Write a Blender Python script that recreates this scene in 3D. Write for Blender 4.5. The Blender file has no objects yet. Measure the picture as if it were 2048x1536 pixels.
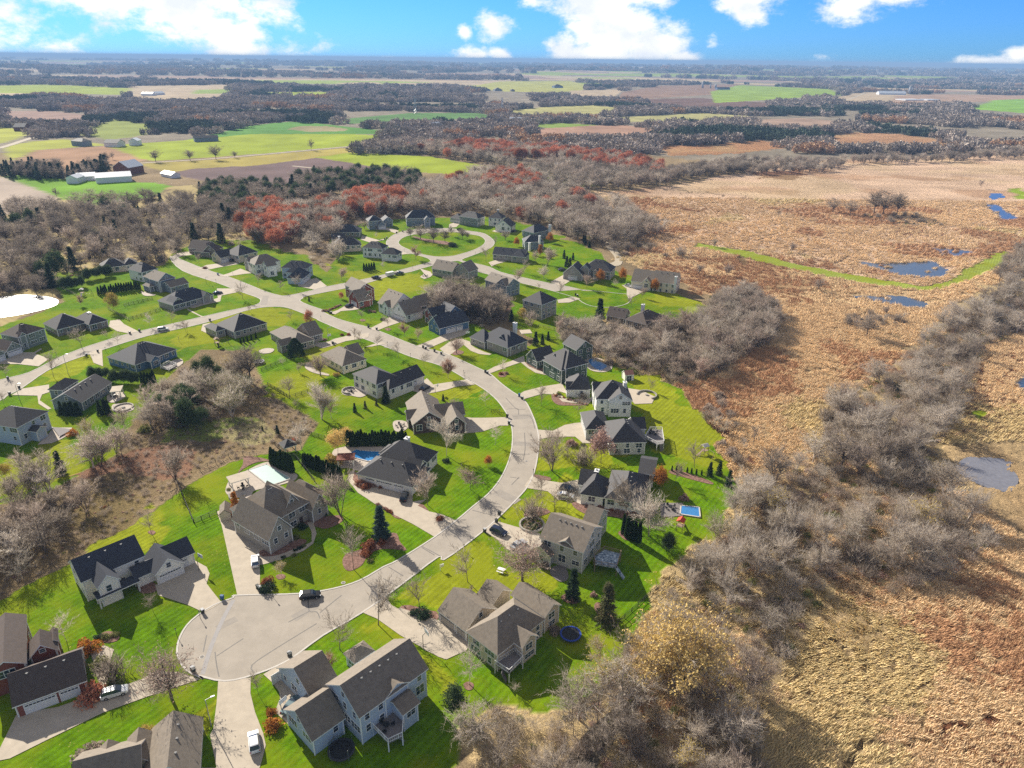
import bpy, math, random
import numpy as np
from mathutils import Vector, Matrix, geometry
R=math.radians
SC=bpy.context.scene
# ------------------------------------------------------------------ camera
FPX=1420.0; HC=110.0; PITCH=R(24.6); ROLL=R(0.64)
FW=np.array([0,math.cos(PITCH),-math.sin(PITCH)]); RT=np.array([1.0,0,0]); UP=np.array([0,math.sin(PITCH),math.cos(PITCH)])
CX=math.cos(ROLL)*RT+math.sin(ROLL)*UP; CY=-math.sin(ROLL)*RT+math.cos(ROLL)*UP
CPOS=np.array([0,0,HC])
cam_d=bpy.data.cameras.new('camera'); cam=bpy.data.objects.new('camera',cam_d); SC.collection.objects.link(cam)
cam_d.sensor_width=36; cam_d.lens=36*FPX/2048; cam_d.clip_start=1; cam_d.clip_end=80000
M=Matrix(((CX[0],CY[0],-FW[0],0),(CX[1],CY[1],-FW[1],0),(CX[2],CY[2],-FW[2],HC),(0,0,0,1)))
cam.matrix_world=M; SC.camera=cam
# ------------------------------------------------------------------ exposure
SC.view_settings.view_transform='Standard'; SC.view_settings.look='None'
SC.view_settings.exposure=0.88; SC.view_settings.gamma=1.0; SC.view_settings.use_curve_mapping=False
SC.render.engine='CYCLES'
SC.cycles.max_bounces=5; SC.cycles.diffuse_bounces=2; SC.cycles.glossy_bounces=2; SC.cycles.transmission_bounces=2
SC.cycles.transparent_max_bounces=6; SC.cycles.volume_bounces=0
SC.cycles.caustics_reflective=False; SC.cycles.caustics_refractive=False
SC.cycles.use_denoising=False
# ------------------------------------------------------------------ sun
SUN_AZ=R(-40.0); SUN_EL=R(29.0)       # azimuth from +Y towards +X
sd=bpy.data.lights.new('sun','SUN'); sd.energy=5.0; sd.angle=R(0.5); sd.color=(1.0,0.92,0.79)
sun=bpy.data.objects.new('sun',sd); SC.collection.objects.link(sun)
S=Vector((math.sin(SUN_AZ)*math.cos(SUN_EL),math.cos(SUN_AZ)*math.cos(SUN_EL),math.sin(SUN_EL)))
sun.rotation_euler=S.to_track_quat('Z','Y').to_euler(); sun.location=(0,0,300)
# ------------------------------------------------------------------ pixel <-> ground helpers
def ray(x,y): return (x-1024)*CX-(y-768)*CY+FPX*FW
def g(x,y,z=0.0):
    d=ray(x,y); t=(z-HC)/d[2]; return CPOS+d*t
def proj(p):
    d=np.asarray(p,float)-CPOS; w=d@FW
    return 1024+FPX*(d@CX)/w, 768-FPX*(d@CY)/w
FR={'A':(0,1024,3),'B':(400,1024,3),'C':(800,1024,3),'D':(1200,1024,3),'E':(1536,1024,3),'F':(0,640,3.2),'G':(400,720,3.84),
    'H':(700,720,3.84),'I':(1020,720,3.84),'J':(1400,620,3.1605),'K':(0,480,4.2667),'L':(340,460,4.2667),'M':(640,400,4.8),
    'N':(900,400,4.8),'O':(1120,440,4.8),'P':(640,560,4.8),'Q':(900,600,4.8),'R':(0,0,2.9257),'S':(600,0,2.9257),
    'T':(1300,0,2.738),'U':(0,100,5.12),'V':(400,100,5.12),'W':(1300,300,2.738),'X':(0,300,2.9257),'Z':(0,0,1)}
def px(f,x,y):
    a,b,s=FR[f]; return a+x/s,b+y/s
def gp(f,x,y,z=0.0):
    a,b=px(f,x,y); return g(a,b,z)
def direl(x,y):
    d=ray(x,y); return math.atan2(d[0],d[1]), math.atan2(d[2],math.hypot(d[0],d[1]))
# ------------------------------------------------------------------ world: sky + clouds
W=bpy.data.worlds.new('World'); SC.world=W; W.use_nodes=True
nt=W.node_tree; N=nt.nodes; Lk=nt.links; N.clear()
out=N.new('ShaderNodeOutputWorld'); bg=N.new('ShaderNodeBackground'); bg.inputs[1].default_value=1.0
sky=N.new('ShaderNodeTexSky'); sky.sky_type='NISHITA'; sky.sun_disc=False; sky.sun_elevation=SUN_EL; sky.sun_rotation=SUN_AZ
sky.air_density=1.0; sky.dust_density=0.1; sky.ozone_density=4.0; sky.altitude=300
def mth(op,a,b=None,c=None,clamp=False):
    n=N.new('ShaderNodeMath'); n.operation=op; n.use_clamp=clamp
    for i,v in enumerate((a,b,c)):
        if v is None: continue
        if isinstance(v,(int,float)): n.inputs[i].default_value=v
        else: Lk.new(v,n.inputs[i])
    return n.outputs[0]
tint=N.new('ShaderNodeVectorMath'); tint.operation='MULTIPLY'; Lk.new(sky.outputs[0],tint.inputs[0]); tint.inputs[1].default_value=(0.0165,0.042,0.095)
tc=N.new('ShaderNodeTexCoord'); sep=N.new('ShaderNodeSeparateXYZ'); Lk.new(tc.outputs['Generated'],sep.inputs[0])
az=mth('ARCTAN2',sep.outputs[0],sep.outputs[1]); el=mth('ARCSINE',sep.outputs[2])
cb=N.new('ShaderNodeCombineXYZ'); Lk.new(az,cb.inputs[0]); Lk.new(el,cb.inputs[1])
ns=N.new('ShaderNodeTexNoise'); ns.inputs['Scale'].default_value=26; ns.inputs['Detail'].default_value=9; ns.inputs['Roughness'].default_value=0.66
mp=N.new('ShaderNodeVectorMath'); mp.operation='MULTIPLY'; mp.inputs[1].default_value=(1,1.6,1); Lk.new(cb.outputs[0],mp.inputs[0]); Lk.new(mp.outputs[0],ns.inputs['Vector'])
nz=mth('SUBTRACT',ns.outputs[0],0.5)
# clouds standing over the horizon: centre (azimuth, elevation) and half sizes in radians
CL=[(250,-25,150,60,1),(370,15,120,55,1),(440,60,85,42,1),(470,100,60,22,1),(330,-5,150,40,1),(545,5,45,40,.8),(600,95,45,16,.25),(120,92,42,26,.35),(60,30,60,26,.3),(25,5,40,30,.35),(160,115,28,10,.3),
    (986,52,36,24,1),(930,64,15,13,.9),(945,112,32,16,.9),(1002,112,25,15,.9),(1075,5,35,14,.6),
    (1200,0,80,60,1.3),(1230,60,90,62,1.3),(1190,110,90,30,1.2),(1300,90,70,45,1.2),(1360,122,40,20,1.1),(1130,95,36,30,1),(1250,-30,90,50,1.2),
    (1500,-12,62,34,1.2),(1500,22,32,30,1.1),(1700,8,58,26,1.1),(1790,-8,60,20,1.0),(775,120,14,8,.8),
    (1990,124,62,12,1.0),(2035,112,30,14,1.0),(1650,113,18,7,.4),(1422,82,8,10,.2),
    (-200,40,150,60,1),(800,-140,260,60,1),(1500,-190,300,80,1)]
acc=None
for (x,y,rx,ry,k) in CL:
    a0,e0=direl(x,y); rx/=1420*.98; ry/=1420*.98
    s1=N.new('ShaderNodeVectorMath'); s1.operation='SUBTRACT'; Lk.new(cb.outputs[0],s1.inputs[0]); s1.inputs[1].default_value=(a0,e0,0)
    s2=N.new('ShaderNodeVectorMath'); s2.operation='MULTIPLY'; Lk.new(s1.outputs[0],s2.inputs[0]); s2.inputs[1].default_value=(1/rx,1/ry,0)
    s3=N.new('ShaderNodeVectorMath'); s3.operation='LENGTH'; Lk.new(s2.outputs[0],s3.inputs[0])
    v=mth('SUBTRACT',1.0,s3.outputs['Value']); v=mth('MULTIPLY',mth('ADD',v,0.12),k) if k!=1 else mth('ADD',v,0.12)
    acc=v if acc is None else mth('SMOOTH_MAX' if False else 'MAXIMUM',acc,v)
dn=mth('MULTIPLY_ADD',nz,2.5,acc)
# unseen broken cloud added above the horizon clouds as neutral fill light
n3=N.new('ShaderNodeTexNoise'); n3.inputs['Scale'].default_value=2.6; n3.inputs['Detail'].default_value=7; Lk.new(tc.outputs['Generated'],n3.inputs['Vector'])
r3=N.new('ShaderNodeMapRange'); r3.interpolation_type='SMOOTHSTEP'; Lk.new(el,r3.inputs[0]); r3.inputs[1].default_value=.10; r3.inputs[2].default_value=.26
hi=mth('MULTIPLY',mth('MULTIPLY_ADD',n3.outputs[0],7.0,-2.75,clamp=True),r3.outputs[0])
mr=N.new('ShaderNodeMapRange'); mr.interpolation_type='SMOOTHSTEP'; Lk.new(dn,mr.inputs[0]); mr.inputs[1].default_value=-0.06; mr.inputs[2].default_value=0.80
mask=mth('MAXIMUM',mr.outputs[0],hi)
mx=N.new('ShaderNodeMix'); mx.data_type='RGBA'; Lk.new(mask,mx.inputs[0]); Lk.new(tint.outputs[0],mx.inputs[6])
ns2=N.new('ShaderNodeTexNoise'); ns2.inputs['Scale'].default_value=14; ns2.inputs['Detail'].default_value=6; Lk.new(mp.outputs[0],ns2.inputs['Vector'])
cr=N.new('ShaderNodeValToRGB'); cr.color_ramp.elements[0].position=.38; cr.color_ramp.elements[0].color=(.50,.53,.58,1); cr.color_ramp.elements[1].position=.58; cr.color_ramp.elements[1].color=(.70,.68,.63,1)
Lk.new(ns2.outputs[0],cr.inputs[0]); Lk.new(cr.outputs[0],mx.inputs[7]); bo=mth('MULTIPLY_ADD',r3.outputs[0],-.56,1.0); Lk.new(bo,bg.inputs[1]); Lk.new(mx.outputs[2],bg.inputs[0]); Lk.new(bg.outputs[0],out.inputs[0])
# ------------------------------------------------------------------ object helpers
COL=SC.collection
def tag(o,label=None,cat=None,group=None,kind=None):
    if label: o['label']=label
    if cat: o['category']=cat
    if group: o['group']=group
    if kind: o['kind']=kind
    return o
def empty(name,loc,rz=0.0,label=None,cat=None,group=None):
    o=bpy.data.objects.new(name,None); COL.objects.link(o); o.location=loc; o.rotation_euler=(0,0,rz); o.empty_display_size=1
    return tag(o,label,cat,group)
def link(name,me,parent=None,loc=(0,0,0),rz=0.0):
    o=bpy.data.objects.new(name,me); COL.objects.link(o); o.location=loc; o.rotation_euler=(0,0,rz)
    if parent is not None: o.parent=parent
    return o
class MB:
    def __init__(s): s.v=[]; s.f=[]; s.m=[]
    def face(s,pts,m=0):
        i=len(s.v); s.v+= [tuple(p) for p in pts]; s.f.append(tuple(range(i,i+len(pts)))); s.m.append(m)
    def solid(s,vs,fs,m=0):
        i=len(s.v); s.v+=[tuple(p) for p in vs]
        for k,f in enumerate(fs): s.f.append(tuple(i+a for a in f)); s.m.append(m[k] if isinstance(m,(list,tuple)) else m)
    def box(s,x0,y0,z0,x1,y1,z1,m=0):
        s.solid([(x0,y0,z0),(x1,y0,z0),(x1,y1,z0),(x0,y1,z0),(x0,y0,z1),(x1,y0,z1),(x1,y1,z1),(x0,y1,z1)],
                [(3,2,1,0),(4,5,6,7),(0,1,5,4),(1,2,6,5),(2,3,7,6),(3,0,4,7)],m)
    def obox(s,c,ux,hx,hy,z0,z1,m=0):
        # box of half sizes hx, hy about c (x,y), its x axis along ux
        uy=(-ux[1],ux[0]); P=[(c[0]+a*hx*ux[0]+b*hy*uy[0],c[1]+a*hx*ux[1]+b*hy*uy[1]) for a,b in ((-1,-1),(1,-1),(1,1),(-1,1))]
        s.solid([(x,y,z0) for x,y in P]+[(x,y,z1) for x,y in P],[(3,2,1,0),(4,5,6,7),(0,1,5,4),(1,2,6,5),(2,3,7,6),(3,0,4,7)],m)
    def cyl(s,p0,p1,r0,r1,n=6,m=0,cap=True):
        p0=Vector(p0); p1=Vector(p1); d=(p1-p0).normalized(); a=d.orthogonal().normalized(); b=d.cross(a)
        i=len(s.v)
        for p,r in ((p0,r0),(p1,r1)):
            for k in range(n):
                t=2*math.pi*k/n; s.v.append(tuple(p+(a*math.cos(t)+b*math.sin(t))*r))
        for k in range(n): s.f.append((i+k,i+(k+1)%n,i+n+(k+1)%n,i+n+k)); s.m.append(m)
        if cap: s.f.append(tuple(i+n+k for k in range(n))); s.m.append(m); s.f.append(tuple(i+k for k in reversed(range(n)))); s.m.append(m)
    def mesh(s,name,mats,smooth=False):
        me=bpy.data.meshes.new(name); me.from_pydata(s.v,[],s.f)
        for m in (mats if isinstance(mats,(list,tuple)) else [mats]): me.materials.append(m)
        me.polygons.foreach_set('material_index',s.m)
        if smooth: me.polygons.foreach_set('use_smooth',[True]*len(s.f))
        me.update(); return me
    def build(s,name,mats,parent=None,loc=(0,0,0),rz=0.0,smooth=False):
        return link(name,s.mesh(name,mats,smooth),parent,loc,rz)
# ------------------------------------------------------------------ materials
MATS={}
def mat(name,col,rough=.85,nscale=0,namt=.2,bump=0,bscale=20,spec=.3,col2=None,coord='Object',metal=0.0,island=0.0,objrand=0.0,wave=None,trans=0):
    if name in MATS: return MATS[name]
    m=bpy.data.materials.new(name); m.use_nodes=True; t=m.node_tree; n=t.nodes; l=t.links
    b=n['Principled BSDF']; b.inputs['Roughness'].default_value=rough; b.inputs['Specular IOR Level'].default_value=spec; b.inputs['Metallic'].default_value=metal
    c=n.new('ShaderNodeRGB'); c.outputs[0].default_value=(*col,1); cur=c.outputs[0]
    co=n.new('ShaderNodeTexCoord'); cs=co.outputs['Object']
    if coord=='World':
        ge=n.new('ShaderNodeNewGeometry'); cs=ge.outputs['Position']
    def mixc(fac,a,bcol,mode='MIX'):
        x=n.new('ShaderNodeMix'); x.data_type='RGBA'; x.blend_type=mode
        if isinstance(fac,float): x.inputs[0].default_value=fac
        else: l.new(fac,x.inputs[0])
        l.new(a,x.inputs[6])
        if isinstance(bcol,tuple): x.inputs[7].default_value=(*bcol,1)
        else: l.new(bcol,x.inputs[7])
        return x.outputs[2]
    def gain(src,lo,hi,a):
        r=n.new('ShaderNodeMapRange'); l.new(src,r.inputs[0]); r.inputs[3].default_value=lo; r.inputs[4].default_value=hi
        v=n.new('ShaderNodeVectorMath'); v.operation='SCALE'; l.new(a,v.inputs[0]); l.new(r.outputs[0],v.inputs['Scale']); return v.outputs[0]
    if nscale:
        tx=n.new('ShaderNodeTexNoise'); tx.inputs['Scale'].default_value=nscale; tx.inputs['Detail'].default_value=6; tx.inputs['Roughness'].default_value=.7; l.new(cs,tx.inputs['Vector'])
        if col2: 
            r=n.new('ShaderNodeMapRange'); r.inputs[1].default_value=.38; r.inputs[2].default_value=.62; l.new(tx.outputs[0],r.inputs[0]); cur=mixc(r.outputs[0],cur,col2)
        r=n.new('ShaderNodeMapRange'); l.new(tx.outputs[0],r.inputs[0]); r.inputs[1].default_value=.3; r.inputs[2].default_value=.7; r.inputs[3].default_value=1-namt; r.inputs[4].default_value=1+namt
        v=n.new('ShaderNodeVectorMath'); v.operation='SCALE'; l.new(cur,v.inputs[0]); l.new(r.outputs[0],v.inputs['Scale']); cur=v.outputs[0]
    if island:
        ge=n.new('ShaderNodeNewGeometry'); 
        if col2 and not nscale: cur=mixc(ge.outputs['Random Per Island'],cur,col2)
        cur=gain(ge.outputs['Random Per Island'],1-island,1+island,cur)
    if objrand:
        oi=n.new('ShaderNodeObjectInfo'); cur=gain(oi.outputs['Random'],1-objrand,1+objrand,cur)
    if wave:
        # rows of siding, shingles or boards: wave=(axis,scale,depth)
        w=n.new('ShaderNodeTexWave'); w.wave_type='BANDS'; w.bands_direction=wave[0]; w.wave_profile='SAW'; w.inputs['Scale'].default_value=wave[1]; w.inputs['Distortion'].default_value=.15; l.new(cs,w.inputs['Vector'])
        cur=gain(w.outputs['Fac'],1-wave[2],1+wave[2]*.4,cur)
    l.new(cur,b.inputs['Base Color'])
    if bump:
        tb=n.new('ShaderNodeTexNoise'); tb.inputs['Scale'].default_value=bscale; tb.inputs['Detail'].default_value=4; l.new(cs,tb.inputs['Vector'])
        bp=n.new('ShaderNodeBump'); bp.inputs['Distance'].default_value=bump; l.new(tb.outputs[0],bp.inputs['Height']); l.new(bp.outputs[0],b.inputs['Normal'])
    if trans:
        tr=n.new('ShaderNodeBsdfTranslucent'); l.new(cur,tr.inputs[0]); ms=n.new('ShaderNodeMixShader'); ms.inputs[0].default_value=trans
        l.new(b.outputs[0],ms.inputs[1]); l.new(tr.outputs[0],ms.inputs[2]); l.new(ms.outputs[0],n['Material Output'].inputs[0])
    MATS[name]=m; return m
M_CONC=mat('concrete_pale',(.48,.41,.325),.9,.35,.07,.004,30,coord='World')
M_DRIVE=mat('driveway_concrete',(.455,.395,.315),.9,.5,.12,.004,30,coord='World')
M_ROAD=mat('road_surface',(.355,.315,.265),.9,.22,.12,.006,40,coord='World')
M_PATIO=mat('patio_paving',(.46,.40,.34),.9,1.2,.14,.01,8,coord='World')
M_KERB=mat('kerb_concrete',(.52,.49,.45),.9,.8,.1,coord='World')
M_SEAL=mat('crack_sealant',(.15,.14,.13),.7,.8,.2,coord='World')
M_PATCH=mat('patched_trench',(.33,.315,.31),.9,1,.1,coord='World')
M_MULCH=mat('bark_mulch',(.17,.09,.065),.95,1.5,.4,.04,10,coord='World',col2=(.24,.14,.11))
M_WHITE=mat('white_trim',(.74,.74,.73),.6,3,.04)
M_GLASS=mat('window_glass',(.03,.045,.07),.12,2,.3,spec=.8)
M_BARKP=mat('bark_pale',(.62,.54,.46),.95,6,.3,.02,20)
M_BARK=mat('bark',(.17,.135,.115),.95,6,.3,.02,20)
M_BLACK=mat('black_plastic',(.02,.02,.022),.5,5,.2)
M_METAL=mat('grey_metal',(.35,.36,.38),.4,3,.1,metal=.6)
M_RUBBER=mat('tyre_rubber',(.02,.02,.02),.8,5,.2)
M_WOOD=mat('weathered_wood',(.30,.22,.16),.85,4,.2,wave=('X',2.0,.15))
def newmesh_np(name,V,F,mats,mi=None,smooth=False):
    """V (n,3), F (m,3|4) arrays"""
    me=bpy.data.meshes.new(name); k=F.shape[1]
    me.vertices.add(len(V)); me.vertices.foreach_set('co',np.ascontiguousarray(V,dtype=np.float32).ravel())
    me.loops.add(F.size); me.loops.foreach_set('vertex_index',np.ascontiguousarray(F,dtype=np.int32).ravel())
    me.polygons.add(len(F)); me.polygons.foreach_set('loop_start',np.arange(0,F.size,k,dtype=np.int32)); 
    for m in mats: me.materials.append(m)
    if mi is not None: me.polygons.foreach_set('material_index',np.ascontiguousarray(mi,dtype=np.int32))
    if smooth: me.polygons.foreach_set('use_smooth',np.ones(len(F),dtype=bool))
    me.update(calc_edges=True); me.validate(); return me
# ------------------------------------------------------------------ noise + polygon tests
_rs=np.random.RandomState(5); _T=_rs.rand(256,256)
def vnoise(x,y):
    xi=np.floor(x).astype(int); yi=np.floor(y).astype(int); fx=x-xi; fy=y-yi; fx=fx*fx*(3-2*fx); fy=fy*fy*(3-2*fy)
    a=_T[xi&255,yi&255]; b=_T[(xi+1)&255,yi&255]; c=_T[xi&255,(yi+1)&255]; d=_T[(xi+1)&255,(yi+1)&255]
    return a+(b-a)*fx+(c-a)*fy+(a-b-c+d)*fx*fy
def fbm(x,y,o=4,s=1.0):
    r=0;a=.5;t=0
    for i in range(o):
        r=r+a*vnoise(x*s+17.3*i,y*s+5.1*i); t+=a; a*=.5; s*=2.03
    return r/t
def inpoly(P,X,Y):
    P=np.asarray(P); m=(X>=P[:,0].min())&(X<=P[:,0].max())&(Y>=P[:,1].min())&(Y<=P[:,1].max())
    r=np.zeros(X.shape,bool)
    if not m.any(): return r
    x=X[m]; y=Y[m]; c=np.zeros(x.shape,bool); n=len(P)
    for i in range(n):
        x0,y0=P[i]; x1,y1=P[(i+1)%n]
        if y0==y1: continue
        k=((y0>y)!=(y1>y)); c^=k&(x<(x1-x0)*(y-y0)/(y1-y0)+x0)
    r[m]=c; return r
def wpoly(pts,f='Z'): return [tuple(gp(f,x,y)[:2]) for x,y in pts]
# ------------------------------------------------------------------ zones (outlines on the ground)
LAWN,MARSH,FIELD,WOODZ,LITTER=1,2,3,4,5
Zs=[]
def zone(kind,col,pts,f='Z',soft=1.0): Zs.append((kind,col,wpoly(pts,f),soft))
c_marsh=(.74,.52,.29); c_marshf=(.78,.55,.38); c_lit=(.23,.17,.095); c_floor=(.26,.195,.115); c_lawn=(.090,.185,.002); c_lawny=(.22,.25,.012)
lime=(.27,.33,.03); grn=(.10,.24,.045); plough=(.17,.12,.115); tan=(.42,.33,.22); pink=(.36,.23,.16)
# near open ground of the old oak savanna
zone(FIELD,(.40,.32,.15),[(0,400),(110,395),(300,400),(345,372),(480,372),(560,380),(600,420),(520,450),(470,500),(330,520),(240,540),(130,560),(110,590),(0,660)],soft=4)
zone(MARSH,c_marshf,[(1160,390),(1330,372),(1480,345),(1560,325),(2048,305),(3000,300),(3000,2400),(1500,2400),(1520,1536),(1490,1000),(1440,940),(1410,860),(1370,780),(1450,740),(1560,640),(1430,600),(1360,560),(1240,520),(1262,490),(1200,430)],soft=4)
zone(MARSH,c_marsh,[(1240,520),(1400,490),(1600,535),(1850,575),(2048,500),(3000,600),(3000,2400),(1500,2400),(1520,1536),(1490,1000),(1440,940),(1410,860),(1370,780),(1450,740),(1560,640),(1430,600),(1360,560)],soft=6)
zone(MARSH,(.30,.14,.075),[(1900,720),(2048,660),(2300,700),(2300,860),(2048,880),(1890,850)],soft=8)
zone(MARSH,(.27,.13,.08),[(1360,780),(1440,770),(1470,880),(1500,960),(1440,930),(1400,850)],soft=6)
zone(MARSH,(.34,.16,.08),[(1800,1180),(1900,1220),(1870,1290),(1790,1270)],soft=8)
zone(MARSH,(.33,.15,.08),[(1880,1420),(2048,1440),(2048,1536),(1930,1536)],soft=8)
zone(MARSH,(.30,.16,.10),[(1500,343),(1600,340),(1610,360),(1520,358)],soft=5)
zone(MARSH,(.28,.15,.10),[(1750,445),(1830,450),(1900,470),(1830,475)],soft=5)
# lawns of the estate in one piece, then what breaks them
zone(LAWN,c_lawn,[(-200,680),(0,652),(90,622),(130,602),(118,580),(80,562),(110,545),(180,540),(240,545),(330,530),(345,508),(400,480),(500,480),(600,500),(655,545),(680,500),(640,480),(700,450),(760,440),(860,436),(1000,432),(1100,455),(1190,492),(1212,520),(1235,545),(1300,560),(1360,590),(1410,612),(1432,640),(1370,650),(1290,636),(1200,640),(1110,650),(1130,690),(1240,730),(1300,752),(1365,778),(1400,850),(1450,920),(1485,985),(1470,1060),(1385,1100),(1345,1140),(1330,1200),(1280,1250),(1230,1330),(1180,1390),(1130,1420),(1040,1430),(960,1420),(905,1536),(900,2300),(-600,2300),(-300,1300),(0,1200),(60,1165),(150,1125),(250,1065),(330,1005),(400,955),(460,925),(520,910),(600,900),(620,870),(640,845),(560,800),(530,780),(500,700),(400,700),(330,760),(250,870),(230,910),(140,960),(95,985),(0,1010),(-250,1060)],soft=.5)
for P_ in ([(405,640),(470,620),(545,612),(600,625),(560,650),(480,660),(420,690),(360,700),(340,675)],[(1270,780),(1360,790),(1420,870),(1470,960),(1400,930),(1310,900)],[(780,1195),(860,1130),(960,1075),(1010,1110),(1110,1170),(1000,1200),(860,1230)],
           [(1020,1010),(1100,960),(1190,1000),(1190,1050),(1060,1060)],[(1070,880),(1170,880),(1250,900),(1180,950),(1070,940)],[(70,745),(190,700),(200,730),(110,770)],[(0,930),(120,880),(190,900),(90,985),(0,1010)],[(520,780),(600,735),(650,760),(640,800)],[(690,1230),(780,1260),(930,1370),(900,1400),(800,1300),(700,1260)],
           [(1240,740),(1300,745),(1370,790),(1290,800)],[(600,700),(660,690),(700,740),(620,760)],[(660,525),(780,560),(840,545),(870,570),(740,600)],[(980,760),(940,800),(860,790),(900,770)],[(1330,580),(1400,610),(1340,620),(1290,600)],[(330,1440),(440,1400),(430,1470),(300,1500)],[(200,1060),(330,1010),(330,1090),(180,1150)]):
    zone(LAWN,c_lawny,P_,soft=5)
zone(LITTER,c_lit,[(0,1012),(95,987),(140,962),(200,925),(240,912),(280,862),(270,840),(300,800),(330,760),(400,735),(480,722),(510,785),(545,815),(590,838),(620,855),(600,880),(560,890),(500,905),(440,920),(390,945),(330,990),(250,1055),(150,1115),(60,1160),(0,1195),(-300,1330),(-300,1080)],soft=1.6)
zone(LITTER,(.27,.155,.10),[(130,955),(200,930),(260,900),(330,890),(390,900),(380,950),(330,960),(240,940),(160,965)],soft=2)
zone(LITTER,(.20,.15,.07),[(170,990),(240,975),(310,990),(300,1010),(230,1060),(170,1070),(120,1040)],soft=3)
zone(LITTER,(.19,.22,.06),[(330,850),(420,830),(500,840),(520,855),(420,880),(330,885)],soft=4)
zone(LITTER,(.30,.26,.13),[(460,855),(520,845),(560,865),(550,885),(480,890),(450,870)],soft=2)
zone(WOODZ,c_floor,[(860,600),(875,570),(960,580),(1020,600),(1015,645),(1080,680),(1060,690),(960,655),(865,625)],soft=2)
zone(WOODZ,c_floor,[(1110,642),(1200,650),(1290,650),(1380,640),(1420,590),(1500,580),(1560,640),(1530,690),(1440,742),(1380,770),(1280,745),(1200,722),(1125,690)],soft=3)
zone(WOODZ,c_floor,[(470,440),(500,400),(560,350),(800,340),(860,370),(950,340),(1060,345),(1160,385),(1230,430),(1290,490),(1205,505),(1130,478),(1080,452),(960,432),(860,432),(740,442),(665,480),(655,545),(610,510),(520,488)],soft=3)
zone(WOODZ,c_floor,[(700,290),(860,280),(1000,285),(1100,290),(1300,310),(1480,330),(1500,345),(1400,352),(1330,372),(1160,388),(1050,343),(960,328),(860,312),(720,303)],soft=4)
zone(WOODZ,(.48,.36,.19),[(960,1600),(905,1440),(980,1405),(1100,1425),(1190,1395),(1290,1290),(1310,1200),(1370,1095),(1440,1060),(1490,970),(1470,930),(1560,940),(1640,900),(1640,800),(1770,730),(1900,620),(2000,560),(2200,520),(2200,600),(1960,690),(1930,800),(1880,880),(1860,960),(2000,1080),(1960,1110),(1880,1160),(1790,1190),(1680,1140),(1640,1220),(1580,1330),(1540,1450),(1520,1600)],soft=3)
# farmland
zone(FIELD,plough,[(335,348),(390,337),(513,331),(632,316),(760,335),(805,352),(720,362),(560,372),(480,374),(393,358)])
zone(FIELD,(.36,.30,.08),[(270,328),(420,320),(620,302),(700,295),(735,303),(632,316),(513,331),(390,337),(335,345)])
zone(FIELD,lime,[(632,315),(700,305),(860,313),(960,330),(1080,346),(1200,372),(1100,376),(960,352),(860,346),(760,335)])
zone(FIELD,(.15,.30,.02),[(10,353),(80,345),(130,360),(310,365),(345,372),(300,395),(185,412),(115,394)])
zone(FIELD,(.40,.33,.27),[(-300,360),(0,354),(12,354),(118,396),(112,416),(0,432),(-300,450)])
zone(FIELD,(.33,.20,.12),[(20,328),(75,300),(215,292),(292,320),(250,327),(120,345),(40,345)])
zone(FIELD,lime,[(212,291),(376,280),(506,268),(700,268),(800,272),(700,292),(513,308),(308,322),(285,318)])
zone(FIELD,grn,[(376,280),(500,251),(581,243),(640,247),(700,254),(840,268),(700,268),(506,268)])
zone(FIELD,(.28,.24,.13),[(575,258),(600,252),(650,252),(700,258),(690,262),(620,264)])
zone(FIELD,(.34,.36,.05),[(-100,256),(0,254),(80,262),(50,272),(0,288),(-100,290)])
zone(FIELD,(.30,.20,.16),[(0,222),(100,222),(175,229),(170,240),(0,240)])
zone(FIELD,(.22,.26,.06),[(150,268),(225,238),(310,250),(290,270),(220,280)])
zone(FIELD,(.32,.34,.05),[(10,292),(60,283),(130,278),(220,290),(75,300),(20,322)])
zone(FIELD,lime,[(-100,170),(0,170),(90,168),(150,171),(262,177),(250,190),(150,188),(0,186),(-100,186)])
zone(FIELD,tan,[(262,172),(455,170),(462,183),(440,195),(380,200),(260,198)])
zone(FIELD,(.24,.32,.06),[(395,180),(462,179),(462,187),(380,188)])
zone(FIELD,lime,[(520,185),(640,184),(700,189),(620,191),(530,190)])
zone(FIELD,tan,[(760,168),(900,164),(1010,160),(1060,165),(940,172),(800,172)])
zone(FIELD,(.36,.36,.10),[(1000,163),(1140,162),(1175,172),(1160,186),(1010,184),(930,176)])
zone(FIELD,tan,[(1140,182),(1250,179),(1230,192),(1140,193)])
zone(FIELD,(.26,.17,.12),[(1245,185),(1320,172),(1480,168),(1450,188),(1300,197),(1235,198)])
zone(FIELD,(.16,.10,.08),[(1290,198),(1400,196),(1540,206),(1540,216),(1400,216),(1290,206)])
zone(FIELD,(.24,.34,.05),[(1420,184),(1480,170),(1660,178),(1685,190),(1560,198),(1430,206)])
zone(FIELD,tan,[(1660,199),(1720,184),(1825,186),(1780,204),(1700,206)])
zone(FIELD,(.35,.24,.17),[(1790,192),(1860,188),(2048,190),(2300,192),(2300,200),(2048,200),(1900,206),(1780,206)])
zone(FIELD,(.20,.36,.05),[(1935,218),(1990,200),(2048,198),(2300,200),(2300,226),(2048,226)])
zone(FIELD,(.36,.34,.14),[(1010,222),(1090,214),(1180,210),(1245,216),(1200,228),(1040,230)])
zone(FIELD,(.34,.21,.15),[(1060,262),(1120,252),(1250,250),(1330,262),(1240,272),(1080,274)])
zone(FIELD,(.20,.28,.06),[(1030,250),(1120,246),(1200,250),(1100,256)])
zone(FIELD,(.10,.20,.06),[(660,240),(820,226),(960,226),(1000,236),(850,240),(700,248)])
zone(FIELD,(.34,.24,.18),[(1500,240),(1600,236),(1675,242),(1670,252),(1530,252)])
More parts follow.
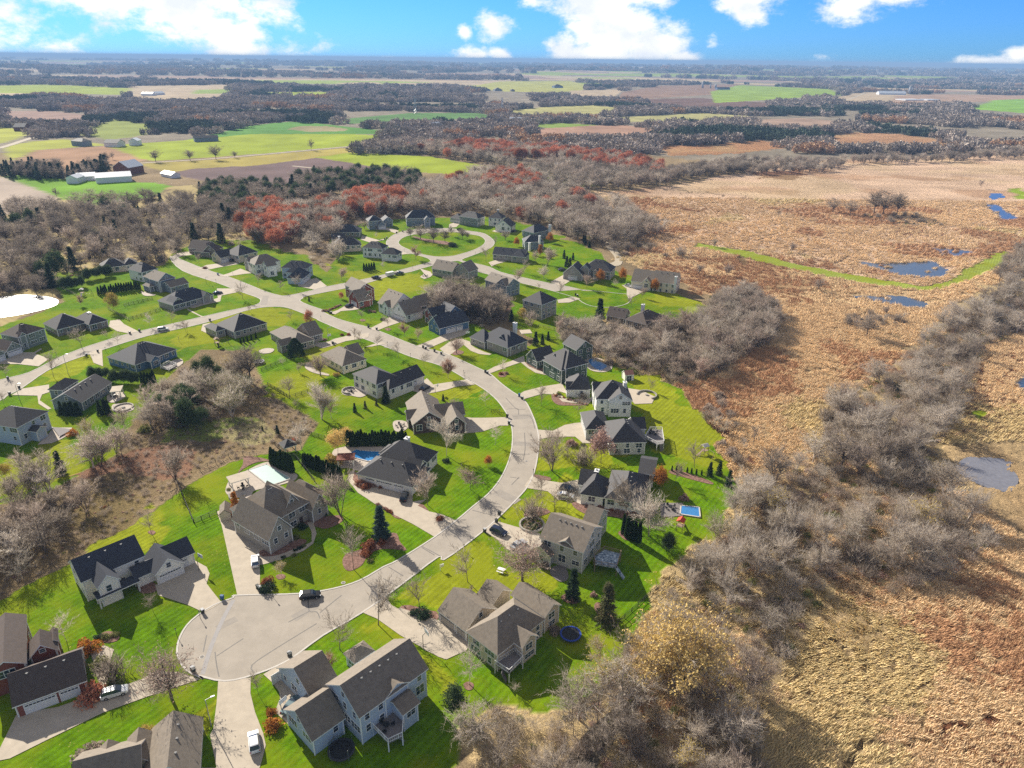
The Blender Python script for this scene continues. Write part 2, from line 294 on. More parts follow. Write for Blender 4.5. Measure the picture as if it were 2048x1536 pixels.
zone(MARSH,(.50,.27,.14),[(1310,292),(1420,288),(1520,280),(1600,292),(1480,306),(1340,312)],soft=4)
zone(MARSH,(.52,.30,.17),[(1650,274),(1700,265),(1800,268),(1900,282),(1880,291),(1660,287)],soft=4)
zone(FIELD,(.34,.32,.14),[(1240,234),(1400,226),(1500,232),(1420,240),(1260,244)])
zone(LAWN,(.24,.29,.05),[(1395,486),(1500,502),(1600,530),(1760,560),(1850,572),(1890,566),(1930,540),(2005,500),(2030,520),(1960,550),(1900,575),(1850,582),(1750,570),(1590,540),(1480,512),(1390,492)],soft=1.5)
zone(LAWN,(.18,.26,.02),[(1945,820),(1985,825),(1970,850)],soft=2)
zone(LAWN,(.30,.36,.10),[(1378,612),(1420,620),(1435,640),(1400,642),(1375,628)],soft=2)
zone(LAWN,(.2,.3,.03),[(2020,380),(2048,375),(2060,400),(2035,398)],soft=2)
def hills(x,y):
    d=np.hypot(x,y); k=np.clip((d-2500)/6000,0,1)
    return k*(fbm(x,y,3,1/2600.)-.5)*90
def classify(X,Y,jit=True):
    """zone kind and colour at ground points"""
    jx=(fbm(X+900,Y,3,.12)-.5)*2; jy=(fbm(X,Y+700,3,.12)-.5)*2
    d=np.hypot(X,Y)
    kind=np.zeros(X.shape,int); col=np.empty(X.shape+(3,)); col[...]=c_floor
    f1=fbm(X,Y,3,1/420.); f2=fbm(X+5000,Y,2,1/900.); w=(Y>900)
    col[w]=(.25,.215,.165)
    fld=w&(d>2500)&(fbm(X*.45+300,Y+4000,3,1/700.)>.535)
    kind[fld]=FIELD; col[fld]=(.46,.36,.22); g4=fld&(f2<.42); col[g4]=(.34,.23,.17)
    g2=fld&(f2>.56); col[g2]=(.27,.34,.06)
    wd=w&~fld; kind[wd]=WOODZ; kind[~w]=WOODZ
    for k,c,P,s in Zs:
        m=inpoly(P,X+jx*s*(1+d/400),Y+jy*s*(1+d/400)); kind[m]=k; col[m]=c
    return kind,col
WATERS=[[(1710,520),(1758,527),(1830,524),(1858,521),(1876,526),(1897,541),(1888,553),(1858,554),(1820,552),(1780,545)],[(1863,496),(1905,498),(1946,503),(1915,511),(1878,508)],[(1696,590),(1740,591),(1800,590),(1849,603),(1856,617),(1820,616),(1772,606)],
    [(1972,407),(1995,409),(2018,424),(2040,437),(2005,441),(1986,425)],[(1978,387),(2000,385),(2010,394),(1985,399)],[(2026,765),(2060,742),(2124,760),(2100,794),(2045,780)],[(2006,603),(2032,605),(2031,625),(2009,621)],[(1914,935),(1925,920),(1944,913),(1985,915),(2026,922),(2018,932),(2036,955),(2022,979),(1996,979),(1965,969),(1932,953)]]
WP=[wpoly(w) for w in WATERS]
def in_water(X,Y):
    r=np.zeros(X.shape,bool)
    for w in WP: r|=inpoly(w,X,Y)
    return r
# ------------------------------------------------------------------ the ground as one sheet to the horizon
def axis(a,b,s,lim,gr):
    c=list(np.arange(a,b,s)); v=b; st=s
    up=[]
    while v<lim[1]: up.append(v); st*=gr; v+=st
    up.append(lim[1]); dn=[]; v=a; st=s
    while v>lim[0]: st*=gr; v-=st; dn.append(v)
    return np.array(dn[::-1]+c+up)
gx=axis(-190,230,.85,(-34000,34000),1.018); gy=axis(70,330,.85,(-400,46000),1.0075)
X,Y=np.meshgrid(gx,gy); kind,col=classify(X,Y)
Zg=hills(X,Y)
dist=np.hypot(X,Y); near=np.clip(1-dist/900,0,1)
mm=(kind==MARSH).astype(float); ww=((kind==WOODZ)|(kind==LITTER)).astype(float)*(dist<900)
ang=fbm(X,Y,2,.012)*6
u=X*np.cos(ang)+Y*np.sin(ang); v_=-X*np.sin(ang)+Y*np.cos(ang)
rid=np.abs(fbm(u*.28,v_*.75,4,1)-.5)*2
Zg=Zg+mm*near*((1-rid)**3*.9-.55+ (fbm(X,Y,2,.05)-.5)*.6)+ww*near*((fbm(X,Y,3,.3)-.5)*.5-.1)
Zg=np.where(in_water(X+(fbm(X,Y,3,.35)-.5)*5,Y+(fbm(X+90,Y,3,.35)-.5)*5),-.6,Zg)
Zg=np.where((kind==LAWN)|(kind==FIELD),Zg,Zg-.05)
# patches of tone inside the marsh and the grass
tone=1+(fbm(X,Y,4,.03)-.5)*.5
red=np.clip((fbm(X+300,Y+90,4,.022)-.57)*9,0,1)*mm
col=col*tone[...,None]
col=col*(1-red[...,None]*.55)+np.array((.46,.26,.14))*red[...,None]*.55
gr_=np.clip((fbm(X-300,Y+990,4,.016)-.56)*9,0,1)*mm
col=col*(1-gr_[...,None]*.3)+np.array((.60,.47,.24))*gr_[...,None]*.3
trail=(np.abs(fbm(X+70,Y-40,4,.011)-.5)<.0045)|(np.abs(fbm(X-170,Y+640,4,.014)-.52)<.003)
trail&=(kind==MARSH)&(dist<700)
col[trail]*=.42; Zg[trail]-=.35
stk=1+(fbm(X*.2+Y*.02,Y*1.0,4,.09)-.5)*.5*mm; col*=stk[...,None]
V=None; ny,nx=X.shape
V=np.stack([X.ravel(),Y.ravel(),Zg.ravel()],1); i=np.arange(ny*nx).reshape(ny,nx); F=np.stack([i[:-1,:-1].ravel(),i[:-1,1:].ravel(),i[1:,1:].ravel(),i[1:,:-1].ravel()],1)
def ground_mat():
    m=bpy.data.materials.new('ground_cover'); m.use_nodes=True; t=m.node_tree; n=t.nodes; l=t.links; b=n['Principled BSDF']
    b.inputs['Roughness'].default_value=.95; b.inputs['Specular IOR Level'].default_value=.03
    def at(s):
        a=n.new('ShaderNodeAttribute'); a.attribute_name=s; return a
    ca=at('cover'); k=at('kinds'); ge=n.new('ShaderNodeNewGeometry'); P=ge.outputs['Position']
    sp=n.new('ShaderNodeSeparateXYZ'); l.new(k.outputs['Color'],sp.inputs[0])   # lawn, marsh, field
    def noise(sc,det=5,ro=.65,vec=None,mul=None):
        x=n.new('ShaderNodeTexNoise'); x.inputs['Scale'].default_value=sc; x.inputs['Detail'].default_value=det; x.inputs['Roughness'].default_value=ro
        if mul:
            q=n.new('ShaderNodeMapping'); q.inputs['Rotation'].default_value=(0,0,mul[3]); q.inputs['Scale'].default_value=mul[:3]; l.new(P,q.inputs[0]); l.new(q.outputs[0],x.inputs['Vector'])
        else: l.new(P,x.inputs['Vector'])
        return x.outputs[0]
    def rng(s,a,b_,c,d):
        r=n.new('ShaderNodeMapRange'); l.new(s,r.inputs[0]); r.inputs[1].default_value=a; r.inputs[2].default_value=b_; r.inputs[3].default_value=c; r.inputs[4].default_value=d; return r.outputs[0]
    def M(op,a,b_):
        x=n.new('ShaderNodeMath'); x.operation=op
        for i,v in enumerate((a,b_)):
            if isinstance(v,(int,float)): x.inputs[i].default_value=v
            else: l.new(v,x.inputs[i])
        return x.outputs[0]
    def one(mask,fac): # 1 + mask*(fac-1)
        return M('ADD',1.0,M('MULTIPLY',mask,M('SUBTRACT',fac,1.0)))
    lawn,marsh,field=sp.outputs[0],sp.outputs[1],sp.outputs[2]; wood=M('SUBTRACT',1.0,M('ADD',M('ADD',lawn,marsh),field))
    fine=noise(2.2,4,.8); mid=noise(.35,4,.6)
    f=one(lawn,M('MULTIPLY',rng(fine,.3,.7,.72,1.28),rng(mid,.3,.7,.74,1.24)))
    st=n.new('ShaderNodeTexWave'); st.inputs['Scale'].default_value=.22; st.inputs['Distortion'].default_value=1.2; st.inputs['Detail'].default_value=1; st.inputs['Detail Scale'].default_value=.1
    q=n.new('ShaderNodeMapping'); q.inputs['Rotation'].default_value=(0,0,.6); l.new(P,q.inputs[0]); l.new(q.outputs[0],st.inputs['Vector'])
    f=M('MULTIPLY',f,one(lawn,rng(st.outputs['Fac'],0,1,.86,1.12)))
    reed=noise(1.1,6,.75,mul=(1,2.6,1,.5)); reed2=noise(.28,5,.7)
    f=M('MULTIPLY',f,one(marsh,M('MULTIPLY',rng(reed,.35,.68,.62,1.15),rng(reed2,.3,.7,.75,1.2))))
    row=n.new('ShaderNodeTexWave'); row.inputs['Scale'].default_value=.10; row.inputs['Distortion'].default_value=2.0; row.inputs['Detail'].default_value=3; row.inputs['Detail Scale'].default_value=.3
    q=n.new('ShaderNodeMapping'); q.inputs['Rotation'].default_value=(0,0,-.95); l.new(P,q.inputs[0]); l.new(q.outputs[0],row.inputs['Vector'])
    big=noise(.012,6,.6)
    f=M('MULTIPLY',f,one(field,M('MULTIPLY',rng(row.outputs['Fac'],0,1,.93,1.07),rng(big,.3,.7,.8,1.2))))
    lit=noise(1.6,6,.8)
    f=M('MULTIPLY',f,one(wood,M('MULTIPLY',rng(lit,.32,.68,.55,1.4),rng(noise(.02,8,.7),.3,.7,.7,1.3))))
    v=n.new('ShaderNodeVectorMath'); v.operation='SCALE'; l.new(ca.outputs['Color'],v.inputs[0]); l.new(f,v.inputs['Scale'])
    # fallen leaves and yellow tufts scattered on the grass
    wv=n.new('ShaderNodeTexVoronoi'); wv.inputs['Scale'].default_value=.9; l.new(P,wv.inputs['Vector'])
    dots=M('MULTIPLY',lawn,M('MULTIPLY',rng(wv.outputs['Distance'],.08,.14,1,0),rng(noise(.06,3,.6),.5,.62,0,1)))
    mx=n.new('ShaderNodeMix'); mx.data_type='RGBA'; l.new(dots,mx.inputs[0]); l.new(v.outputs[0],mx.inputs[6]); mx.inputs[7].default_value=(.40,.33,.10,1)
    yel=M('MULTIPLY',lawn,rng(noise(.05,5,.65),.43,.66,0,.85))
    m2=n.new('ShaderNodeMix'); m2.data_type='RGBA'; l.new(yel,m2.inputs[0]); l.new(mx.outputs[2],m2.inputs[6]); m2.inputs[7].default_value=(.22,.25,.010,1)
    l.new(m2.outputs[2],b.inputs['Base Color'])
    bh=M('ADD',M('MULTIPLY',marsh,M('MULTIPLY',reed,1.6)),M('ADD',M('MULTIPLY',wood,M('MULTIPLY',lit,.5)),M('MULTIPLY',lawn,M('MULTIPLY',fine,.10))))
    bp=n.new('ShaderNodeBump'); bp.inputs['Distance'].default_value=1.0; bp.inputs['Strength'].default_value=.9; l.new(bh,bp.inputs['Height']); l.new(bp.outputs[0],b.inputs['Normal'])
    return m
me=newmesh_np('ground',V,F,[ground_mat()],smooth=True)
ca=me.color_attributes.new('cover','FLOAT_COLOR','POINT'); ca.data.foreach_set('color',np.concatenate([col.reshape(-1,3),np.ones((ny*nx,1))],1).astype(np.float32).ravel())
kk=np.stack([(kind==LAWN).ravel(),(kind==MARSH).ravel(),(kind==FIELD).ravel(),np.ones(ny*nx)],1).astype(np.float32)
ca=me.color_attributes.new('kinds','FLOAT_COLOR','POINT'); ca.data.foreach_set('color',kk.ravel())
gobj=link('ground',me); tag(gobj,kind='structure')
# ------------------------------------------------------------------ sheets on the ground
def smoothline(P,closed=True,n=4,sharp=()):
    P=[np.array(p[:2],float) for p in P]; o=[]; L=len(P)
    for i in range(L if closed else L-1):
        p0=P[(i-1)%L] if closed or i>0 else P[i]; p1=P[i]; p2=P[(i+1)%L]; p3=P[(i+2)%L] if closed or i+2<L else p2
        for k in range(n):
            t=k/n; o.append(.5*((2*p1)+(-p0+p2)*t+(2*p0-5*p1+4*p2-p3)*t*t+(-p0+3*p1-3*p2+p3)*t**3))
    if not closed: o.append(P[-1])
    return [tuple(p) for p in o]
def sheet(name,pts,z,m,h=0.0,kind='structure',parent=None,f=None,smooth=0,label=None,cat=None,holes=()):
    P=[tuple(gp(f,x,y)[:2]) for x,y in pts] if f else [tuple(p[:2]) for p in pts]
    if smooth: P=smoothline(P,True,smooth)
    loops=[[Vector((x,y,0)) for x,y in P]]+[[Vector((x,y,0)) for x,y in hh] for hh in holes]
    tri=geometry.tessellate_polygon(loops); allp=[p for L_ in loops for p in L_]
    b=MB(); b.v=[(p.x,p.y,z) for p in allp]; 
    for t in tri:
        a,c,d=[allp[i] for i in t]
        if (c-a).cross(d-a).z<0: t=(t[0],t[2],t[1])
        b.f.append(tuple(t)); b.m.append(0)
    if h:
        n=len(P); area=sum(P[i][0]*P[(i+1)%n][1]-P[(i+1)%n][0]*P[i][1] for i in range(n))
        for i in range(n):
            a=P[i]; c=P[(i+1)%n]
            if area<0: a,c=c,a
            b.face([(a[0],a[1],z-h),(c[0],c[1],z-h),(c[0],c[1],z),(a[0],a[1],z)])
    o=b.build(name,m,parent)
    if parent is None: tag(o,label,cat,kind=kind if not label else None)
    return o
def strip(name,pts,w,z0,z1,m,closed=False,kind='structure',f='Z',smooth=4,world=False):
    P=[tuple(p[:2]) for p in pts] if world else [tuple(gp(f,x,y)[:2]) for x,y in pts]
    if smooth: P=smoothline(P,closed,smooth)
    b=MB(); n=len(P); L=[];Rr=[]
    for i in range(n):
        a=np.array(P[i-1] if (closed or i>0) else P[i]); c=np.array(P[(i+1)%n] if (closed or i<n-1) else P[i]); d=c-a; d/=max(1e-6,np.hypot(*d)); q=np.array((-d[1],d[0]))*w/2
        L.append(np.array(P[i])+q); Rr.append(np.array(P[i])-q)
    for i in range(n if closed else n-1):
        j=(i+1)%n; b.face([(*L[i],z1),(*Rr[i],z1),(*Rr[j],z1),(*L[j],z1)])
        if z1-z0>.02:
            b.face([(*L[i],z0),(*L[i],z1),(*L[j],z1),(*L[j],z0)]); b.face([(*Rr[i],z1),(*Rr[i],z0),(*Rr[j],z0),(*Rr[j],z1)])
    # make all tops face up
    o=b.build(name,m)
    return tag(o,kind=kind)
ROAD=[('B',0,985),('B',150,1015),('B',330,975),('B',530,890),('B',740,740),('B',980,600),('B',1190,450),('B',1430,270),('H',720,1536),('H',940,1380),('H',1120,1230),('H',1290,1060),('H',1365,970),('H',1415,860),('H',1440,740),('H',1450,620),('H',1435,520),('H',1400,420),('H',1340,310),('H',1240,240),('H',1160,180),('H',1080,110),('H',1000,70),
 ('P',1190,700),('P',930,635),('P',540,480),('P',370,430),('P',160,370),('P',0,290),('L',1370,705),('L',1180,640),('L',1110,605),('L',1130,585),('L',1180,560),('L',1536,490),
 ('M',240,850),('M',480,790),('M',700,720),('M',870,690),('M',1040,640),('N',80,585),('N',250,680),('N',350,710),('N',650,790),('N',900,850),('N',1190,935),('O',210,788),('O',280,820),('O',400,840),('O',550,830),('O',650,800),('O',685,750),('O',650,715),('O',560,705),('O',420,690),('O',200,670),('N',1300,872),('N',1150,835),('N',960,800),('N',700,745),('N',480,690),('N',370,640),
 ('N',200,600),('N',110,575),('N',250,520),('N',390,460),('N',425,400),('N',360,340),('N',290,312),('N',120,290),('M',1240,272),('M',1000,275),('M',860,290),('M',760,312),('M',690,345),('M',640,395),('M',650,440),('M',740,485),('M',880,515),('M',1020,555),('M',1060,580),('M',1040,600),('M',800,665),('M',620,715),('M',380,770),('M',0,845),
 ('L',1230,512),('L',1000,560),('L',900,550),('L',800,520),('L',700,478),('L',500,400),('L',300,335),('L',100,255),('L',40,225),('L',0,240),('L',110,350),('L',400,450),('L',530,500),('L',640,540),('L',740,575),('L',775,602),('L',730,640),('L',500,690),('L',280,740),('L',0,805),
 ('K',1230,770),('K',1060,810),('K',900,860),('K',700,925),('K',490,1010),('K',250,1130),('K',0,1195),('K',-300,1290),('K',-300,1470),('K',0,1370),('K',60,1330),('K',190,1262),('K',400,1118),('K',600,1030),('K',870,940),('K',1100,865),('K',1300,808),
 ('L',0,860),('L',250,805),('L',480,740),('L',700,675),('L',860,655),('L',980,660),('L',1080,690),('L',1250,760),('P',0,395),('P',250,500),('P',640,645),('P',880,740),('P',1180,830),('P',1390,945),('H',870,140),('H',965,185),('H',1050,240),('H',1130,310),('H',1190,390),('H',1230,470),('H',1248,560),('H',1243,680),('H',1210,800),('H',1150,920),('H',1060,1030),('H',950,1120),('H',820,1230),('H',650,1360),('H',370,1536),
 ('B',1100,330),('B',960,410),('B',800,460),('B',600,490),('B',350,497),('B',200,502),('A',1400,515),('A',1280,560),('A',1150,650),('A',1080,750),('A',1065,860),('A',1120,950),('A',1220,1000)]
RW=[tuple(gp(f,x,y)[:2]) for f,x,y in ROAD]; RW=smoothline(RW,True,3)
ISL=[('M',755,400),('M',800,360),('M',900,332),('M',1100,312),('M',1300,310),('N',160,325),('N',280,345),('N',335,380),('N',325,425),('N',240,475),('N',100,520),('N',0,540),('M',1100,542),('M',950,512),('M',820,462),('M',765,430)]
IW=smoothline([tuple(gp(f,x,y)[:2]) for f,x,y in ISL],True,4)
sheet('road',RW,.05,M_ROAD,holes=[IW])
strip('kerb',RW,.38,.0,.11,M_KERB,closed=True,world=True,smooth=0); strip('island_kerb',IW,.38,.0,.11,M_KERB,closed=True,world=True,smooth=0)
# driveways and walks
zd=[.075]
def drv(f,pts,name='driveway',m=None,z=.085,smooth=0):
    zd[0]+=.0011; return sheet(name,pts,zd[0],m or M_DRIVE,f=f,smooth=smooth)
drv('A',[(1330,545),(1225,605),(1130,560),(950,500),(930,440),(1100,335),(1165,290),(1240,330),(1258,370),(1240,430),(1270,470)])
drv('A',[(1425,505),(1330,80),(1300,0),(1500,-100),(1536,0),(1700,200),(1640,300),(1560,320),(1560,500)])
drv('A',[(-40,1500),(100,1215),(350,1170),(520,1110),(620,1090),(620,1100),(700,1060),(860,1000),(920,960),(1060,960),(1160,990),(1200,1005),(1000,1070),(880,1110),(620,1205),(280,1370),(60,1480)])
drv('A',[(545,850),(620,800),(685,825),(660,900),(640,960),(650,1040),(700,1060),(640,1080),(600,1040)],'front_walk')
drv('B',[(110,1012),(305,995),(303,1090),(330,1200),(380,1330),(395,1400),(370,1500),(300,1700),(-60,1700),(-20,1536),(100,1536),(60,1340),(80,1300),(100,1150)])
drv('B',[(380,975),(520,890),(560,880),(600,940),(690,1010),(700,1200),(530,1275),(450,1200),(480,1120),(475,1080),(430,1020)])
drv('B',[(965,600),(1110,505),(1150,560),(1240,610),(1400,640),(1550,690),(1620,760),(1600,830),(1480,885),(1430,870),(1200,740),(1060,640)])
drv('C',[(0,575),(230,655),(390,795),(270,885),(150,830),(0,720),(-120,650)])
drv('B',[(350,270),(450,230),(600,215),(670,180),(670,120),(640,60),(680,60),(700,130),(680,190),(620,235),(480,290),(370,305)],'front_walk')
drv('H',[(650,1360),(820,1235),(700,1185),(610,1165),(520,1120),(590,1070),(480,1090),(480,975),(240,935),(100,1000),(20,920),(40,840),(0,860),(-20,920),(60,1020),(130,1065),(210,1120),(330,1185),(480,1260)],smooth=0)
drv('H',[(1115,1235),(1270,1280),(1440,1330),(1460,1460),(1300,1490),(1190,1440),(1150,1390),(1030,1320)])
drv('C',[(500,100),(590,60),(700,90),(840,130),(835,165),(770,175),(720,250),(640,225),(600,180),(570,150)])
drv('I',[(165,890),(230,920),(400,945),(520,920),(545,1000),(545,1110),(480,1080),(370,1075),(290,1010),(130,985),(110,970)])
drv('I',[(205,535),(330,545),(420,500),(500,485),(580,480),(590,600),(640,640),(560,640),(500,590),(400,590),(330,590),(225,610)])
drv('I',[(50,275),(110,240),(250,205),(400,180),(440,260),(370,240),(320,265),(250,260),(110,300)])
drv('I',[(330,250),(400,320),(470,330),(600,340),(640,300),(620,290),(480,305),(420,295),(350,230)],'front_walk')
drv('H',[(875,440),(940,445),(1040,445),(1220,440),(1215,505),(1150,505),(1020,550),(940,560),(890,560)])
drv('H',[(590,140),(640,190),(700,180),(900,150),(960,190),(820,205),(720,235),(650,250),(560,265),(440,225),(440,205),(580,150)])
drv('Q',[(335,690),(430,640),(580,590),(710,535),(720,600),(680,600),(560,640),(400,700),(360,710)])
drv('Q',[(680,600),(740,650),(820,700),(940,725),(960,700),(850,680),(760,640),(710,590)],'front_walk')
drv('P',[(925,635),(1160,540),(1150,470),(1290,430),(1440,470),(1390,530),(1210,585),(1040,660)])
drv('Q',[(130,430),(0,530),(-40,520),(-100,470),(0,400),(100,370),(190,400),(200,430),(240,460),(330,500),(400,520),(380,530),(280,520),(200,490)])
drv('P',[(470,470),(590,410),(640,370),(700,350),(820,395),(760,410),(640,450),(540,490)])
drv('P',[(80,320),(170,290),(240,250),(280,220),(400,250),(380,280),(320,290),(200,300),(150,330)])
drv('P',[(430,645),(500,640),(640,610),(600,600),(560,600),(420,650),(400,690)],)
drv('P',[(100,590),(300,520),(400,540),(330,545),(180,600),(60,640),(0,640),(30,600)])
drv('L',[(1340,960),(1400,930),(1536,900),(1700,880),(1690,920),(1500,950),(1380,990),(1300,1010),(1235,990),(1240,960)])
drv('L',[(1090,480),(1230,510),(1340,480),(1290,440),(1250,410),(1100,440)])
drv('L',[(420,395),(500,370),(600,330),(700,370),(640,375),(540,390),(470,400)])
drv('L',[(230,335),(310,300),(420,285),(440,265),(560,265),(590,290),(420,320),(300,345)])
drv('L',[(20,215),(100,190),(180,185),(200,210),(100,225),(60,240)])
drv('L',[(400,500),(520,500),(600,520),(560,535),(440,560),(430,610),(300,640),(190,670),(150,650),(350,600),(410,580),(400,540)])
drv('L',[(130,660),(260,730),(300,745),(270,745),(160,690)],'front_walk')
drv('L',[(340,795),(280,805),(265,860),(310,880),(390,860),(380,800)])
drv('K',[(760,960),(870,930),(880,1080),(800,1050)])
drv('K',[(940,690),(1020,680),(1060,720),(1180,780),(1110,800),(1000,780),(930,740)])
drv('K',[(-50,1060),(70,1010),(200,960),(290,960),(350,925),(360,935),(300,970),(420,1015),(330,1080),(150,1060)])
drv('K',[(190,1270),(420,1235),(420,1300),(360,1320),(340,1370),(440,1440),(410,1450),(330,1400),(320,1330),(100,1325)])
drv('F',[(345,690),(460,690),(470,720),(380,770),(330,790),(240,800),(300,740)],'patio',M_PATIO)
drv('M',[(690,470),(750,530),(830,520),(880,520),(800,500)])
drv('M',[(390,380),(480,410),(610,385),(640,370),(560,385),(470,360),(400,340)])
drv('M',[(520,285),(640,290),(720,320),(760,300),(690,270),(640,265)])
drv('M',[(1240,270),(1310,260),(1340,230),(1280,220),(1240,235)])
drv('N',[(440,310),(400,300),(470,280),(560,280),(640,310),(500,315)])
drv('N',[(370,600),(460,570),(540,590),(440,620),(400,640)])
drv('N',[(960,790),(1090,720),(1120,715),(1260,750),(1210,765),(1150,780),(1070,830)])
drv('N',[(1150,985),(1040,990),(1030,960),(1190,930),(1250,950)])
drv('O',[(590,625),(680,640),(830,680),(780,700),(700,740),(660,760),(640,720),(640,660)])
drv('M',[(960,660),(1060,690),(1080,720),(1060,740),(1000,760),(960,740),(1000,710)],'patio',M_PATIO)
M_GRAV=mat('gravel_track',(.42,.36,.27),.95,.5,.12,coord='World')
sheet('gravel_path',[(395,190),(440,200),(520,260),(575,330),(600,400),(560,440),(430,440),(430,425),(520,400),(520,350),(470,290),(410,220)],.07,M_GRAV,f='O',smooth=3)
strip('country_road',[(270,327),(420,318),(560,306),(700,293)],5.5,0,.12,M_GRAV,smooth=2)
strip('country_road',[(-60,305),(0,296),(60,277),(130,258),(190,243),(228,235)],9,0,.15,M_GRAV,smooth=3)
strip('farm_track',[(585,332),(632,337),(700,344)],4,0,.12,M_GRAV,smooth=0)
strip('country_road',[(1660,206),(1700,198),(1730,186)],10,0,.15,M_GRAV,smooth=0)
# seams in the road
for f,P_,w in (('A',[(1400,530),(1340,640),(1270,800),(1215,975)],.9),):
    strip('trench_patch',[tuple(px(f,a,b)) for a,b in P_],w,0,.057,M_PATCH)
for f,P_ in (('B',[(650,520),(655,595),(700,600),(720,640)]),('B',[(655,597),(530,662)]),('B',[(720,605),(775,560),(850,500)]),('B',[(325,965),(312,920),(440,830),(700,670)]),('B',[(100,865),(260,760)]),('A',[(1290,840),(1300,920),(1315,990)]),('A',[(1160,880),(1100,890)]),('A',[(1240,740),(1220,840)]),
             ('B',[(1320,200),(1450,270)]),('B',[(1130,330),(1220,385)]),('B',[(1100,400),(1190,450)]),('H',[(1195,290),(1250,350),(1290,380),(1350,378)]),('H',[(1195,380),(1285,375),(1295,420)]),('H',[(1250,437),(1380,430),(1420,530)]),('H',[(1340,560),(1345,680),(1330,770)]),('H',[(1250,722),(1380,725)]),('H',[(1300,900),(1240,960)]),('H',[(880,1310),(925,1345),(925,1375)]),('H',[(940,1155),(1120,1200)]),('H',[(550,1440),(650,1500)]),('H',[(1230,900),(1300,910)])):
    strip('crack_seal',[tuple(px(f,a,b)) for a,b in P_],.22,0,.058,M_SEAL,smooth=3)

for f,P_,w in (('B',[(560,640),(700,560)],2.2),('H',[(1250,440),(1400,430)],3.5),('H',[(1240,640),(1440,650)],2.6),('H',[(1120,1010),(1290,1090)],3.0),('H',[(800,1300),(900,1400)],2.4),('P',[(700,600),(640,650)],2.5),('P',[(1180,710),(1110,800)],2.5),('L',[(820,560),(800,640)],3.0),('A',[(1300,700),(1420,640)],1.8)):
    strip('road_patch',[tuple(px(f,a,b)) for a,b in P_],w,0,.0535,mat('road_patch_tone',(.30,.27,.235),.9,.6,.12,coord='World'),smooth=0)
for f,x,y in (('H',1355,778),('A',1212,870),('B',860,425),('P',905,655),('L',860,600)):
    p=gp(f,x,y); b=MB(); b.cyl((p[0],p[1],.0),(p[0],p[1],.066),.5,.5,16); b.cyl((p[0],p[1],.066),(p[0],p[1],.069),.38,.38,16,1); o=b.build('manhole_cover',[M_KERB,M_SEAL]); tag(o,kind='structure')
# ------------------------------------------------------------------ water, beds, pools
M_WATER=mat('pond_water',(.08,.09,.10),.42,.5,.25,.05,.8,spec=1.0,coord='World')
M_DWATER=mat('marsh_water',(.05,.09,.16),.14,.5,.2,.02,2,spec=1.0,coord='World')
sheet('pond_water',[(-120,600),(0,594),(40,590),(85,592),(112,598),(117,604),(108,613),(60,626),(0,636),(-120,650)],.10,M_WATER,f='Z',smooth=3)
for wi,P_ in enumerate(WATERS):
    c_=np.mean(wpoly(P_),0); Q_=[(c_[0]+(x-c_[0])*1.04,c_[1]+(y-c_[1])*1.04) for x,y in wpoly(P_)]
    sheet('marsh_water',Q_,-.22,M_DWATER if wi<7 else mat('shallow_pond',(.20,.20,.22),.3,.9,.15,.01,3,spec=.8,coord='World'),smooth=3)
sheet('creek_water',[(1130,1536),(1160,1480),(1200,1440),(1240,1410),(1285,1380),(1290,1400),(1250,1440),(1210,1490),(1180,1560)],.12,mat('creek_bed',(.06,.05,.035),.3,.8,.5,.03,3,coord='World'),f='Z',smooth=3)
zb=[.060]
def bed(f,pts,m=None): zb[0]+=.001; return sheet('mulch_bed',pts,zb[0],m or M_MULCH,f=f,smooth=3)
bed('B',[(855,290),(880,250),(930,235),(980,215),(1010,180),(1080,165),(1120,130),(1180,130),(1200,180),(1240,230),(1170,225),(1080,225),(1010,260),(970,320),(900,355),(865,335)])
bed('B',[(360,270),(370,225),(480,205),(570,165),(640,170),(600,215),(450,260)]); bed('B',[(620,70),(680,40),(840,20),(850,60),(760,100),(700,90)])
bed('B',[(455,385),(480,372),(512,380),(505,400),(470,405)]); bed('A',[(885,122),(912,110),(935,122),(915,138)]); bed('A',[(830,420),(880,405),(950,445),(930,480),(860,490),(825,465)])
bed('C',[(735,80),(790,50),(850,80),(845,115),(780,118)]); bed('C',[(0,570),(60,560),(170,590),(220,600),(230,640),(190,650),(110,630),(40,590)]); bed('C',[(965,510),(1010,490),(1070,515),(1060,550),(1000,545)])
bed('C',[(1165,560),(1200,545),(1275,625),(1275,665),(1230,665),(1180,610)]); bed('C',[(380,1035),(410,1018),(443,1035),(430,1068),(395,1065)]); bed('I',[(100,1260),(160,1235),(235,1255),(230,1300),(150,1310)])
bed('I',[(105,1190),(150,1130),(260,1140),(310,1170),(230,1200),(150,1215)]); bed('I',[(320,265),(350,270),(420,325),(600,345),(450,350),(370,345),(325,310)]); bed('I',[(170,880),(300,900),(310,925),(220,920)])
bed('I',[(1230,850),(1300,850),(1536,930),(1536,955),(1330,900),(1230,870)]); bed('I',[(500,1090),(760,1130),(1000,1140),(1040,1200),(900,1220),(760,1200),(600,1190),(490,1130)]); bed('I',[(830,1330),(870,1310),(960,1340),(940,1385),(880,1380)])
bed('H',[(515,1125),(560,1110),(640,1190),(790,1235),(770,1260),(650,1215),(540,1150)]); bed('G',[(1450,1150),(1536,1180),(1536,1220),(1480,1200)]); bed('A',[(590,745),(650,715),(715,740),(700,775),(620,785)])
bed('H',[(0,900),(40,960),(160,1000),(240,985),(200,940),(100,900),(40,860)]); bed('Q',[(10,500),(60,480),(130,495),(110,520),(40,530)]); bed('Q',[(460,720),(500,690),(550,700),(530,735),(480,740)])
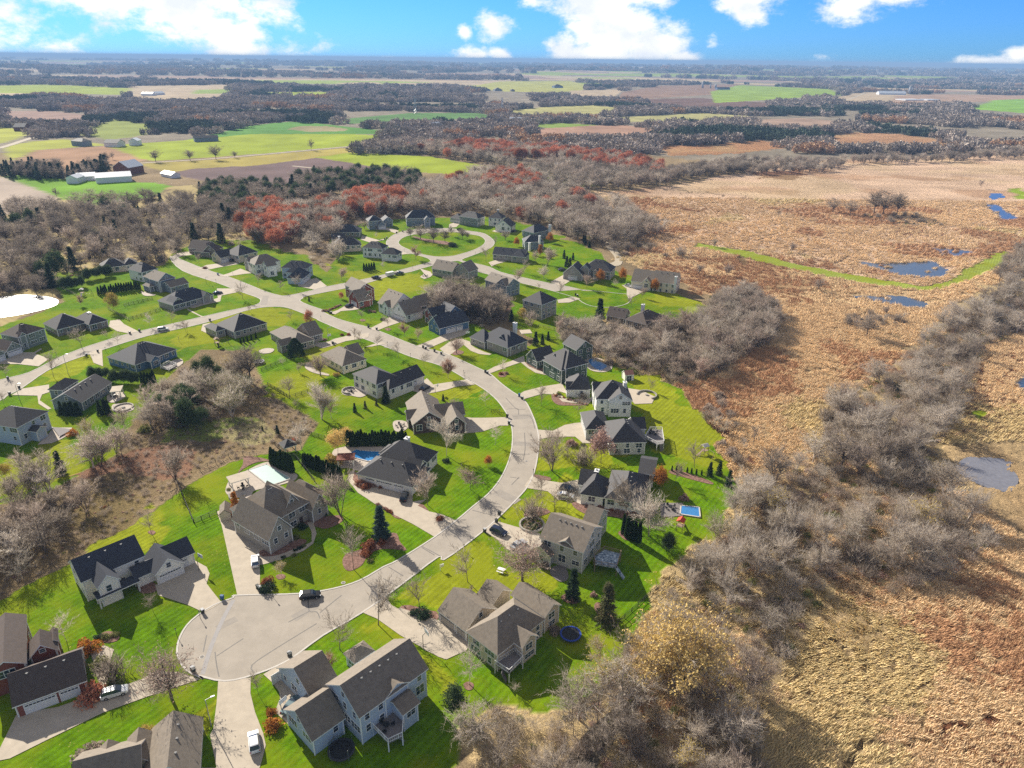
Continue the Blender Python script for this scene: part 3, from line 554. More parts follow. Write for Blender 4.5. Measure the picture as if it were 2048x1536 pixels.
bed('Q',[(680,600),(750,640),(830,690),(960,705),(1000,700),(860,650),(740,600)]); bed('M',[(880,345),(1000,370),(1100,385),(1220,400),(1320,445),(1200,430),(1080,410),(950,380)]); bed('P',[(380,385),(410,375),(440,390),(405,400)])
bed('P',[(620,470),(655,460),(685,475),(650,490)]); bed('G',[(350,740),(540,770),(640,850),(560,790),(480,780),(400,800),(330,840),(290,870),(330,800)])
bed('G',[(460,1470),(560,1440),(720,1400),(740,1440),(600,1500),(480,1510)])
# ------------------------------------------------------------------ houses
def wallm(name,c,brick=False):
    if brick: return mat(name,c,.9,2.5,.16,col2=tuple(x*.75 for x in c),wave=('Z',2.2,.10))
    return mat(name,c,.75,.6,.05,wave=('Z',1.35,.07))
def stone(name,c): return mat(name,c,.9,1.8,.35,.02,6,col2=tuple(x*.6 for x in c))
RFD=mat('roof_shingle_charcoal',(.048,.046,.05),.75,1.3,.22,.01,14,wave=('Z',2.6,.12),spec=.5)
RFG=mat('roof_shingle_grey_brown',(.205,.17,.132),.8,1.3,.24,.01,14,wave=('Z',2.6,.14),spec=.5)
RFB=mat('roof_shingle_brown',(.085,.062,.052),.8,1.3,.24,.01,14,wave=('Z',2.6,.14),spec=.5)
RFR=mat('roof_shingle_reddish',(.44,.20,.145),.8,1.3,.2,.01,14,wave=('Z',2.6,.14),spec=.5)
RFN=mat('roof_shingle_navy',(.035,.04,.055),.75,1.3,.22,.01,14,wave=('Z',2.6,.12),spec=.5)
WM={'white':wallm('siding_white',(.84,.80,.72)),'cream':wallm('siding_cream',(.74,.66,.52)),'beige':wallm('siding_beige',(.56,.48,.38)),'grey':wallm('siding_grey',(.50,.50,.48)),
 'lblue':wallm('siding_light_blue',(.42,.50,.60)),'blue':wallm('siding_blue',(.10,.18,.30)),'slate':wallm('siding_slate',(.20,.24,.28)),'green':wallm('siding_green',(.10,.135,.11)),'sage':wallm('siding_sage',(.22,.25,.22)),
 'brick':wallm('brick_red',(.28,.09,.065),True),'dbrick':wallm('brick_dark',(.12,.085,.08),True),'brown':wallm('siding_brown',(.22,.19,.16)),'stone':stone('stone_wall',(.42,.39,.35)),'taupe':wallm('siding_taupe',(.34,.31,.28)),'pale':wallm('siding_pale',(.74,.74,.71)),'barnred':wallm('barn_red',(.16,.07,.05)),'metalw':wallm('metal_white',(.74,.76,.78))}
M_DOORW=mat('garage_door_white',(.72,.71,.70),.6,wave=('Z',.55,.12)); M_DOORT=mat('garage_door_tan',(.40,.36,.31),.6,wave=('Z',.55,.12)); M_FDOOR=mat('front_door_dark',(.06,.035,.03),.5,2,.2)
WCACHE={}
def window_mesh(w,h):
    k=(round(w,1),round(h,1))
    if k not in WCACHE:
        a=MB(); t=.13
        a.box(-w/2-t,-.07,-h/2-t,w/2+t,0.0,-h/2,0); a.box(-w/2-t,-.07,h/2,w/2+t,0,h/2+t*1.3,0); a.box(-w/2-t,-.07,-h/2,-w/2,0,h/2,0); a.box(w/2,-.07,-h/2,w/2+t,0,h/2,0)
        nm=max(1,round(w/.9))
        for i in range(1,nm): a.box(-w/2+w*i/nm-.05,-.06,-h/2,-w/2+w*i/nm+.05,0,h/2,0)
        a.box(-w/2,-.05,-.03,w/2,0,.03,0)
        b=MB(); b.box(-w/2,-.03,-h/2,w/2,0.0,h/2,0)
        WCACHE[k]=(a.mesh('window_frame',M_WHITE),b.mesh('window_pane',M_GLASS))
    return WCACHE[k]
GC={}
def gdoor_mesh(w,m):
    k=(w,m.name)
    if k not in GC:
        a=MB(); a.box(-w/2,-.05,0,w/2,0,2.3,0)
        f=MB(); f.box(-w/2-.16,-.09,0,-w/2,0,2.46,0); f.box(w/2,-.09,0,w/2+.16,0,2.46,0); f.box(-w/2,-.09,2.3,w/2,0,2.46,0)
        l=MB(); n=int(w/.6)
        for i in range(n): l.box(-w/2+.12+i*(w-.12)/n,-.07,1.85,-w/2+i*(w-.12)/n+.12+(w-.12)/n-.12,-.02,2.15,0)
        GC[k]=(a.mesh('garage_door',m),f.mesh('door_frame',M_WHITE),l.mesh('door_window',M_GLASS))
    return GC[k]
HOUSES={}
FOOT=[]   # footprints, to keep trees out
def house(key,label,wall,roof,wings,chim=(),seed=0,pitch=.72,fascia=True,storeyh=2.8,win=1.0,door=None,cat='house',name='house',plain=False,vents=0,gdm=None):
    rnd=random.Random(seed+len(key)*7+sum(map(ord,key)))
    W_=[]; th0=None; vents=vents or (3 if cat=='house' and not plain else 0)
    for wi,wg in enumerate(wings):
        f,x1,y1,x2,y2,dep,ez,typ=wg[:8]; opt=wg[8] if len(wg)>8 else {}
        a=gp(f,x1,y1,ez)[:2]; b=gp(f,x2,y2,ez)[:2]; d=b-a; th=math.atan2(d[1],d[0]); L=np.hypot(*d)
        if th0 is None: th0=th
        else: th=th0+round((th-th0)/(math.pi/2))*math.pi/2
        u=np.array((math.cos(th),math.sin(th))); v=np.array((-u[1],u[0]))
        mid=(a+b)/2; a=mid-u*L/2
        if isinstance(dep,tuple): q=gp(dep[2] if len(dep)>2 else f,dep[0],dep[1],ez)[:2]; dep=abs(float((q-a)@v))
        W_.append(dict(a=a,u=u,v=v,L=float(L),D=float(dep),z=ez+.003*wi,t=typ,o=opt,p=opt.get('p',pitch)))
    cen=sum((w['a']+w['u']*w['L']/2+w['v']*w['D']/2)*w['L']*w['D'] for w in W_)/sum(w['L']*w['D'] for w in W_)
    root=empty(name,(cen[0],cen[1],0),0,label,cat,'houses of the estate' if cat=='house' else None)
    for w in W_: w['a']=w['a']-cen
    loc=lambda w,s,t:w['a']+w['u']*s+w['v']*t
    wm=WM[wall]; mats={}
    wb=MB(); rb=MB(); tb=MB(); ov=.42
    walls=[]
    for w in W_:
        L,D,z=w['L'],w['D'],w['z']; o=w['o']; ovh=o.get('ov',ov); dd=min(.008*(W_.index(w)+1),.08)
        c=[loc(w,ovh+dd,ovh+dd),loc(w,L-ovh-dd,ovh+dd),loc(w,L-ovh-dd,D-ovh-dd),loc(w,ovh+dd,D-ovh-dd)]
        w['c']=c
        mi={'main':0}.get('main',0)
        z0=o.get('z0',-.4)
        if not o.get('open'):
            for i in range(4):
                p,q=c[i],c[(i+1)%4]; wb.face([(*p,z0),(*q,z0),(*q,z),(*p,z)],o.get('m',0)); walls.append((w,i,p,q))
                if fascia: 
                    ww_=.11; ct=MB(); ct.box(p[0]-ww_,p[1]-ww_,z0+.4,p[0]+ww_,p[1]+ww_,z,0); ct.build('corner_trim',M_WHITE,root)
        else:
            for i in range(4):
                p=c[i]; ct=MB(); ct.box(p[0]-.12,p[1]-.12,0,p[0]+.12,p[1]+.12,z,0); ct.build('post',M_WHITE,root)
        e=[loc(w,0,0),loc(w,L,0),loc(w,L,D),loc(w,0,D)]; ft=.24; mW=1
        if w['t']=='f': # flat or deck-like roof
            rb.solid([(*k,z-.15) for k in e]+[(*k,z+.1) for k in e],[(3,2,1,0),(4,5,6,7),(0,1,5,4),(1,2,6,5),(2,3,7,6),(3,0,4,7)],[1,0,1,1,1,1]); w['rh']=.1; continue
        if w['t']=='h':
            if L>=D: r1,r2=loc(w,D/2,D/2),loc(w,L-D/2,D/2); rh=D/2*w['p']
            else: r1,r2=loc(w,L/2,L/2),loc(w,L/2,D-L/2); rh=L/2*w['p']
            vs=[(*k,z-ft) for k in e]+[(*k,z) for k in e]+[(*r1,z+rh),(*r2,z+rh)]
            fs=[(3,2,1,0),(0,1,5,4),(1,2,6,5),(2,3,7,6),(3,0,4,7)]
            if abs(L-D)<.05: fs+=[(4,5,8),(5,6,8),(6,7,8),(7,4,8)]; ms=[1]*5+[0]*4
            elif L>=D: fs+=[(4,5,9,8),(5,6,9),(6,7,8,9),(7,4,8)]; ms=[1]*5+[0]*4
            else: fs+=[(4,5,8),(5,6,9,8),(6,7,9),(7,4,8,9)]; ms=[1]*5+[0]*4
            rb.solid(vs,fs,ms); w['rh']=rh
        else:
            # gable: two slabs; 'x' ridge along u, 'y' ridge along v
            if w['t']=='x': A,B,C_,D_=e[0],e[1],e[2],e[3]; half=D/2
            else: A,B,C_,D_=e[1],e[2],e[3],e[0]; half=L/2
            rh=half*w['p']; r1=(A+D_)/2; r2=(B+C_)/2; w['rh']=rh
            for P0,P1,Q1,Q0 in ((A,B,r2,r1),(C_,D_,r1,r2)):
                vs=[(*P0,z-ft),(*P1,z-ft),(*Q1,z+rh-ft),(*Q0,z+rh-ft),(*P0,z),(*P1,z),(*Q1,z+rh),(*Q0,z+rh)]
                rb.solid(vs,[(3,2,1,0),(4,5,6,7),(0,1,5,4),(1,2,6,5),(3,0,4,7)],[1,0,1,1,1])
            # gable triangles of the wall
            if not o.get('open'):
                idx=((3,0),(1,2)) if w['t']=='x' else ((0,1),(2,3))
                for i,j in idx:
                    p,q=c[i],c[j]; m_=(p+q)/2; hh=(np.hypot(*(q-p))/2)*w['p']
                    wb.face([(*p,z-.001),(*q,z-.001),(*m_,z+hh+ovh*w['p']-ft*1.1)],o.get('m',0))
                    w.setdefault('gab',[]).append((i,j,hh))
    if wb.f: wb.build('wall',[wm]+[WM[k] for k in ('stone','brick','white')],root)
    ro=rb.build('roof',[roof,M_WHITE if fascia else roof],root)
    inside=lambda p,z,me_:any((x is not me_) and z<x['z']+.2 and (lambda s,t:ov-.35<s<x['L']-ov+.35 and ov-.35<t<x['D']-ov+.35)((p-x['a'])@x['u'],(p-x['a'])@x['v']) for x in W_)
    cw=-cen
    if not plain:
        for (w,i,p,q) in walls:
            o=w['o']; d=q-p; Ln=np.hypot(*d)
            if Ln<1.8: continue
            d=d/Ln; nrm=np.array((d[1],-d[0])); facing=((cw-(p+q)/2)@nrm)>0
            rz=math.atan2(d[1],d[0])
            side='frbl'[i]; gd=o.get('g',{})
            n_st=max(1,int(round((w['z']-.2)/storeyh)))
            if side in gd:
                ds=gd[side]; tot=sum(ds)+.7*(len(ds)-1); s=(Ln-tot)/2
                for dw in ds:
                    pt=p+d*(s+dw/2)+nrm*.0; s+=dw+.7
                    m1,m2,m3=gdoor_mesh(dw,gdm or M_DOORW); o1=link('garage_door',m1,root,(pt[0],pt[1],0),rz); link('door_frame',m2,o1); link('door_window',m3,o1)
            for st in range(n_st):
                if st==0 and side in gd: continue
                zc=w['z']-1.25-storeyh*(n_st-1-st)
                if zc<.9: zc=1.35
                if not facing and (win<.9 or rnd.random()<.45): continue
                n=max(1,int(Ln/(2.9 if facing else 5)))
                for k in range(n):
                    if rnd.random()<(.12 if facing else .35) : continue
                    t=Ln*(k+.5)/n+rnd.uniform(-.2,.2); pt=p+d*t
                    wv=rnd.choice((.9,1.0,1.8,1.8,2.6)) if Ln/n>3 else .9
                    hv=1.5 if rnd.random()<.8 else 1.2
                    if st==0 and facing and rnd.random()<.12: wv,hv=1.8,2.0
                    zz=min(zc,w['z']-.45-hv/2)
                    if inside(pt+nrm*.15,zz,w) or inside(pt+nrm*.15-d*wv/2,zz,w) or inside(pt+nrm*.15+d*wv/2,zz,w): continue
                    fm,pm=window_mesh(wv,hv); o1=link('window',fm,root,(pt[0],pt[1],zz),rz); link('pane',pm,o1)
        for w in W_:
            for (i,j,hh) in w.get('gab',[]):
                if hh<2.0: continue
                p,q=w['c'][i],w['c'][j]; d=(q-p)/np.hypot(*(q-p)); nrm=np.array((d[1],-d[0])); m_=(p+q)/2
                if ((cw-m_)@nrm)<0 or inside(m_+nrm*.2,w['z']+.9,w): continue
                fm,pm=window_mesh(.9,1.2 if hh>2.4 else .8); o1=link('window',fm,root,(m_[0],m_[1],w['z']+hh*.36),math.atan2(d[1],d[0])); link('pane',pm,o1)
    if door:
        w=W_[door[0]]; p=w['c']['frbl'.index(door[1])]; q=w['c'][('frbl'.index(door[1])+1)%4]; d=(q-p)/np.hypot(*(q-p)); pt=p+d*np.hypot(*(q-p))*door[2]; n_=np.array((d[1],-d[0]))
        b=MB(); b.box(-.5,-.06,0.05,.5,0,2.15,0); o1=b.build('front_door',M_FDOOR,root,(pt[0],pt[1],0),math.atan2(d[1],d[0])); b=MB(); b.box(.36,-.12,.98,.42,-.06,1.1,0); b.build('handle',M_METAL,o1)
    for ci,ch in enumerate(chim):
        f,x,y,zt=ch[:4]; pt=gp(f,x,y,zt)[:2]-cen; u=W_[0]['u']; b=MB(); b.obox(pt,u,.55,.8,2,zt,0); b.obox(pt,u,.68,.93,zt,zt+.15,1); b.obox(pt,u,.2,.2,zt+.15,zt+.5,2)
        b.build('chimney',[WM['pale'] if len(ch)<5 else WM[ch[4]],M_WHITE,M_METAL],ro)
    # roof vents along the ridge of the largest wing
    if vents:
        w=max(W_,key=lambda k:k['L']*k['D']); vm=MB(); vm.box(-.15,-.15,-.1,.15,.15,.16,0); vm.box(-.19,-.19,.16,.19,.19,.2,0); vme=vm.mesh('roof_vent',mat('vent_dull',(.20,.20,.20),.7))
        for k in range(vents):
            if w['t']=='y': pt=loc(w,w['L']/2+.9,w['D']*(.25+.5*k/max(1,vents-1)))
            elif w['t']=='x': pt=loc(w,w['L']*(.25+.5*k/max(1,vents-1)),w['D']/2-.9)
            elif w['L']>=w['D']: a_=w['D']/2; pt=loc(w,a_+(w['L']-2*a_)*k/max(1,vents-1),w['D']/2-.9)
            else: a_=w['L']/2; pt=loc(w,w['L']/2+.9,a_+(w['D']-2*a_)*k/max(1,vents-1))
            zz=w['z']+w['rh']-.9*w['p']
            link('roof_vent',vme,ro,(pt[0],pt[1],zz))
    for w in W_: FOOT.append((w['a']+cen,w['u'],w['v'],w['L'],w['D']))
    HOUSES[key]=(root,W_,cen); return root
x_={'ov':.3}
house('A1','cream two-storey farmhouse with charcoal roof and long front porch by the cul-de-sac','white',RFN,[('A',485,425,870,262,9.5,5.7,'x'),('A',590,470,718,395,7,5.4,'y',{'p':1.0}),('A',600,545,825,402,3.2,2.9,'f',{'open':1}),('A',935,388,1103,298,8,3.1,'y',{'g':{'f':(4.9,)},'p':.9}),('A',1000,330,1163,235,7.5,3.1,'x',{'g':{'f':(3,)}}),('A',815,412,965,330,5.5,2.9,'x',{'p':.6})],seed=1,door=(0,'f',.6))
house('A2','red brick house with brown roof and three-bay garage at the lower left','brick',RFB,[('A',-90,990,160,905,15,5.8,'y',{'p':.62}),('A',75,1150,522,1035,10,3.1,'x',{'g':{'f':(4.9,3.0)}}),('A',170,880,350,835,5,4.6,'y',{'p':1}),('A',300,790,352,775,4,4.9,'y',{'p':1})],seed=2)
house('A3','low house with grey brown hipped roof cut by the bottom edge beside the slabbed drive','cream',RFG,[('A',850,1660,1200,1565,11.5,3.0,'y',{'p':.75}),('A',430,1720,850,1620,9,3.0,'x'),('A',735,1540,905,1490,6,3.2,'y',{'p':.9}),('A',560,1600,690,1560,6,3.1,'y',{'p':.9})],seed=3)
house('B1','large pale blue house with two long gables and raised rear deck near the cul-de-sac','lblue',RFG,[('B',955,1240,1372,938,10.5,7.0,'x'),('B',1110,1132,1262,1015,6,7.0,'y',{'p':.6}),('B',1215,1222,1325,1142,5.5,4.6,'x',{'p':.35}),('B',678,1388,870,1228,9.5,4.0,'x',{'p':.75}),('B',720,1215,880,1085,15,3.2,'x',{'g':{'b':(4.9,3)}}),('B',930,915,1050,830,4,3.2,'h')],seed=4,vents=5)
house('C1','beige house with grey brown roof, three-bay side garage and small corner deck','beige',RFG,[('C',585,862,872,642,(385,722),4.7,'h',{'p':.85}),('C',228,587,387,722,9.5,3.0,'x',{'g':{'f':(4.9,3.0)}}),('C',735,822,832,742,8,4.9,'y',{'p':.8}),('C',872,636,970,556,10,4.7,'y',{'p':.7}),('C',560,560,672,470,5,3.0,'y')],seed=5,vents=3,gdm=M_DOORT)
house('C2','pale grey two-storey house with fine brown roof and tarp-covered deck','grey',RFG,[('C',835,152,1102,246,(1243,96),6.4,'x',{'p':.62}),('C',918,186,1068,238,5,5.9,'y',{'p':.6}),('C',768,226,905,278,7,3.0,'y',{'g':{'b':(4.9,)}}),('C',1090,60,1180,92,8,6.2,'x')],seed=6,vents=5)
house('G1','stone-fronted mansion with steep gables and pale pool terrace','stone',RFG,[('G',480,1292,848,1085,(400,1050),5.4,'h',{'p':.85}),('G',505,1375,740,1305,15,4.2,'y',{'p':1.45}),('G',640,1142,790,1104,10,5.8,'y',{'p':1.6}),('G',842,1148,1010,1108,12,3.8,'y',{'p':1.4}),('G',800,1085,960,1010,9,4.6,'h')],seed=7,pitch=1.0,vents=3,door=(0,'f',.8))
house('H1','white house with long charcoal roof, three garage bays and white chimney','white',RFD,[('H',45,874,478,978,11,3.0,'h',{'g':{'f':(2.7,4.9,3.0)},'p':.7}),('H',500,838,714,714,15,4.0,'h',{'p':.85}),('H',505,838,620,800,5,4.1,'y',{'p':.9}),('H',350,740,480,690,7,3.6,'h')],chim=[('H',437,600,8.5)],seed=8)
house('H2','dark brick house with grey gabled roof and white-trimmed windows','dbrick',RFG,[('H',478,500,742,470,17,3.6,'y',{'p':.72}),('H',745,502,897,492,9,3.6,'y',{'p':.95}),('H',660,440,888,420,8,3.6,'x'),('H',437,458,530,452,6,3.4,'x')],seed=9,vents=5)
house('H3','white two-storey house with charcoal roof and double garage above a round patio','white',RFD,[('H',15,104,200,190,10,5.8,'h',{'p':.55}),('H',300,222,582,120,9,3.1,'x',{'g':{'f':(4.9,3)}}),('H',200,196,310,224,12,4.2,'h')],seed=10)
house('Q2','dark green two-storey house with stone porch and white corner boards','green',RFD,[('Q',1110,662,1332,605,14,6.2,'h',{'p':.8}),('Q',842,590,1112,662,12,5.6,'h',{'p':.8}),('Q',715,535,842,592,9,3.3,'y',{'p':1}),('Q',950,562,1040,600,5,6.0,'y',{'p':1}),('Q',962,632,1042,648,4,3.2,'y',{'m':1}),('Q',1060,420,1230,480,9,5.2,'x')],seed=11)
house('Q3','light grey two-storey house with charcoal roof, white chimney and curved stone patio','pale',RFD,[('Q',1400,952,1748,955,12,6.2,'h',{'p':.75}),('Q',1135,866,1352,850,10,3.3,'h',{'p':.9}),('Q',1075,800,1140,860,8,3.2,'y'),('Q',1530,977,1748,955,6,6.3,'y',{'p':.7}),('Q',1330,810,1400,880,7,6.0,'y',{'p':.8})],chim=[('Q',1680,790,9)],seed=12)
house('I3','grey house with broad charcoal hipped roof and white railed rear deck','grey',RFD,[('I',765,637,1052,632,14,4.4,'h',{'p':.7}),('I',578,532,770,530,12,4.0,'h',{'p':.7}),('I',940,520,1050,540,7,4.2,'x')],seed=13)
house('I4','long grey house with charcoal cross-gabled roof behind two bare trees','pale',RFD,[('I',720,1060,1030,1110,15,3.6,'h',{'p':.7}),('I',535,1030,722,1058,10,3.4,'h',{'p':.95}),('I',520,970,640,960,8,3.3,'x',{'g':{'l':(4.9,)}}),('I',985,880,1110,870,10,4.4,'x',{'p':.4})],chim=[('I',667,850,6.0,'dbrick')],seed=14)
house('K1','sage green two-storey house with paired garages at the left edge','sage',RFB,[('K',150,832,388,752,11,6.0,'h',{'p':.6}),('K',55,948,190,900,8,3.1,'y',{'g':{'f':(4.9,)},'p':.9}),('K',-90,1010,45,958,10,3.1,'y',{'g':{'f':(4.9,)}}),('K',165,830,230,808,3,6.0,'y',{'p':1})],seed=15)
house('K2','brown ranch house with charcoal hipped roof south of the bright pond','brown',RFD,[('K',480,768,742,702,(345,715),3.2,'h',{'p':.7}),('K',750,722,932,688,14,3.2,'h',{'p':.7})],seed=16,chim=[('K',760,620,6)])
house('K3','deep blue ranch house with dark roof and small garden gable','blue',RFN,[('K',1150,1068,1512,930,(872,1010),3.3,'h',{'p':.55}),('K',1285,1042,1372,1007,6,3.2,'y',{'p':.8})],seed=17)
house('K4','slate house with wide charcoal roof and covered rear patio among dark conifers','slate',RFD,[('K',700,1388,958,1213,(428,1373),3.3,'x',{'p':.55}),('K',415,1270,520,1290,9,3.3,'h',{'g':{'l':(4.9,)}})],seed=18,vents=4)
house('F5','blue grey two-storey house with rear sunroom at the left edge','lblue',RFD,[('F',105,692,313,582,(-60,620),6.4,'h',{'p':.6}),('F',232,718,300,680,4,3.6,'y',{'p':.5})],seed=19)
house('K6','low tan house with charcoal hipped roof behind tall dark hedges','beige',RFD,[('K',865,242,1080,215,11,3.2,'h'),('K',1075,225,1160,195,10,3.2,'h')],seed=20)
house('K7','white-gabled house with grey roof between hedge and green lawn','pale',RFD,[('K',1088,250,1205,278,10,5.4,'h'),('K',1190,260,1310,225,9,4,'h')],seed=21)
house('K8','slate two-storey house with small hipped porch beside a cedar hedge','slate',RFG,[('K',1215,310,1360,352,9,6.0,'h'),('K',1358,356,1490,315,9,6.0,'y',{'p':.7}),('L',0,492,166,452,8,3.2,'x',{'p':.6}),('K',1205,385,1280,400,3,3.0,'h')],seed=22)
house('K9','stone ranch house with long navy roof facing the street corner','stone',RFN,[('L',25,645,375,548,13,3.2,'h',{'p':.65}),('L',25,642,122,605,6,3.2,'y',{'p':.8}),('L',285,580,347,556,5,3.2,'y',{'p':1})],seed=23)
house('L1','brick house with brown roof at the end of the upper street','brown',RFB,[('L',150,152,310,165,11,3.4,'x'),('L',305,188,490,150,11,3.3,'h'),('L',300,178,380,200,5,3.4,'y',{'p':.9})],seed=24)
house('L2','dark-roofed house with white garage doors near the upper street end','beige',RFD,[('L',430,240,565,208,9,3.3,'x',{'g':{'f':(4.9,3)}}),('L',565,215,770,190,13,4.2,'h')],seed=25)
house('L3','white two-storey house with stone garage gable on the upper street','white',RFG,[('L',722,300,945,262,11,6.0,'h',{'p':.7}),('L',600,292,722,310,8,3.6,'y',{'m':1,'p':.9}),('L',770,300,838,312,6,6.0,'y',{'p':.9})],seed=26)
house('L4','light blue two-storey house with arched white garage doors on the corner','lblue',RFN,[('L',945,322,1170,330,9,5.9,'h',{'p':.7}),('L',1085,408,1250,370,9,3.3,'h',{'g':{'f':(4.9,3)},'p':.9}),('L',1020,350,1090,380,6,4.2,'h')],seed=27)
house('L5','taupe ranch house with grey roof and a row of cypress behind','taupe',RFD,[('L',545,872,832,792,(302,825),3.3,'h',{'p':.62}),('L',385,864,480,845,10,3.3,'h',{'p':.62})],seed=28)
house('L6','brown ranch house with grey brown roof and white garage beside a round evergreen','taupe',RFG,[('L',1050,985,1237,935,(790,885),3.3,'h',{'p':.62}),('L',1195,912,1308,882,12,3.2,'x',{'g':{'r':(4.9,)}}),('L',880,975,962,985,6,3.3,'y',{'p':.9})],seed=29)
house('P7','cream ranch house with sagging grey brown roof behind a pink-leaved tree','cream',RFG,[('P',215,830,452,757,(-112,746),3.4,'h',{'p':.65}),('P',310,728,437,703,9,3.2,'x',{'g':{'r':(4.9,)}})],seed=30,vents=6)
house('P1','red brick two-storey house with white garage doors on the corner','brick',RFG,[('P',378,112,528,80,15,6.0,'y',{'p':.8}),('P',405,188,520,180,8,3.4,'y',{'p':.9}),('P',262,165,372,212,7,3.4,'y',{'p':.9,'g':{'f':(4.9,)}}),('P',245,92,378,112,9,6.0,'x')],seed=31)
house('P2','cream house with steep cross gables and paired garage doors beside the brick house','pale',RFG,[('P',550,218,692,272,14,4.6,'x',{'p':.8}),('P',680,290,828,345,10,3.4,'y',{'g':{'f':(4.9,3)},'p':.9}),('P',828,215,980,250,8,4.8,'y',{'p':.8}),('P',590,240,650,262,5,4.6,'y',{'p':1})],seed=32)
house('P3','blue and brick house with long navy garage roof on the inner street','blue',RFN,[('P',1145,468,1438,395,9.5,3.4,'x',{'g':{'f':(4.9,3)},'p':.85}),('P',985,312,1085,345,10,4.6,'y',{'p':.8,'m':2}),('P',1085,300,1250,330,9,4.6,'x',{'p':.8}),('P',1085,360,1150,385,8,4,'y',{'p':.9})],seed=33)
house('Q1','stone house with black hipped roof and pale pergola behind it','stone',RFN,[('Q',580,452,752,387,17,4.2,'h',{'p':.8}),('Q',195,352,320,412,8,3.3,'h',{'p':.9}),('Q',320,400,580,450,9,4.0,'h',{'p':.8}),('Q',440,385,540,420,6,4.4,'y',{'p':1})],chim=[('Q',625,220,9)],seed=34)
house('M1','dark-roofed brown house at the edge of the oak wood','brown',RFN,[('M',105,312,385,310,12,3.5,'h',{'p':.7})],seed=35)
house('M2','tan house with charcoal roof and short chimney behind leafless thicket','beige',RFD,[('M',125,445,400,430,10,4.0,'h',{'p':.8}),('M',110,380,240,370,8,4,'x')],chim=[('M',182,350,7)],seed=36)
house('M3','pale aqua two-storey house beside four dark cypress trees','pale',RFD,[('M',400,455,600,470,9,6.0,'h',{'p':.7}),('M',575,525,748,520,8,4.2,'h',{'p':.8})],seed=37)
house('M4','dark grey house with white garage doors north of the ring road','slate',RFN,[('M',465,205,600,195,9,6.0,'h'),('M',560,238,632,232,7,3.4,'y',{'g':{'f':(4.9,)}}),('M',615,205,692,190,8,4.5,'y')],seed=38)
house('M5','wide navy-roofed two-storey house above the green oval','slate',RFN,[('M',825,178,1108,170,11,5.6,'h',{'p':.9}),('M',850,195,930,192,5,4,'y',{'p':.9}),('M',1000,190,1060,188,4,6.0,'y',{'p':1})],seed=39)
house('M6','sage two-storey house with slate roof on the far ring road','sage',RFD,[('M',1330,155,1515,180,10,6.0,'h'),('M',1240,172,1345,180,9,3.3,'h',{'g':{'f':(4.9,3)}})],seed=40)
house('M7','grey brown house half hidden by the central bare grove','taupe',RFG,[('M',1068,655,1270,690,11,4.0,'x'),('M',1270,690,1440,680,10,4.2,'y',{'p':.9})],seed=41)
house('N1','white house with tan stone gable at the far right of the ring road','white',RFD,[('N',365,170,500,180,10,6.0,'h'),('N',470,230,560,260,8,3.6,'y',{'m':1,'g':{'f':(4.9,)}}),('N',560,258,662,232,12,3.8,'x')],chim=[('N',460,95,10,'stone')],seed=42)
house('N2','black-roofed house under bare trees beyond an orange maple','slate',RFN,[('N',805,318,965,285,11,5.4,'h'),('N',662,305,815,310,9,3.4,'h')],chim=[('N',960,240,9)],seed=43)
house('N3','long stone ranch house with slate roof and two small dormers','stone',RFN,[('N',405,520,718,548,9,3.4,'x',{'p':.8}),('N',690,545,800,520,9,3.6,'h')],seed=44)
house('N9','dark house with twin chimneys behind the long stone ranch','slate',RFN,[('N',715,405,905,400,10,5.0,'h')],chim=[('N',862,345,9),('N',765,412,7)],seed=45)
house('N4','blue-grey gabled house with white window trim beside the grove','slate',RFG,[('N',330,765,542,832,(655,788),6.0,'x',{'p':.65}),('N',440,800,542,832,4,6.0,'y',{'p':.8})],seed=46)
house('N5','square beige two-storey house with half dark hipped roof','taupe',RFD,[('N',690,957,882,1008,(1046,953),7.6,'h',{'p':.7})],seed=47)
house('O1','stone and green gabled house with open garage beside an orange maple','taupe',RFD,[('O',210,470,490,500,12,4.6,'h',{'p':.8}),('O',52,500,190,545,10,3.3,'y',{'g':{'f':(4.9,)},'p':.9,'m':1}),('O',205,460,270,480,5,6,'y',{'p':1}),('O',315,500,370,510,4,4.5,'y',{'p':1})],seed=48)
house('O2','cream stone house with tan roof on the edge of the marsh','cream',RFG,[('O',680,585,880,610,13,4.0,'x',{'p':.8,'g':{'f':(4.9,3)}}),('O',880,600,1120,612,12,5.0,'x',{'p':.8}),('O',780,600,875,612,5,4.0,'y',{'p':1}),('O',985,610,1105,612,5,3.6,'x',{'p':.6})],chim=[('O',1115,545,9)],seed=49)
house('O3','house with brown roof half lost in the thicket below the upper cul-de-sac','brown',RFB,[('O',622,952,832,1006,(942,905),3.6,'h',{'p':.6})],chim=[('O',798,812,8)],seed=50)
house('O4','low brown-roofed garage wing behind a tall bare tree','brown',RFB,[('O',440,915,620,945,9,3.2,'x')],seed=51)
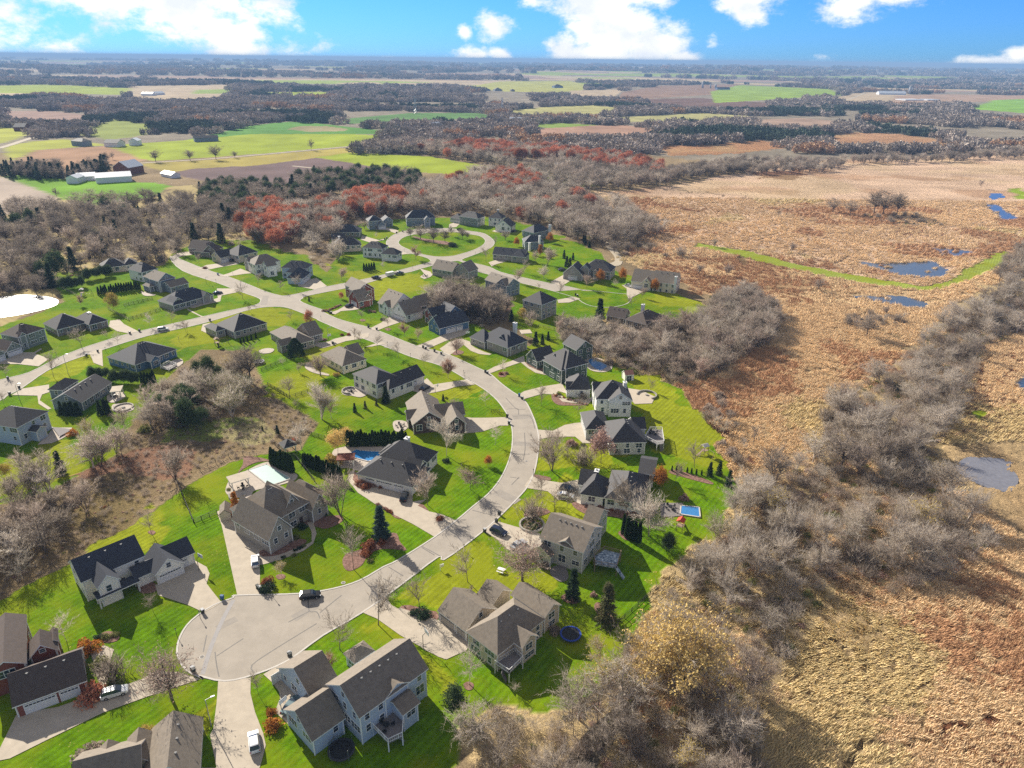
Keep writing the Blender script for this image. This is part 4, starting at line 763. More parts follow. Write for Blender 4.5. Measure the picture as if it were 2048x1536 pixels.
# sheds, barns and the farm beyond the oaks
house('sh1','small white garden shed with red brown roof beside the marsh lawn','white',RFR,[('I',885,118,955,112,3.6,2.4,'x',{'ov':.15})],cat='shed',name='garden_shed',win=.5)
house('sh2','round-shouldered tan storage shed at the top of the mansion drive','beige',RFG,[('G',145,1190,238,1175,4.5,2.1,'y',{'ov':.12,'p':.9})],cat='shed',name='storage_shed',plain=True,fascia=False)
house('gz','open garden gazebo with charcoal pyramid roof behind the cypress rows','white',RFD,[('G',645,680,745,650,4.5,2.4,'h',{'open':1,'p':.8})],cat='gazebo',name='gazebo',plain=True)
house('fb1','long white metal barn on the farm beyond the oak savanna','metalw',mat('metal_roof_white',(.66,.70,.74),.5,2,.05,spec=.5),[('X',555,165,772,152,20,5.0,'x',{'p':.35}),('X',450,160,560,150,16,4,'x',{'p':.35})],cat='barn',name='barn',plain=True,fascia=False)
house('fb2','brown gable barn with pale roof on the farm','barnred',MATS['metal_roof_white'],[('X',655,100,750,105,22,7.0,'y',{'p':.6})],cat='barn',name='barn',plain=True,fascia=False)
house('fb3','white farmhouse shed with low roof at the west end of the long barn','metalw',MATS['metal_roof_white'],[('X',380,165,450,165,16,5.0,'y',{'p':.5})],cat='barn',name='barn',plain=True,fascia=False)
house('fb4','rounded white tank shed beside the ploughed field','metalw',MATS['metal_roof_white'],[('X',935,135,1000,148,10,3.0,'x',{'p':.5})],cat='shed',name='tank_shed',plain=True,fascia=False)
FARF=[('U',1055,950,1200,955,16,5,'x','white','white farmhouse with grey roof below the country road'),('U',1310,930,1410,930,14,6,'y','metalw','white gabled farm building east of the farmhouse'),('U',720,930,840,940,14,6,'h','slate','dark farmhouse among trees by the country road'),('U',130,790,250,790,20,6,'x','barnred','dark red barn at the left edge of the far fields'),
      ('U',1440,448,1560,450,20,5,'x','metalw','long pale shed west of its twin in the far tan field'),('U',1590,445,1690,440,20,5,'x','metalw','long pale shed east of its twin in the far tan field'),('V',-60,905,190,895,12,5,'x','slate','long low dark barn at the edge of the lime field'),('S',790,735,865,730,20,6,'x','metalw','white barn among round dark trees mid distance'),
      ('S',1230,705,1330,705,20,6,'x','metalw','white sheds behind a row of spruces mid distance'),('S',1350,710,1420,700,20,5,'x','white','small white farmhouse behind the spruces'),('T',1255,510,1405,512,30,5,'x','metalw','long low cattle barn on the far right farm'),('T',1400,545,1500,545,50,3,'f','metalw','white covered silage heap on the far right farm'),('T',1520,545,1590,545,40,3,'f','metalw','smaller white covered silage heap'),
      ('T',615,605,655,607,16,4,'x','metalw','small white barn on the middle farm'),('S',1018,530,1060,530,30,6,'h','slate','grey house leftmost in the far row of houses'),('S',1085,525,1115,525,30,6,'h','slate','grey house second in the far row of houses'),('S',1140,525,1185,525,30,6,'h','slate','grey house third in the far row of houses'),('S',1488,505,1540,505,30,8,'h','blue','large dark house alone on the far pale field'),
      ('S',1235,527,1258,527,20,6,'h','brown','small brown house rightmost in the far row of houses'),('T',370,484,440,484,20,6,'x','blue','dark barn beside the two far silos'),('T',1080,490,1110,490,25,6,'x','white','white house at the far wood edge left of the cattle barn'),('U',2240,0,2240,0,0,0,'','','')][:-1]
for k,(f,x1,y1,x2,y2,dp,ez,ty,wl,lb) in enumerate(FARF):
    house('far%d'%k,lb,wl,MATS['metal_roof_white'] if wl=='metalw' else RFD,[(f,x1,y1,x2,y2,dp,ez,ty,{'p':.5})],cat='farm building',name='farm_building',plain=True,fascia=False)
M_SILO=mat('silo_concrete',(.34,.35,.37),.8,.5,.1)
for (f,x,y,h,r_,lb) in (('T',287,484,26,4.5,'tall dark silo left of the far barn'),('T',330,484,14,3.5,'short silo between barn and tall silo'),('T',358,484,14,4.5,'squat silo touching the far barn'),('T',1420,515,26,5,'tall silo at the east end of the cattle barn'),('T',1432,515,20,4,'shorter silo right of the tall one')):
    p=gp(f,x,y); root=empty('silo',tuple(p),0,lb,'silo'); b=MB(); b.cyl((0,0,0),(0,0,h),r_,r_,14); b.build('tower',M_SILO,root,smooth=True); b=MB(); b.cyl((0,0,h),(0,0,h+r_*.5),r_,r_*.5,14); b.cyl((0,0,h+r_*.5),(0,0,h+r_*.75),r_*.5,.2,14); b.build('dome',M_METAL,root)
# ------------------------------------------------------------------ trees
def tr(name,c,c2=None,isl=.25,obj=.15): return mat(name,c,.9,0,0,col2=c2,island=isl,objrand=obj,spec=.15,trans=.5)
TW={'pale':tr('twigs_pale',(.78,.69,.58),(.25,.21,.17)),'brown':tr('twigs_brown',(.20,.165,.13),(.45,.38,.315)),'dark':tr('twigs_dark',(.12,.10,.08),(.30,.25,.205)),'mauve':tr('twigs_mauve',(.27,.215,.175),(.50,.41,.34))}
def leaf(name,c,c2): return mat(name,c,.8,0,0,col2=c2,island=.3,objrand=.12,spec=.2,trans=.25)
LV={'red':leaf('leaves_red',(.52,.15,.085),(.60,.29,.17)),'rust':leaf('leaves_rust',(.42,.15,.05),(.30,.12,.08)),'orange':leaf('leaves_orange',(.62,.24,.03),(.45,.20,.05)),'yellow':leaf('leaves_yellow',(.58,.42,.08),(.46,.36,.12)),
    'pink':leaf('leaves_pinkish_brown',(.42,.25,.20),(.52,.36,.30)),'olive':leaf('leaves_olive',(.17,.19,.05),(.28,.28,.10)),'gold':leaf('leaves_pale_gold',(.86,.62,.20),(.66,.48,.20)),
    'spruce':leaf('needles_dark',(.028,.055,.030),(.05,.085,.035)),'blue':leaf('needles_blue',(.075,.12,.115),(.05,.09,.085)),'cyp':leaf('needles_cypress',(.035,.075,.018),(.06,.10,.025)),'pine':leaf('needles_pine',(.06,.10,.035),(.09,.13,.05)),'brownneedle':leaf('needles_browning',(.17,.15,.06),(.10,.12,.05))}
def prisms(segs,n=4):
    """tapered tubes from (p0,p1,r0,r1) rows"""
    if not len(segs): return np.zeros((0,3)),np.zeros((0,4),int)
    A=np.array([s[0] for s in segs]); B=np.array([s[1] for s in segs]); r0=np.array([s[2] for s in segs]); r1=np.array([s[3] for s in segs])
    d=B-A; d/=np.linalg.norm(d,axis=1,keepdims=True)+1e-9; h=np.where(np.abs(d[:,2:3])<.9,np.array([[0,0,1.]]),np.array([[1.,0,0]])); a=np.cross(d,h); a/=np.linalg.norm(a,axis=1,keepdims=True); b=np.cross(d,a)
    V=[];m=len(segs)
    for P,r in ((A,r0),(B,r1)):
        for k in range(n):
            t=2*math.pi*k/n; V.append(P+(a*math.cos(t)+b*math.sin(t))*r[:,None])
    V=np.stack(V,1).reshape(-1,3); base=np.arange(m)*2*n; F=[]
    for k in range(n): F.append(np.stack([base+k,base+(k+1)%n,base+n+(k+1)%n,base+n+k],1))
    return V,np.concatenate(F)
def grow(rs,H,style):
    """limbs of a leafless tree: returns thick limb segments and twig (point, direction, length) rows"""
    segs=[];tw=[]
    def branch(p,d,L,r,lev,maxlev):
        n=3 if lev<2 else 2; q=p.copy()
        for i in range(n):
            d=d+rs.normal(0,.13 if lev else .05,3); d[2]+=.06 if lev else .0; d/=np.linalg.norm(d); q2=q+d*L/n; ra=r*(1-.7*i/n); rb=r*(1-.7*(i+1)/n); segs.append((q,q2,ra,max(rb,.012)))
            if lev<maxlev:
                k=2 if lev else (3 if style!='upright' else 4)
                for _ in range(k):
                    if lev==0 and i==0 : continue
                    t=rs.rand(); s=q+(q2-q)*t; az_=rs.rand()*6.283; sp={'upright':.75,'oak':1.15,'clump':.7,'birch':.6}[style]*(.8+.5*rs.rand())
                    pe=np.array((math.cos(az_),math.sin(az_),0)); dd=d*math.cos(sp)+pe*math.sin(sp); dd/=np.linalg.norm(dd)
                    branch(s,dd,L*(.62 if lev==0 else .6)*(1-.35*(i+t)/n if lev==0 else 1)*(.8+.4*rs.rand()),rb*.6+.01,lev+1,maxlev)
            q=q2
        tw.append((q,d,L))
    if style in('clump','birch'):
        for k in range(5 if style=='clump' else 3):
            az_=rs.rand()*6.28; d=np.array((math.cos(az_)*.33,math.sin(az_)*.33,1.)); d/=np.linalg.norm(d); branch(np.array((math.cos(az_)*.15,math.sin(az_)*.15,-.1)),d,H*.8*(.8+.3*rs.rand()),.13,0,2)
    elif style=='upright': branch(np.array((0,0,-.1)),np.array((0,0,1.)),H*.88,.12,0,2)
    else:
        segs.append((np.array((0,0,-.1)),np.array((0,0,H*.25)),.28,.22))
        for k in range(6):
            az_=k*1.05+rs.rand(); d=np.array((math.cos(az_)*.8,math.sin(az_)*.8,.75+.5*rs.rand())); d/=np.linalg.norm(d); branch(np.array((0,0,H*(.2+.12*rs.rand()))),d,H*.55*(.8+.3*rs.rand()),.15,1,3)
        branch(np.array((0,0,H*.25)),np.array((.05,0,1.)),H*.6,.2,0,2)
    return segs,tw
def twig_tris(rs,P0,D,L,n,w,spread=.9):
    """n thin needles off each (point, direction)"""
    m=len(P0); P=np.repeat(P0,n,0); d=np.repeat(D,n,0)+rs.normal(0,spread*.55,(m*n,3)); d[:,2]+=.25; d/=np.linalg.norm(d,axis=1,keepdims=True)
    l=(np.repeat(L,n)*(.5+rs.rand(m*n)))[:,None]; P=P+rs.normal(0,.12,(m*n,3)); s=np.cross(d,rs.normal(0,1,(m*n,3))); s/=np.linalg.norm(s,axis=1,keepdims=True)+1e-9
    V=np.stack([P-s*w,P+s*w,P+d*l],1).reshape(-1,3); F=np.arange(m*n*3).reshape(-1,3); return V,F
def fit(V,H): 
    return V*(10.0/H)
def bare_mesh(seed,style,tcol,dens=1.0,leafcol=None,nleaf=0):
    rs=np.random.RandomState(seed); segs,tw=grow(rs,10.,style)
    top=max(max(s[1][2] for s in segs)+.6,1); k=10./top
    segs=[(a*k,b*k,r0*k,r1*k) for a,b,r0,r1 in segs]
    V1,F1=prisms(segs,4)
    fine=[s for s in segs if s[3]<.07]; A=np.array([s[0] for s in fine]+[t[0]*k for t in tw]); B=np.array([s[1] for s in fine]+[(t[0]+t[1])*k for t in tw]); D=B-A; D/=np.linalg.norm(D,axis=1,keepdims=True)+1e-9
    Mi=(A+B)/2; PP=np.concatenate([A,Mi]); DD=np.concatenate([D,D]); LL=np.full(len(PP),.95)
    n=max(2,int(1750*dens/len(PP)))
    V2,F2=twig_tris(rs,PP,DD,LL,n,.034)
    tips=V2[2::3]
    parts=[(V1,F1),(V2,F2)]
    crown=None
    tm=newmesh_np('tree_trunk',V1,F1,[M_BARKP if tcol=='pale' else M_BARK]); Vc,Fc,mi=V2,F2,None; mats=[TW[tcol]]
    if leafcol:
        P=tips[rs.randint(0,len(tips),nleaf)]+rs.normal(0,.25,(nleaf,3)); V3,F3=leaf_tris(rs,P,.15)
        Fc=np.concatenate([F2,F3+len(V2)]); Vc=np.concatenate([V2,V3]); mats=[TW[tcol],LV[leafcol]]; mi=np.concatenate([np.zeros(len(F2),int),np.ones(len(F3),int)])
    cm=newmesh_np('tree_crown',Vc,Fc,mats,mi)
    return tm,cm
def leaf_tris(rs,P,s):
    m=len(P); a=rs.normal(0,1,(m,3)); a/=np.linalg.norm(a,axis=1,keepdims=True); b=np.cross(a,rs.normal(0,1,(m,3))); b/=np.linalg.norm(b,axis=1,keepdims=True)+1e-9; sz=(s*(.6+.8*rs.rand(m)))[:,None]
    V=np.stack([P-a*sz,P+b*sz,P+a*sz],1).reshape(-1,3); return V,np.arange(m*3).reshape(-1,3)
def leafy_mesh(seed,col,shape='round',n=4200,w=.36):
    rs=np.random.RandomState(seed); segs,tw=grow(rs,10.,'upright'); k=9./max(s[1][2] for s in segs); segs=[(a*k,b*k,r0*k,r1*k) for a,b,r0,r1 in segs]; V1,F1=prisms(segs,4)
    nc=46; u=rs.normal(0,1,(nc,3)); u/=np.linalg.norm(u,axis=1,keepdims=True); rad=rs.rand(nc)**.4
    if shape=='round': R_=np.array((3.5,3.5,3.6)); c=np.array((0,0,6.2))
    elif shape=='oval': R_=np.array((2.5,2.5,4.0)); c=np.array((0,0,5.8))
    elif shape=='column': R_=np.array((1.5,1.5,4.2)); c=np.array((0,0,5.6))
    else: R_=np.array((4.6,4.6,3.2)); c=np.array((0,0,6.4))
    C_=c+u*rad[:,None]*R_
    if shape in('oval','column'): C_[:,:2]*=np.clip(1.25-(C_[:,2:3]-4)/9,.3,1.3)
    idx=rs.randint(0,nc,n); P=C_[idx]+rs.normal(0,.62 if shape!='column' else .4,(n,3)); V,F=leaf_tris(rs,P,.24)
    return newmesh_np('tree_trunk',V1,F1,[M_BARK]),newmesh_np('tree_crown',V,F,[LV[col]])
def conifer_mesh(seed,col,w=.26,n=3800,loose=0.0):
    rs=np.random.RandomState(seed); V1,F1=prisms([(np.array((0,0,-.1)),np.array((0,0,9.6)),.16,.02)],5)
    tiers=17; P=[];D=[]
    for k in range(tiers):
        z=.7+9.*(k/tiers)**1.05; r=10*w*(1-z/10.1)**.85*(1+.25*rs.randn()*.5); nb=int(9+r*3)
        for j in range(nb):
            a=rs.rand()*6.283; rr=r*(.7+.4*rs.rand()); m=max(3,int(n/tiers/nb))
            t=rs.rand(m)**.6; x=np.cos(a)*rr*t; y=np.sin(a)*rr*t; zz=z-.28*rr*t+rs.normal(0,.10+loose,m)
            P.append(np.stack([x+rs.normal(0,.13,m),y+rs.normal(0,.13,m),zz],1)); D.append(np.tile((math.cos(a),math.sin(a),-.25),(m,1)))
    P=np.concatenate(P); D=np.concatenate(D); m=len(P); d=D+rs.normal(0,.45,(m,3)); d/=np.linalg.norm(d,axis=1,keepdims=True); s=np.cross(d,rs.normal(0,1,(m,3))); s/=np.linalg.norm(s,axis=1,keepdims=True)
    V=np.stack([P-s*.10,P+s*.10,P+d*(.45+.3*rs.rand(m))[:,None]],1).reshape(-1,3)
    return newmesh_np('tree_trunk',V1,F1,[M_BARK]),newmesh_np('tree_crown',V,np.arange(m*3).reshape(-1,3),[LV[col]])
def cypress_mesh(seed,col='cyp',w=.15,n=2400):
    rs=np.random.RandomState(seed); V1,F1=prisms([(np.array((0,0,-.1)),np.array((0,0,8.)),.14,.02)],5)
    z=rs.rand(n)**.9*9.7+.15; r=10*w*np.clip((1-(z/10.)**2.2),.02,1)**.8*(.85+.3*vnoise(z*1.3+seed,rs.rand(n)*0+seed))*(.75+.3*rs.rand(n)); a=rs.rand(n)*6.283; P=np.stack([np.cos(a)*r,np.sin(a)*r,z],1)
    d=np.stack([np.cos(a)*.6,np.sin(a)*.6,np.ones(n)],1)+rs.normal(0,.25,(n,3)); d/=np.linalg.norm(d,axis=1,keepdims=True); s=np.cross(d,rs.normal(0,1,(n,3))); s/=np.linalg.norm(s,axis=1,keepdims=True)
    V=np.stack([P-s*.16,P+s*.16,P+d*.7],1).reshape(-1,3)
    return newmesh_np('tree_trunk',V1,F1,[M_BARK]),newmesh_np('tree_crown',V,np.arange(n*3).reshape(-1,3),[LV[col]])
def shrub_mesh(seed,col,n=700,tw=True):
    """a bush about 2 m across"""
    rs=np.random.RandomState(seed); P0=np.zeros((60,3)); a=rs.rand(60)*6.28; D=np.stack([np.cos(a)*.7,np.sin(a)*.7,.6+rs.rand(60)],1); D/=np.linalg.norm(D,axis=1,keepdims=True); segs=[(P0[i],D[i]*(.6+.5*rs.rand()),.02,.008) for i in range(60)]; V1,F1=prisms(segs,3)
    u=rs.normal(0,1,(n,3)); u/=np.linalg.norm(u,axis=1,keepdims=True); P=u*np.array((1,1,.75))*(rs.rand(n)**.35)[:,None]*(1+.25*np.sin(u[:,0:1]*5+seed)); P[:,2]=np.abs(P[:,2])*1.15+.1
    V,F=leaf_tris(rs,P,.12); 
    return newmesh_np('shrub_stems',V1,F1,[M_BARK]),newmesh_np('shrub_leaves',V,F,[LV[col] if col in LV else TW[col]])
def thicket_mesh(seed,col,n=900):
    rs=np.random.RandomState(seed); m=80; P0=rs.normal(0,.55,(m,3)); P0[:,2]=0; D=rs.normal(0,.45,(m,3)); D[:,2]=1; D/=np.linalg.norm(D,axis=1,keepdims=True); L=1.5+1.3*rs.rand(m); V1,F1=prisms([(P0[i],P0[i]+D[i]*L[i],.03,.01) for i in range(m)],3)
    A=P0+D*(L*.45)[:,None]; B=P0+D*(L*.85)[:,None]; V2,F2=twig_tris(rs,np.concatenate([A,B]),np.concatenate([D,D]),np.full(2*m,.75),n//(2*m)+1,.022)
    return newmesh_np('shrub_stems',V1,F1,[M_BARK]),newmesh_np('shrub_twigs',V2,F2,[TW[col] if col in TW else LV[col]])
SRC={}
def reg(k,lst): SRC[k]=lst
reg('bareU',[bare_mesh(10+i,'upright','brown',.55) for i in range(3)]+[bare_mesh(14,'upright','pale',.5)])
reg('bareP',[bare_mesh(20,'clump','pale',.95),bare_mesh(21,'oak','pale',1.),bare_mesh(22,'clump','pale',.9),bare_mesh(23,'upright','brown',.9),bare_mesh(24,'oak','pale',.95,'olive',260),bare_mesh(25,'birch','pale',.7),bare_mesh(26,'upright','brown',.6)])
reg('bareB',[bare_mesh(30,'oak','brown',1.1),bare_mesh(31,'clump','mauve',1.1),bare_mesh(32,'upright','mauve',1.2),bare_mesh(33,'clump','brown',1.1),bare_mesh(34,'upright','pale',1.0)])
reg('bareD',[bare_mesh(40,'oak','dark',1.0),bare_mesh(41,'oak','dark',.9),bare_mesh(42,'upright','dark',1.1),bare_mesh(43,'oak','brown',1.0)])
reg('pinktree',[bare_mesh(50,'upright','mauve',1.2,'pink',900),bare_mesh(51,'oak','mauve',1.2,'pink',1200)])
reg('rusttree',[bare_mesh(52,'upright','mauve',1.1,'rust',1500)])
reg('yelltree',[bare_mesh(53,'upright','pale',.9,'yellow',1100)]); reg('goldbig',[bare_mesh(54,'oak','pale',1.1,'gold',9500)])
reg('magnolia',[leafy_mesh(55,'gold','round',3000)])
reg('red',[leafy_mesh(60,'red','round'),leafy_mesh(61,'red','wide'),leafy_mesh(62,'rust','round')]); reg('redpink',[leafy_mesh(63,'pink','oval',2600)])
reg('orange',[leafy_mesh(64,'orange','oval',3600)]); reg('orangecol',[leafy_mesh(65,'orange','column',2600)]); reg('orangecone',[conifer_mesh(66,'orange',.2,3000)])
reg('yellow',[leafy_mesh(67,'yellow','round',3600)]); reg('reddark',[leafy_mesh(68,'red','oval',2600)]); reg('willow',[bare_mesh(69,'clump','pale',1.2,'olive',1500)])
reg('spruce',[conifer_mesh(70+i,'spruce',.22+.03*i) for i in range(2)]); reg('blue',[conifer_mesh(73,'blue',.25,5200)]); reg('pine',[leafy_mesh(74,'pine','round',5200),leafy_mesh(75,'pine','oval',4600)]); reg('browncon',[conifer_mesh(76,'brownneedle',.24,3600)])
reg('cypn',[cypress_mesh(83,w=.085)]); reg('cyp',[cypress_mesh(80),cypress_mesh(81,w=.13)]); reg('roundever',[cypress_mesh(82,'spruce',.42,4000)])
reg('shrubR',[shrub_mesh(90,'rust'),shrub_mesh(91,'pink')]); reg('shrubG',[shrub_mesh(92,'spruce'),shrub_mesh(93,'olive')]); reg('shrubRed',[shrub_mesh(94,'red')]); reg('shrubB',[shrub_mesh(95,'mauve',900),thicket_mesh(96,'brown')]); reg('shrubO',[shrub_mesh(97,'orange')]); reg('shrubY',[shrub_mesh(98,'yellow')])
INF={'bareU':('bare_tree','slim leafless tree'),'bareP':('bare_tree','silvery leafless tree'),'bareB':('bare_tree','brownish leafless tree'),'bareD':('bare_tree','dark leafless tree'),'pinktree':('autumn_tree','pinkish brown tree'),'rusttree':('autumn_tree','rust coloured tree'),'yelltree':('autumn_tree','thin yellow tree'),
 'goldbig':('autumn_tree','broad pale gold tree'),'magnolia':('autumn_tree','pale yellow round tree'),'red':('autumn_tree','dark red oak'),'redpink':('autumn_tree','pinkish red tree'),'orange':('autumn_tree','bright orange tree'),'orangecol':('autumn_tree','narrow orange tree'),'orangecone':('autumn_tree','conical orange tree'),'yellow':('autumn_tree','round yellow tree'),'reddark':('autumn_tree','small dark red tree'),
 'willow':('autumn_tree','pale green feathery tree'),'spruce':('evergreen_tree','dark green conifer'),'blue':('evergreen_tree','tall blue spruce'),'pine':('evergreen_tree','bushy green pine'),'browncon':('evergreen_tree','browning conifer'),'cyp':('evergreen_tree','narrow clipped cypress'),'cypn':('evergreen_tree','slender column cypress'),'roundever':('evergreen_tree','broad rounded evergreen'),
 'shrubR':('shrub','russet shrub'),'shrubG':('shrub','dark green shrub'),'shrubRed':('shrub','crimson shrub'),'shrubB':('shrub','bare twiggy shrub'),'shrubO':('shrub','orange shrub'),'shrubY':('shrub','yellow shrub')}
def hgt(f,x,y,yt):
    X0,Y0=px(f,x,y); b=g(X0,Y0); t=px(f,x,yt)[1]; lo,hi=0.,60.
    for _ in range(30):
        m=(lo+hi)/2
        if proj(b+np.array((0,0,m)))[1]>t: lo=m
        else: hi=m
    return b,lo
TREES=[]
trnd=random.Random(11)
def T_(kind,f,*L):
    for (x,y,yt) in L:
        b,h=hgt(f,x,y,yt); TREES.append(dict(k=kind,x=b[0],y=b[1],h=h,yard=True))
T_('bareU','A',(920,600,480),(907,125,-30),(400,775,600)); T_('pinktree','A',(1032,1125,860)); T_('shrubRed','A',(560,1110,1010)); T_('shrubO','A',(525,835,745)); T_('yellow','A',(905,1380,1285)); T_('shrubB','A',(560,1480,1370),(690,1000,930)); T_('shrubG','A',(600,920,860),(590,760,725),(640,755,720),(695,740,710),(700,1040,990),(670,1050,1005))
T_('bareU','B',(838,825,590),(1070,678,395),(922,345,110),(350,1095,975)); T_('rusttree','B',(772,960,850)); T_('yelltree','B',(490,385,305)); T_('shrubR','B',(405,425,375),(1010,215,150),(1000,255,205),(1090,190,150)); T_('shrubG','B',(400,470,410),(500,275,255),(565,262,240),(1020,295,270)); T_('shrubO','B',(440,1290,1225),(425,1210,1170))
T_('bareU','C',(405,418,190),(120,590,380),(415,1035,800),(1375,1010,720)); T_('pinktree','C',(733,412,150)); T_('spruce','C',(1035,520,330)); T_('browncon','C',(1235,660,412)); T_('pine','C',(330,1200,1040)); T_('yelltree','C',(1200,1175,920)); T_('bareB','C',(690,1080,1020),(430,480,440)); T_('shrubG','C',(140,625,560),(80,610,575),(785,100,50),(510,555,525)); T_('shrubB','C',(870,330,290),(930,720,670)); T_('shrubR','C',(1160,500,470))
T_('goldbig','D',(440,1030,610)); T_('willow','D',(700,170,10)); T_('pine','D',(410,235,125)); T_('yelltree','D',(0,920,760))
T_('bareB','G',(1080,1190,880),(782,690,460)); T_('bareP','G',(932,455,185)); T_('yelltree','G',(1010,448,245)); T_('bareU','G',(690,275,115),(762,98,25),(750,380,290)); T_('blue','G',(1392,1368,1105)); T_('orangecone','G',(288,1205,1000)); T_('magnolia','G',(1060,720,540),(1130,640,520)); T_('spruce','G',(1190,400,325),(480,538,500),(597,568,495)); T_('browncon','G',(1270,372,308),(1356,348,293)); T_('spruce','G',(1428,330,190)); T_('shrubY','G',(1045,120,80),(1020,790,690)); T_('shrubO','G',(400,1220,1150),(430,1250,1190)); T_('shrubR','G',(1230,960,900),(1280,980,920),(1340,970,930)); T_('shrubRed','G',(735,620,575)); T_('shrubG','G',(730,1270,1220),(790,1290,1240),(690,1390,1350),(740,1370,1330),(900,1210,1180),(960,1190,1160),(220,1000,975))
T_('bareB','H',(742,735,455),(596,1115,840)); T_('pinktree','H',(925,995,815)); T_('orange','H',(1063,812,730)); T_('bareU','H',(1116,652,475),(1040,352,225),(1178,112,-15),(1470,352,180)); T_('rusttree','H',(752,138,-5)); T_('spruce','H',(716,312,258)); T_('bareU','H',(1435,1150,985)); T_('shrubB','H',(1400,1210,1130),(800,360,325)); T_('shrubG','H',(1395,1290,1225),(740,780,740)); T_('shrubR','H',(690,1225,1180),(1160,110,80),(1200,105,78),(100,960,900),(180,960,920),(240,980,945)); T_('bareU','H',(1466,1052,865))
T_('bareB','I',(325,852,555),(362,702,540)); T_('bareU','I',(437,1137,975),(342,1172,985),(521,422,270),(447,792,640),(1415,828,615),(1269,942,780),(1075,237,130)); T_('redpink','I',(697,792,530)); T_('bareP','I',(885,1205,915)); T_('bareP','I',(1066,1345,915)); T_('orange','I',(1145,985,815)); T_('shrubB','I',(565,800,725),(820,720,690),(560,300,270)); T_('shrubR','I',(470,650,585),(1340,1070,1015)); T_('shrubG','I',(560,655,625),(375,265,235),(460,300,270))
for (x,y,yt) in ((870,1335,1185),(897,1365,1200),(925,1380,1215),(955,1390,1230),(988,1400,1240)): T_('cypn','I',(x,y,yt))
for x,y in ((1243,852),(1277,852),(1312,860),(1360,864),(1393,870),(1430,878),(1470,884)): T_('cyp','I',(x,y,y-42))
T_('spruce','J',(60,1050,955),(120,1040,950),(180,1112,1005)); T_('bareU','J',(335,860,730),(1035,160,20)); T_('bareP','J',(830,600,470))
T_('yellow','K',(970,605,455)); T_('bareU','K',(1280,745,610),(1465,705,590),(702,925,740),(916,853,760),(1012,903,775),(458,1170,950),(50,1170,1050),(35,1405,1290)); T_('rusttree','K',(690,562,468)); T_('spruce','K',(375,315,248),(400,312,250),(425,308,252)); T_('bareU','L',(622,590,425),(762,478,355),(940,522,420),(1080,522,370),(1035,775,670),(150,872,770),(680,705,640),(250,295,190)); T_('reddark','L',(1190,805,675)); T_('pinktree','L',(1465,435,320)); T_('bareD','L',(690,1300,955)); T_('pinktree','L',(1285,1245,1055)); T_('bareU','L',(1022,1425,1250),(960,1162,1080),(1100,1212,1140)); T_('roundever','L',(1078,1080,925)); T_('orange','L',(92,665,612)); T_('spruce','L',(1188,608,560)); T_('shrubR','L',(300,330,300),(1320,940,910))
for i,(x,y) in enumerate(((605,968),(632,962),(662,952),(697,938),(735,922))): T_('cyp','L',(x,y,y-50))
T_('bareU','P',(405,392,280),(655,473,330),(335,583,440),(395,618,470),(553,668,520),(757,748,580),(1000,842,690)); T_('rusttree','P',(815,545,400),(1230,938,755)); T_('yelltree','P',(940,590,468)); T_('pinktree','P',(1310,705,548)); T_('bareB','P',(1065,285,95)); T_('shrubR','P',(210,530,500),(275,530,495),(35,300,268),(60,295,270),(480,300,270),(520,310,280)); T_('shrubG','P',(600,385,350),(100,320,300),(1510,600,570)); T_('reddark','P',(207,185,110))
T_('bareD','M',(867,357,250),(965,378,228),(1090,412,250),(1200,405,270),(1258,347,235),(1367,378,258),(1413,372,300)); T_('rusttree','M',(920,575,435)); T_('bareU','M',(607,668,575),(210,772,650)); T_('shrubG','M',(1270,445,380),(1340,290,250)); T_('bareU','M',(543,372,300),(545,290,230)); T_('bareB','M',(430,280,190)); 
for x,y in ((425,682),(450,684),(475,680),(498,676),(522,670)): T_('cyp','M',(x,y,y-75))
T_('orange','N',(640,445,355),(960,412,308)); T_('orangecol','N',(866,535,418)); T_('bareU','N',(435,442,340),(345,602,440),(705,702,560),(1050,915,778),(210,670,580),(845,860,790)); T_('bareB','N',(935,625,440),(532,385,290),(820,600,480)); T_('bareP','N',(900,752,620)); T_('pinktree','N',(645,800,655)); T_('spruce','N',(1095,562,472),(1180,575,500),(1120,640,530),(1150,645,545),(1295,408,328),(1280,395,330),(1335,455,390)); T_('yellow','N',(690,1165,1040)); T_('pinktree','N',(535,1095,915)); T_('bareB','N',(780,1260,1050)); T_('spruce','N',(590,1165,1050),(822,1395,1255),(885,1385,1280),(942,1345,1255),(362,1090,1030)); T_('bareB','N',(1095,1265,1060))
T_('orange','O',(385,603,472),(600,585,455),(905,692,562)); T_('pinktree','O',(255,652,515),(785,752,650)); T_('bareU','O',(685,838,700),(527,650,560)); T_('spruce','O',(375,1020,735)); T_('shrubG','O',(300,180,130)); T_('spruce','O',(240,200,120),(245,235,170),(285,262,200))
T_('spruce','F',(395,990,828)); T_('bareB','F',(310,1095,820),(150,1000,830)); T_('bareP','F',(600,945,725)); T_('bareB','F',(645,935,690),(785,885,680),(1120,1020,805)); T_('yellow','F',(45,1010,920)); T_('yelltree','F',(610,800,630)); T_('shrubO','F',(470,735,680)); T_('pine','F',(1200,690,500),(1080,640,480),(1290,700,560)); T_('bareU','F',(1190,75,-10)); T_('spruce','F',(700,610,530),(590,380,320))
def row(kind,f,x0,y0,x1,y1,n,h,lab,j=.2):
    a=gp(f,x0,y0);b=gp(f,x1,y1)
    for i in range(n):
        t=(i+.5)/n; p=a+(b-a)*t; TREES.append(dict(k=kind,x=p[0]+trnd.uniform(-j,j),y=p[1]+trnd.uniform(-j,j),h=h*trnd.uniform(.88,1.12),yard=True,lab=lab))
row('cyp','H',-20,665,440,655,22,5.2,'narrow cypress in the hedge between white house pool and open lawn')
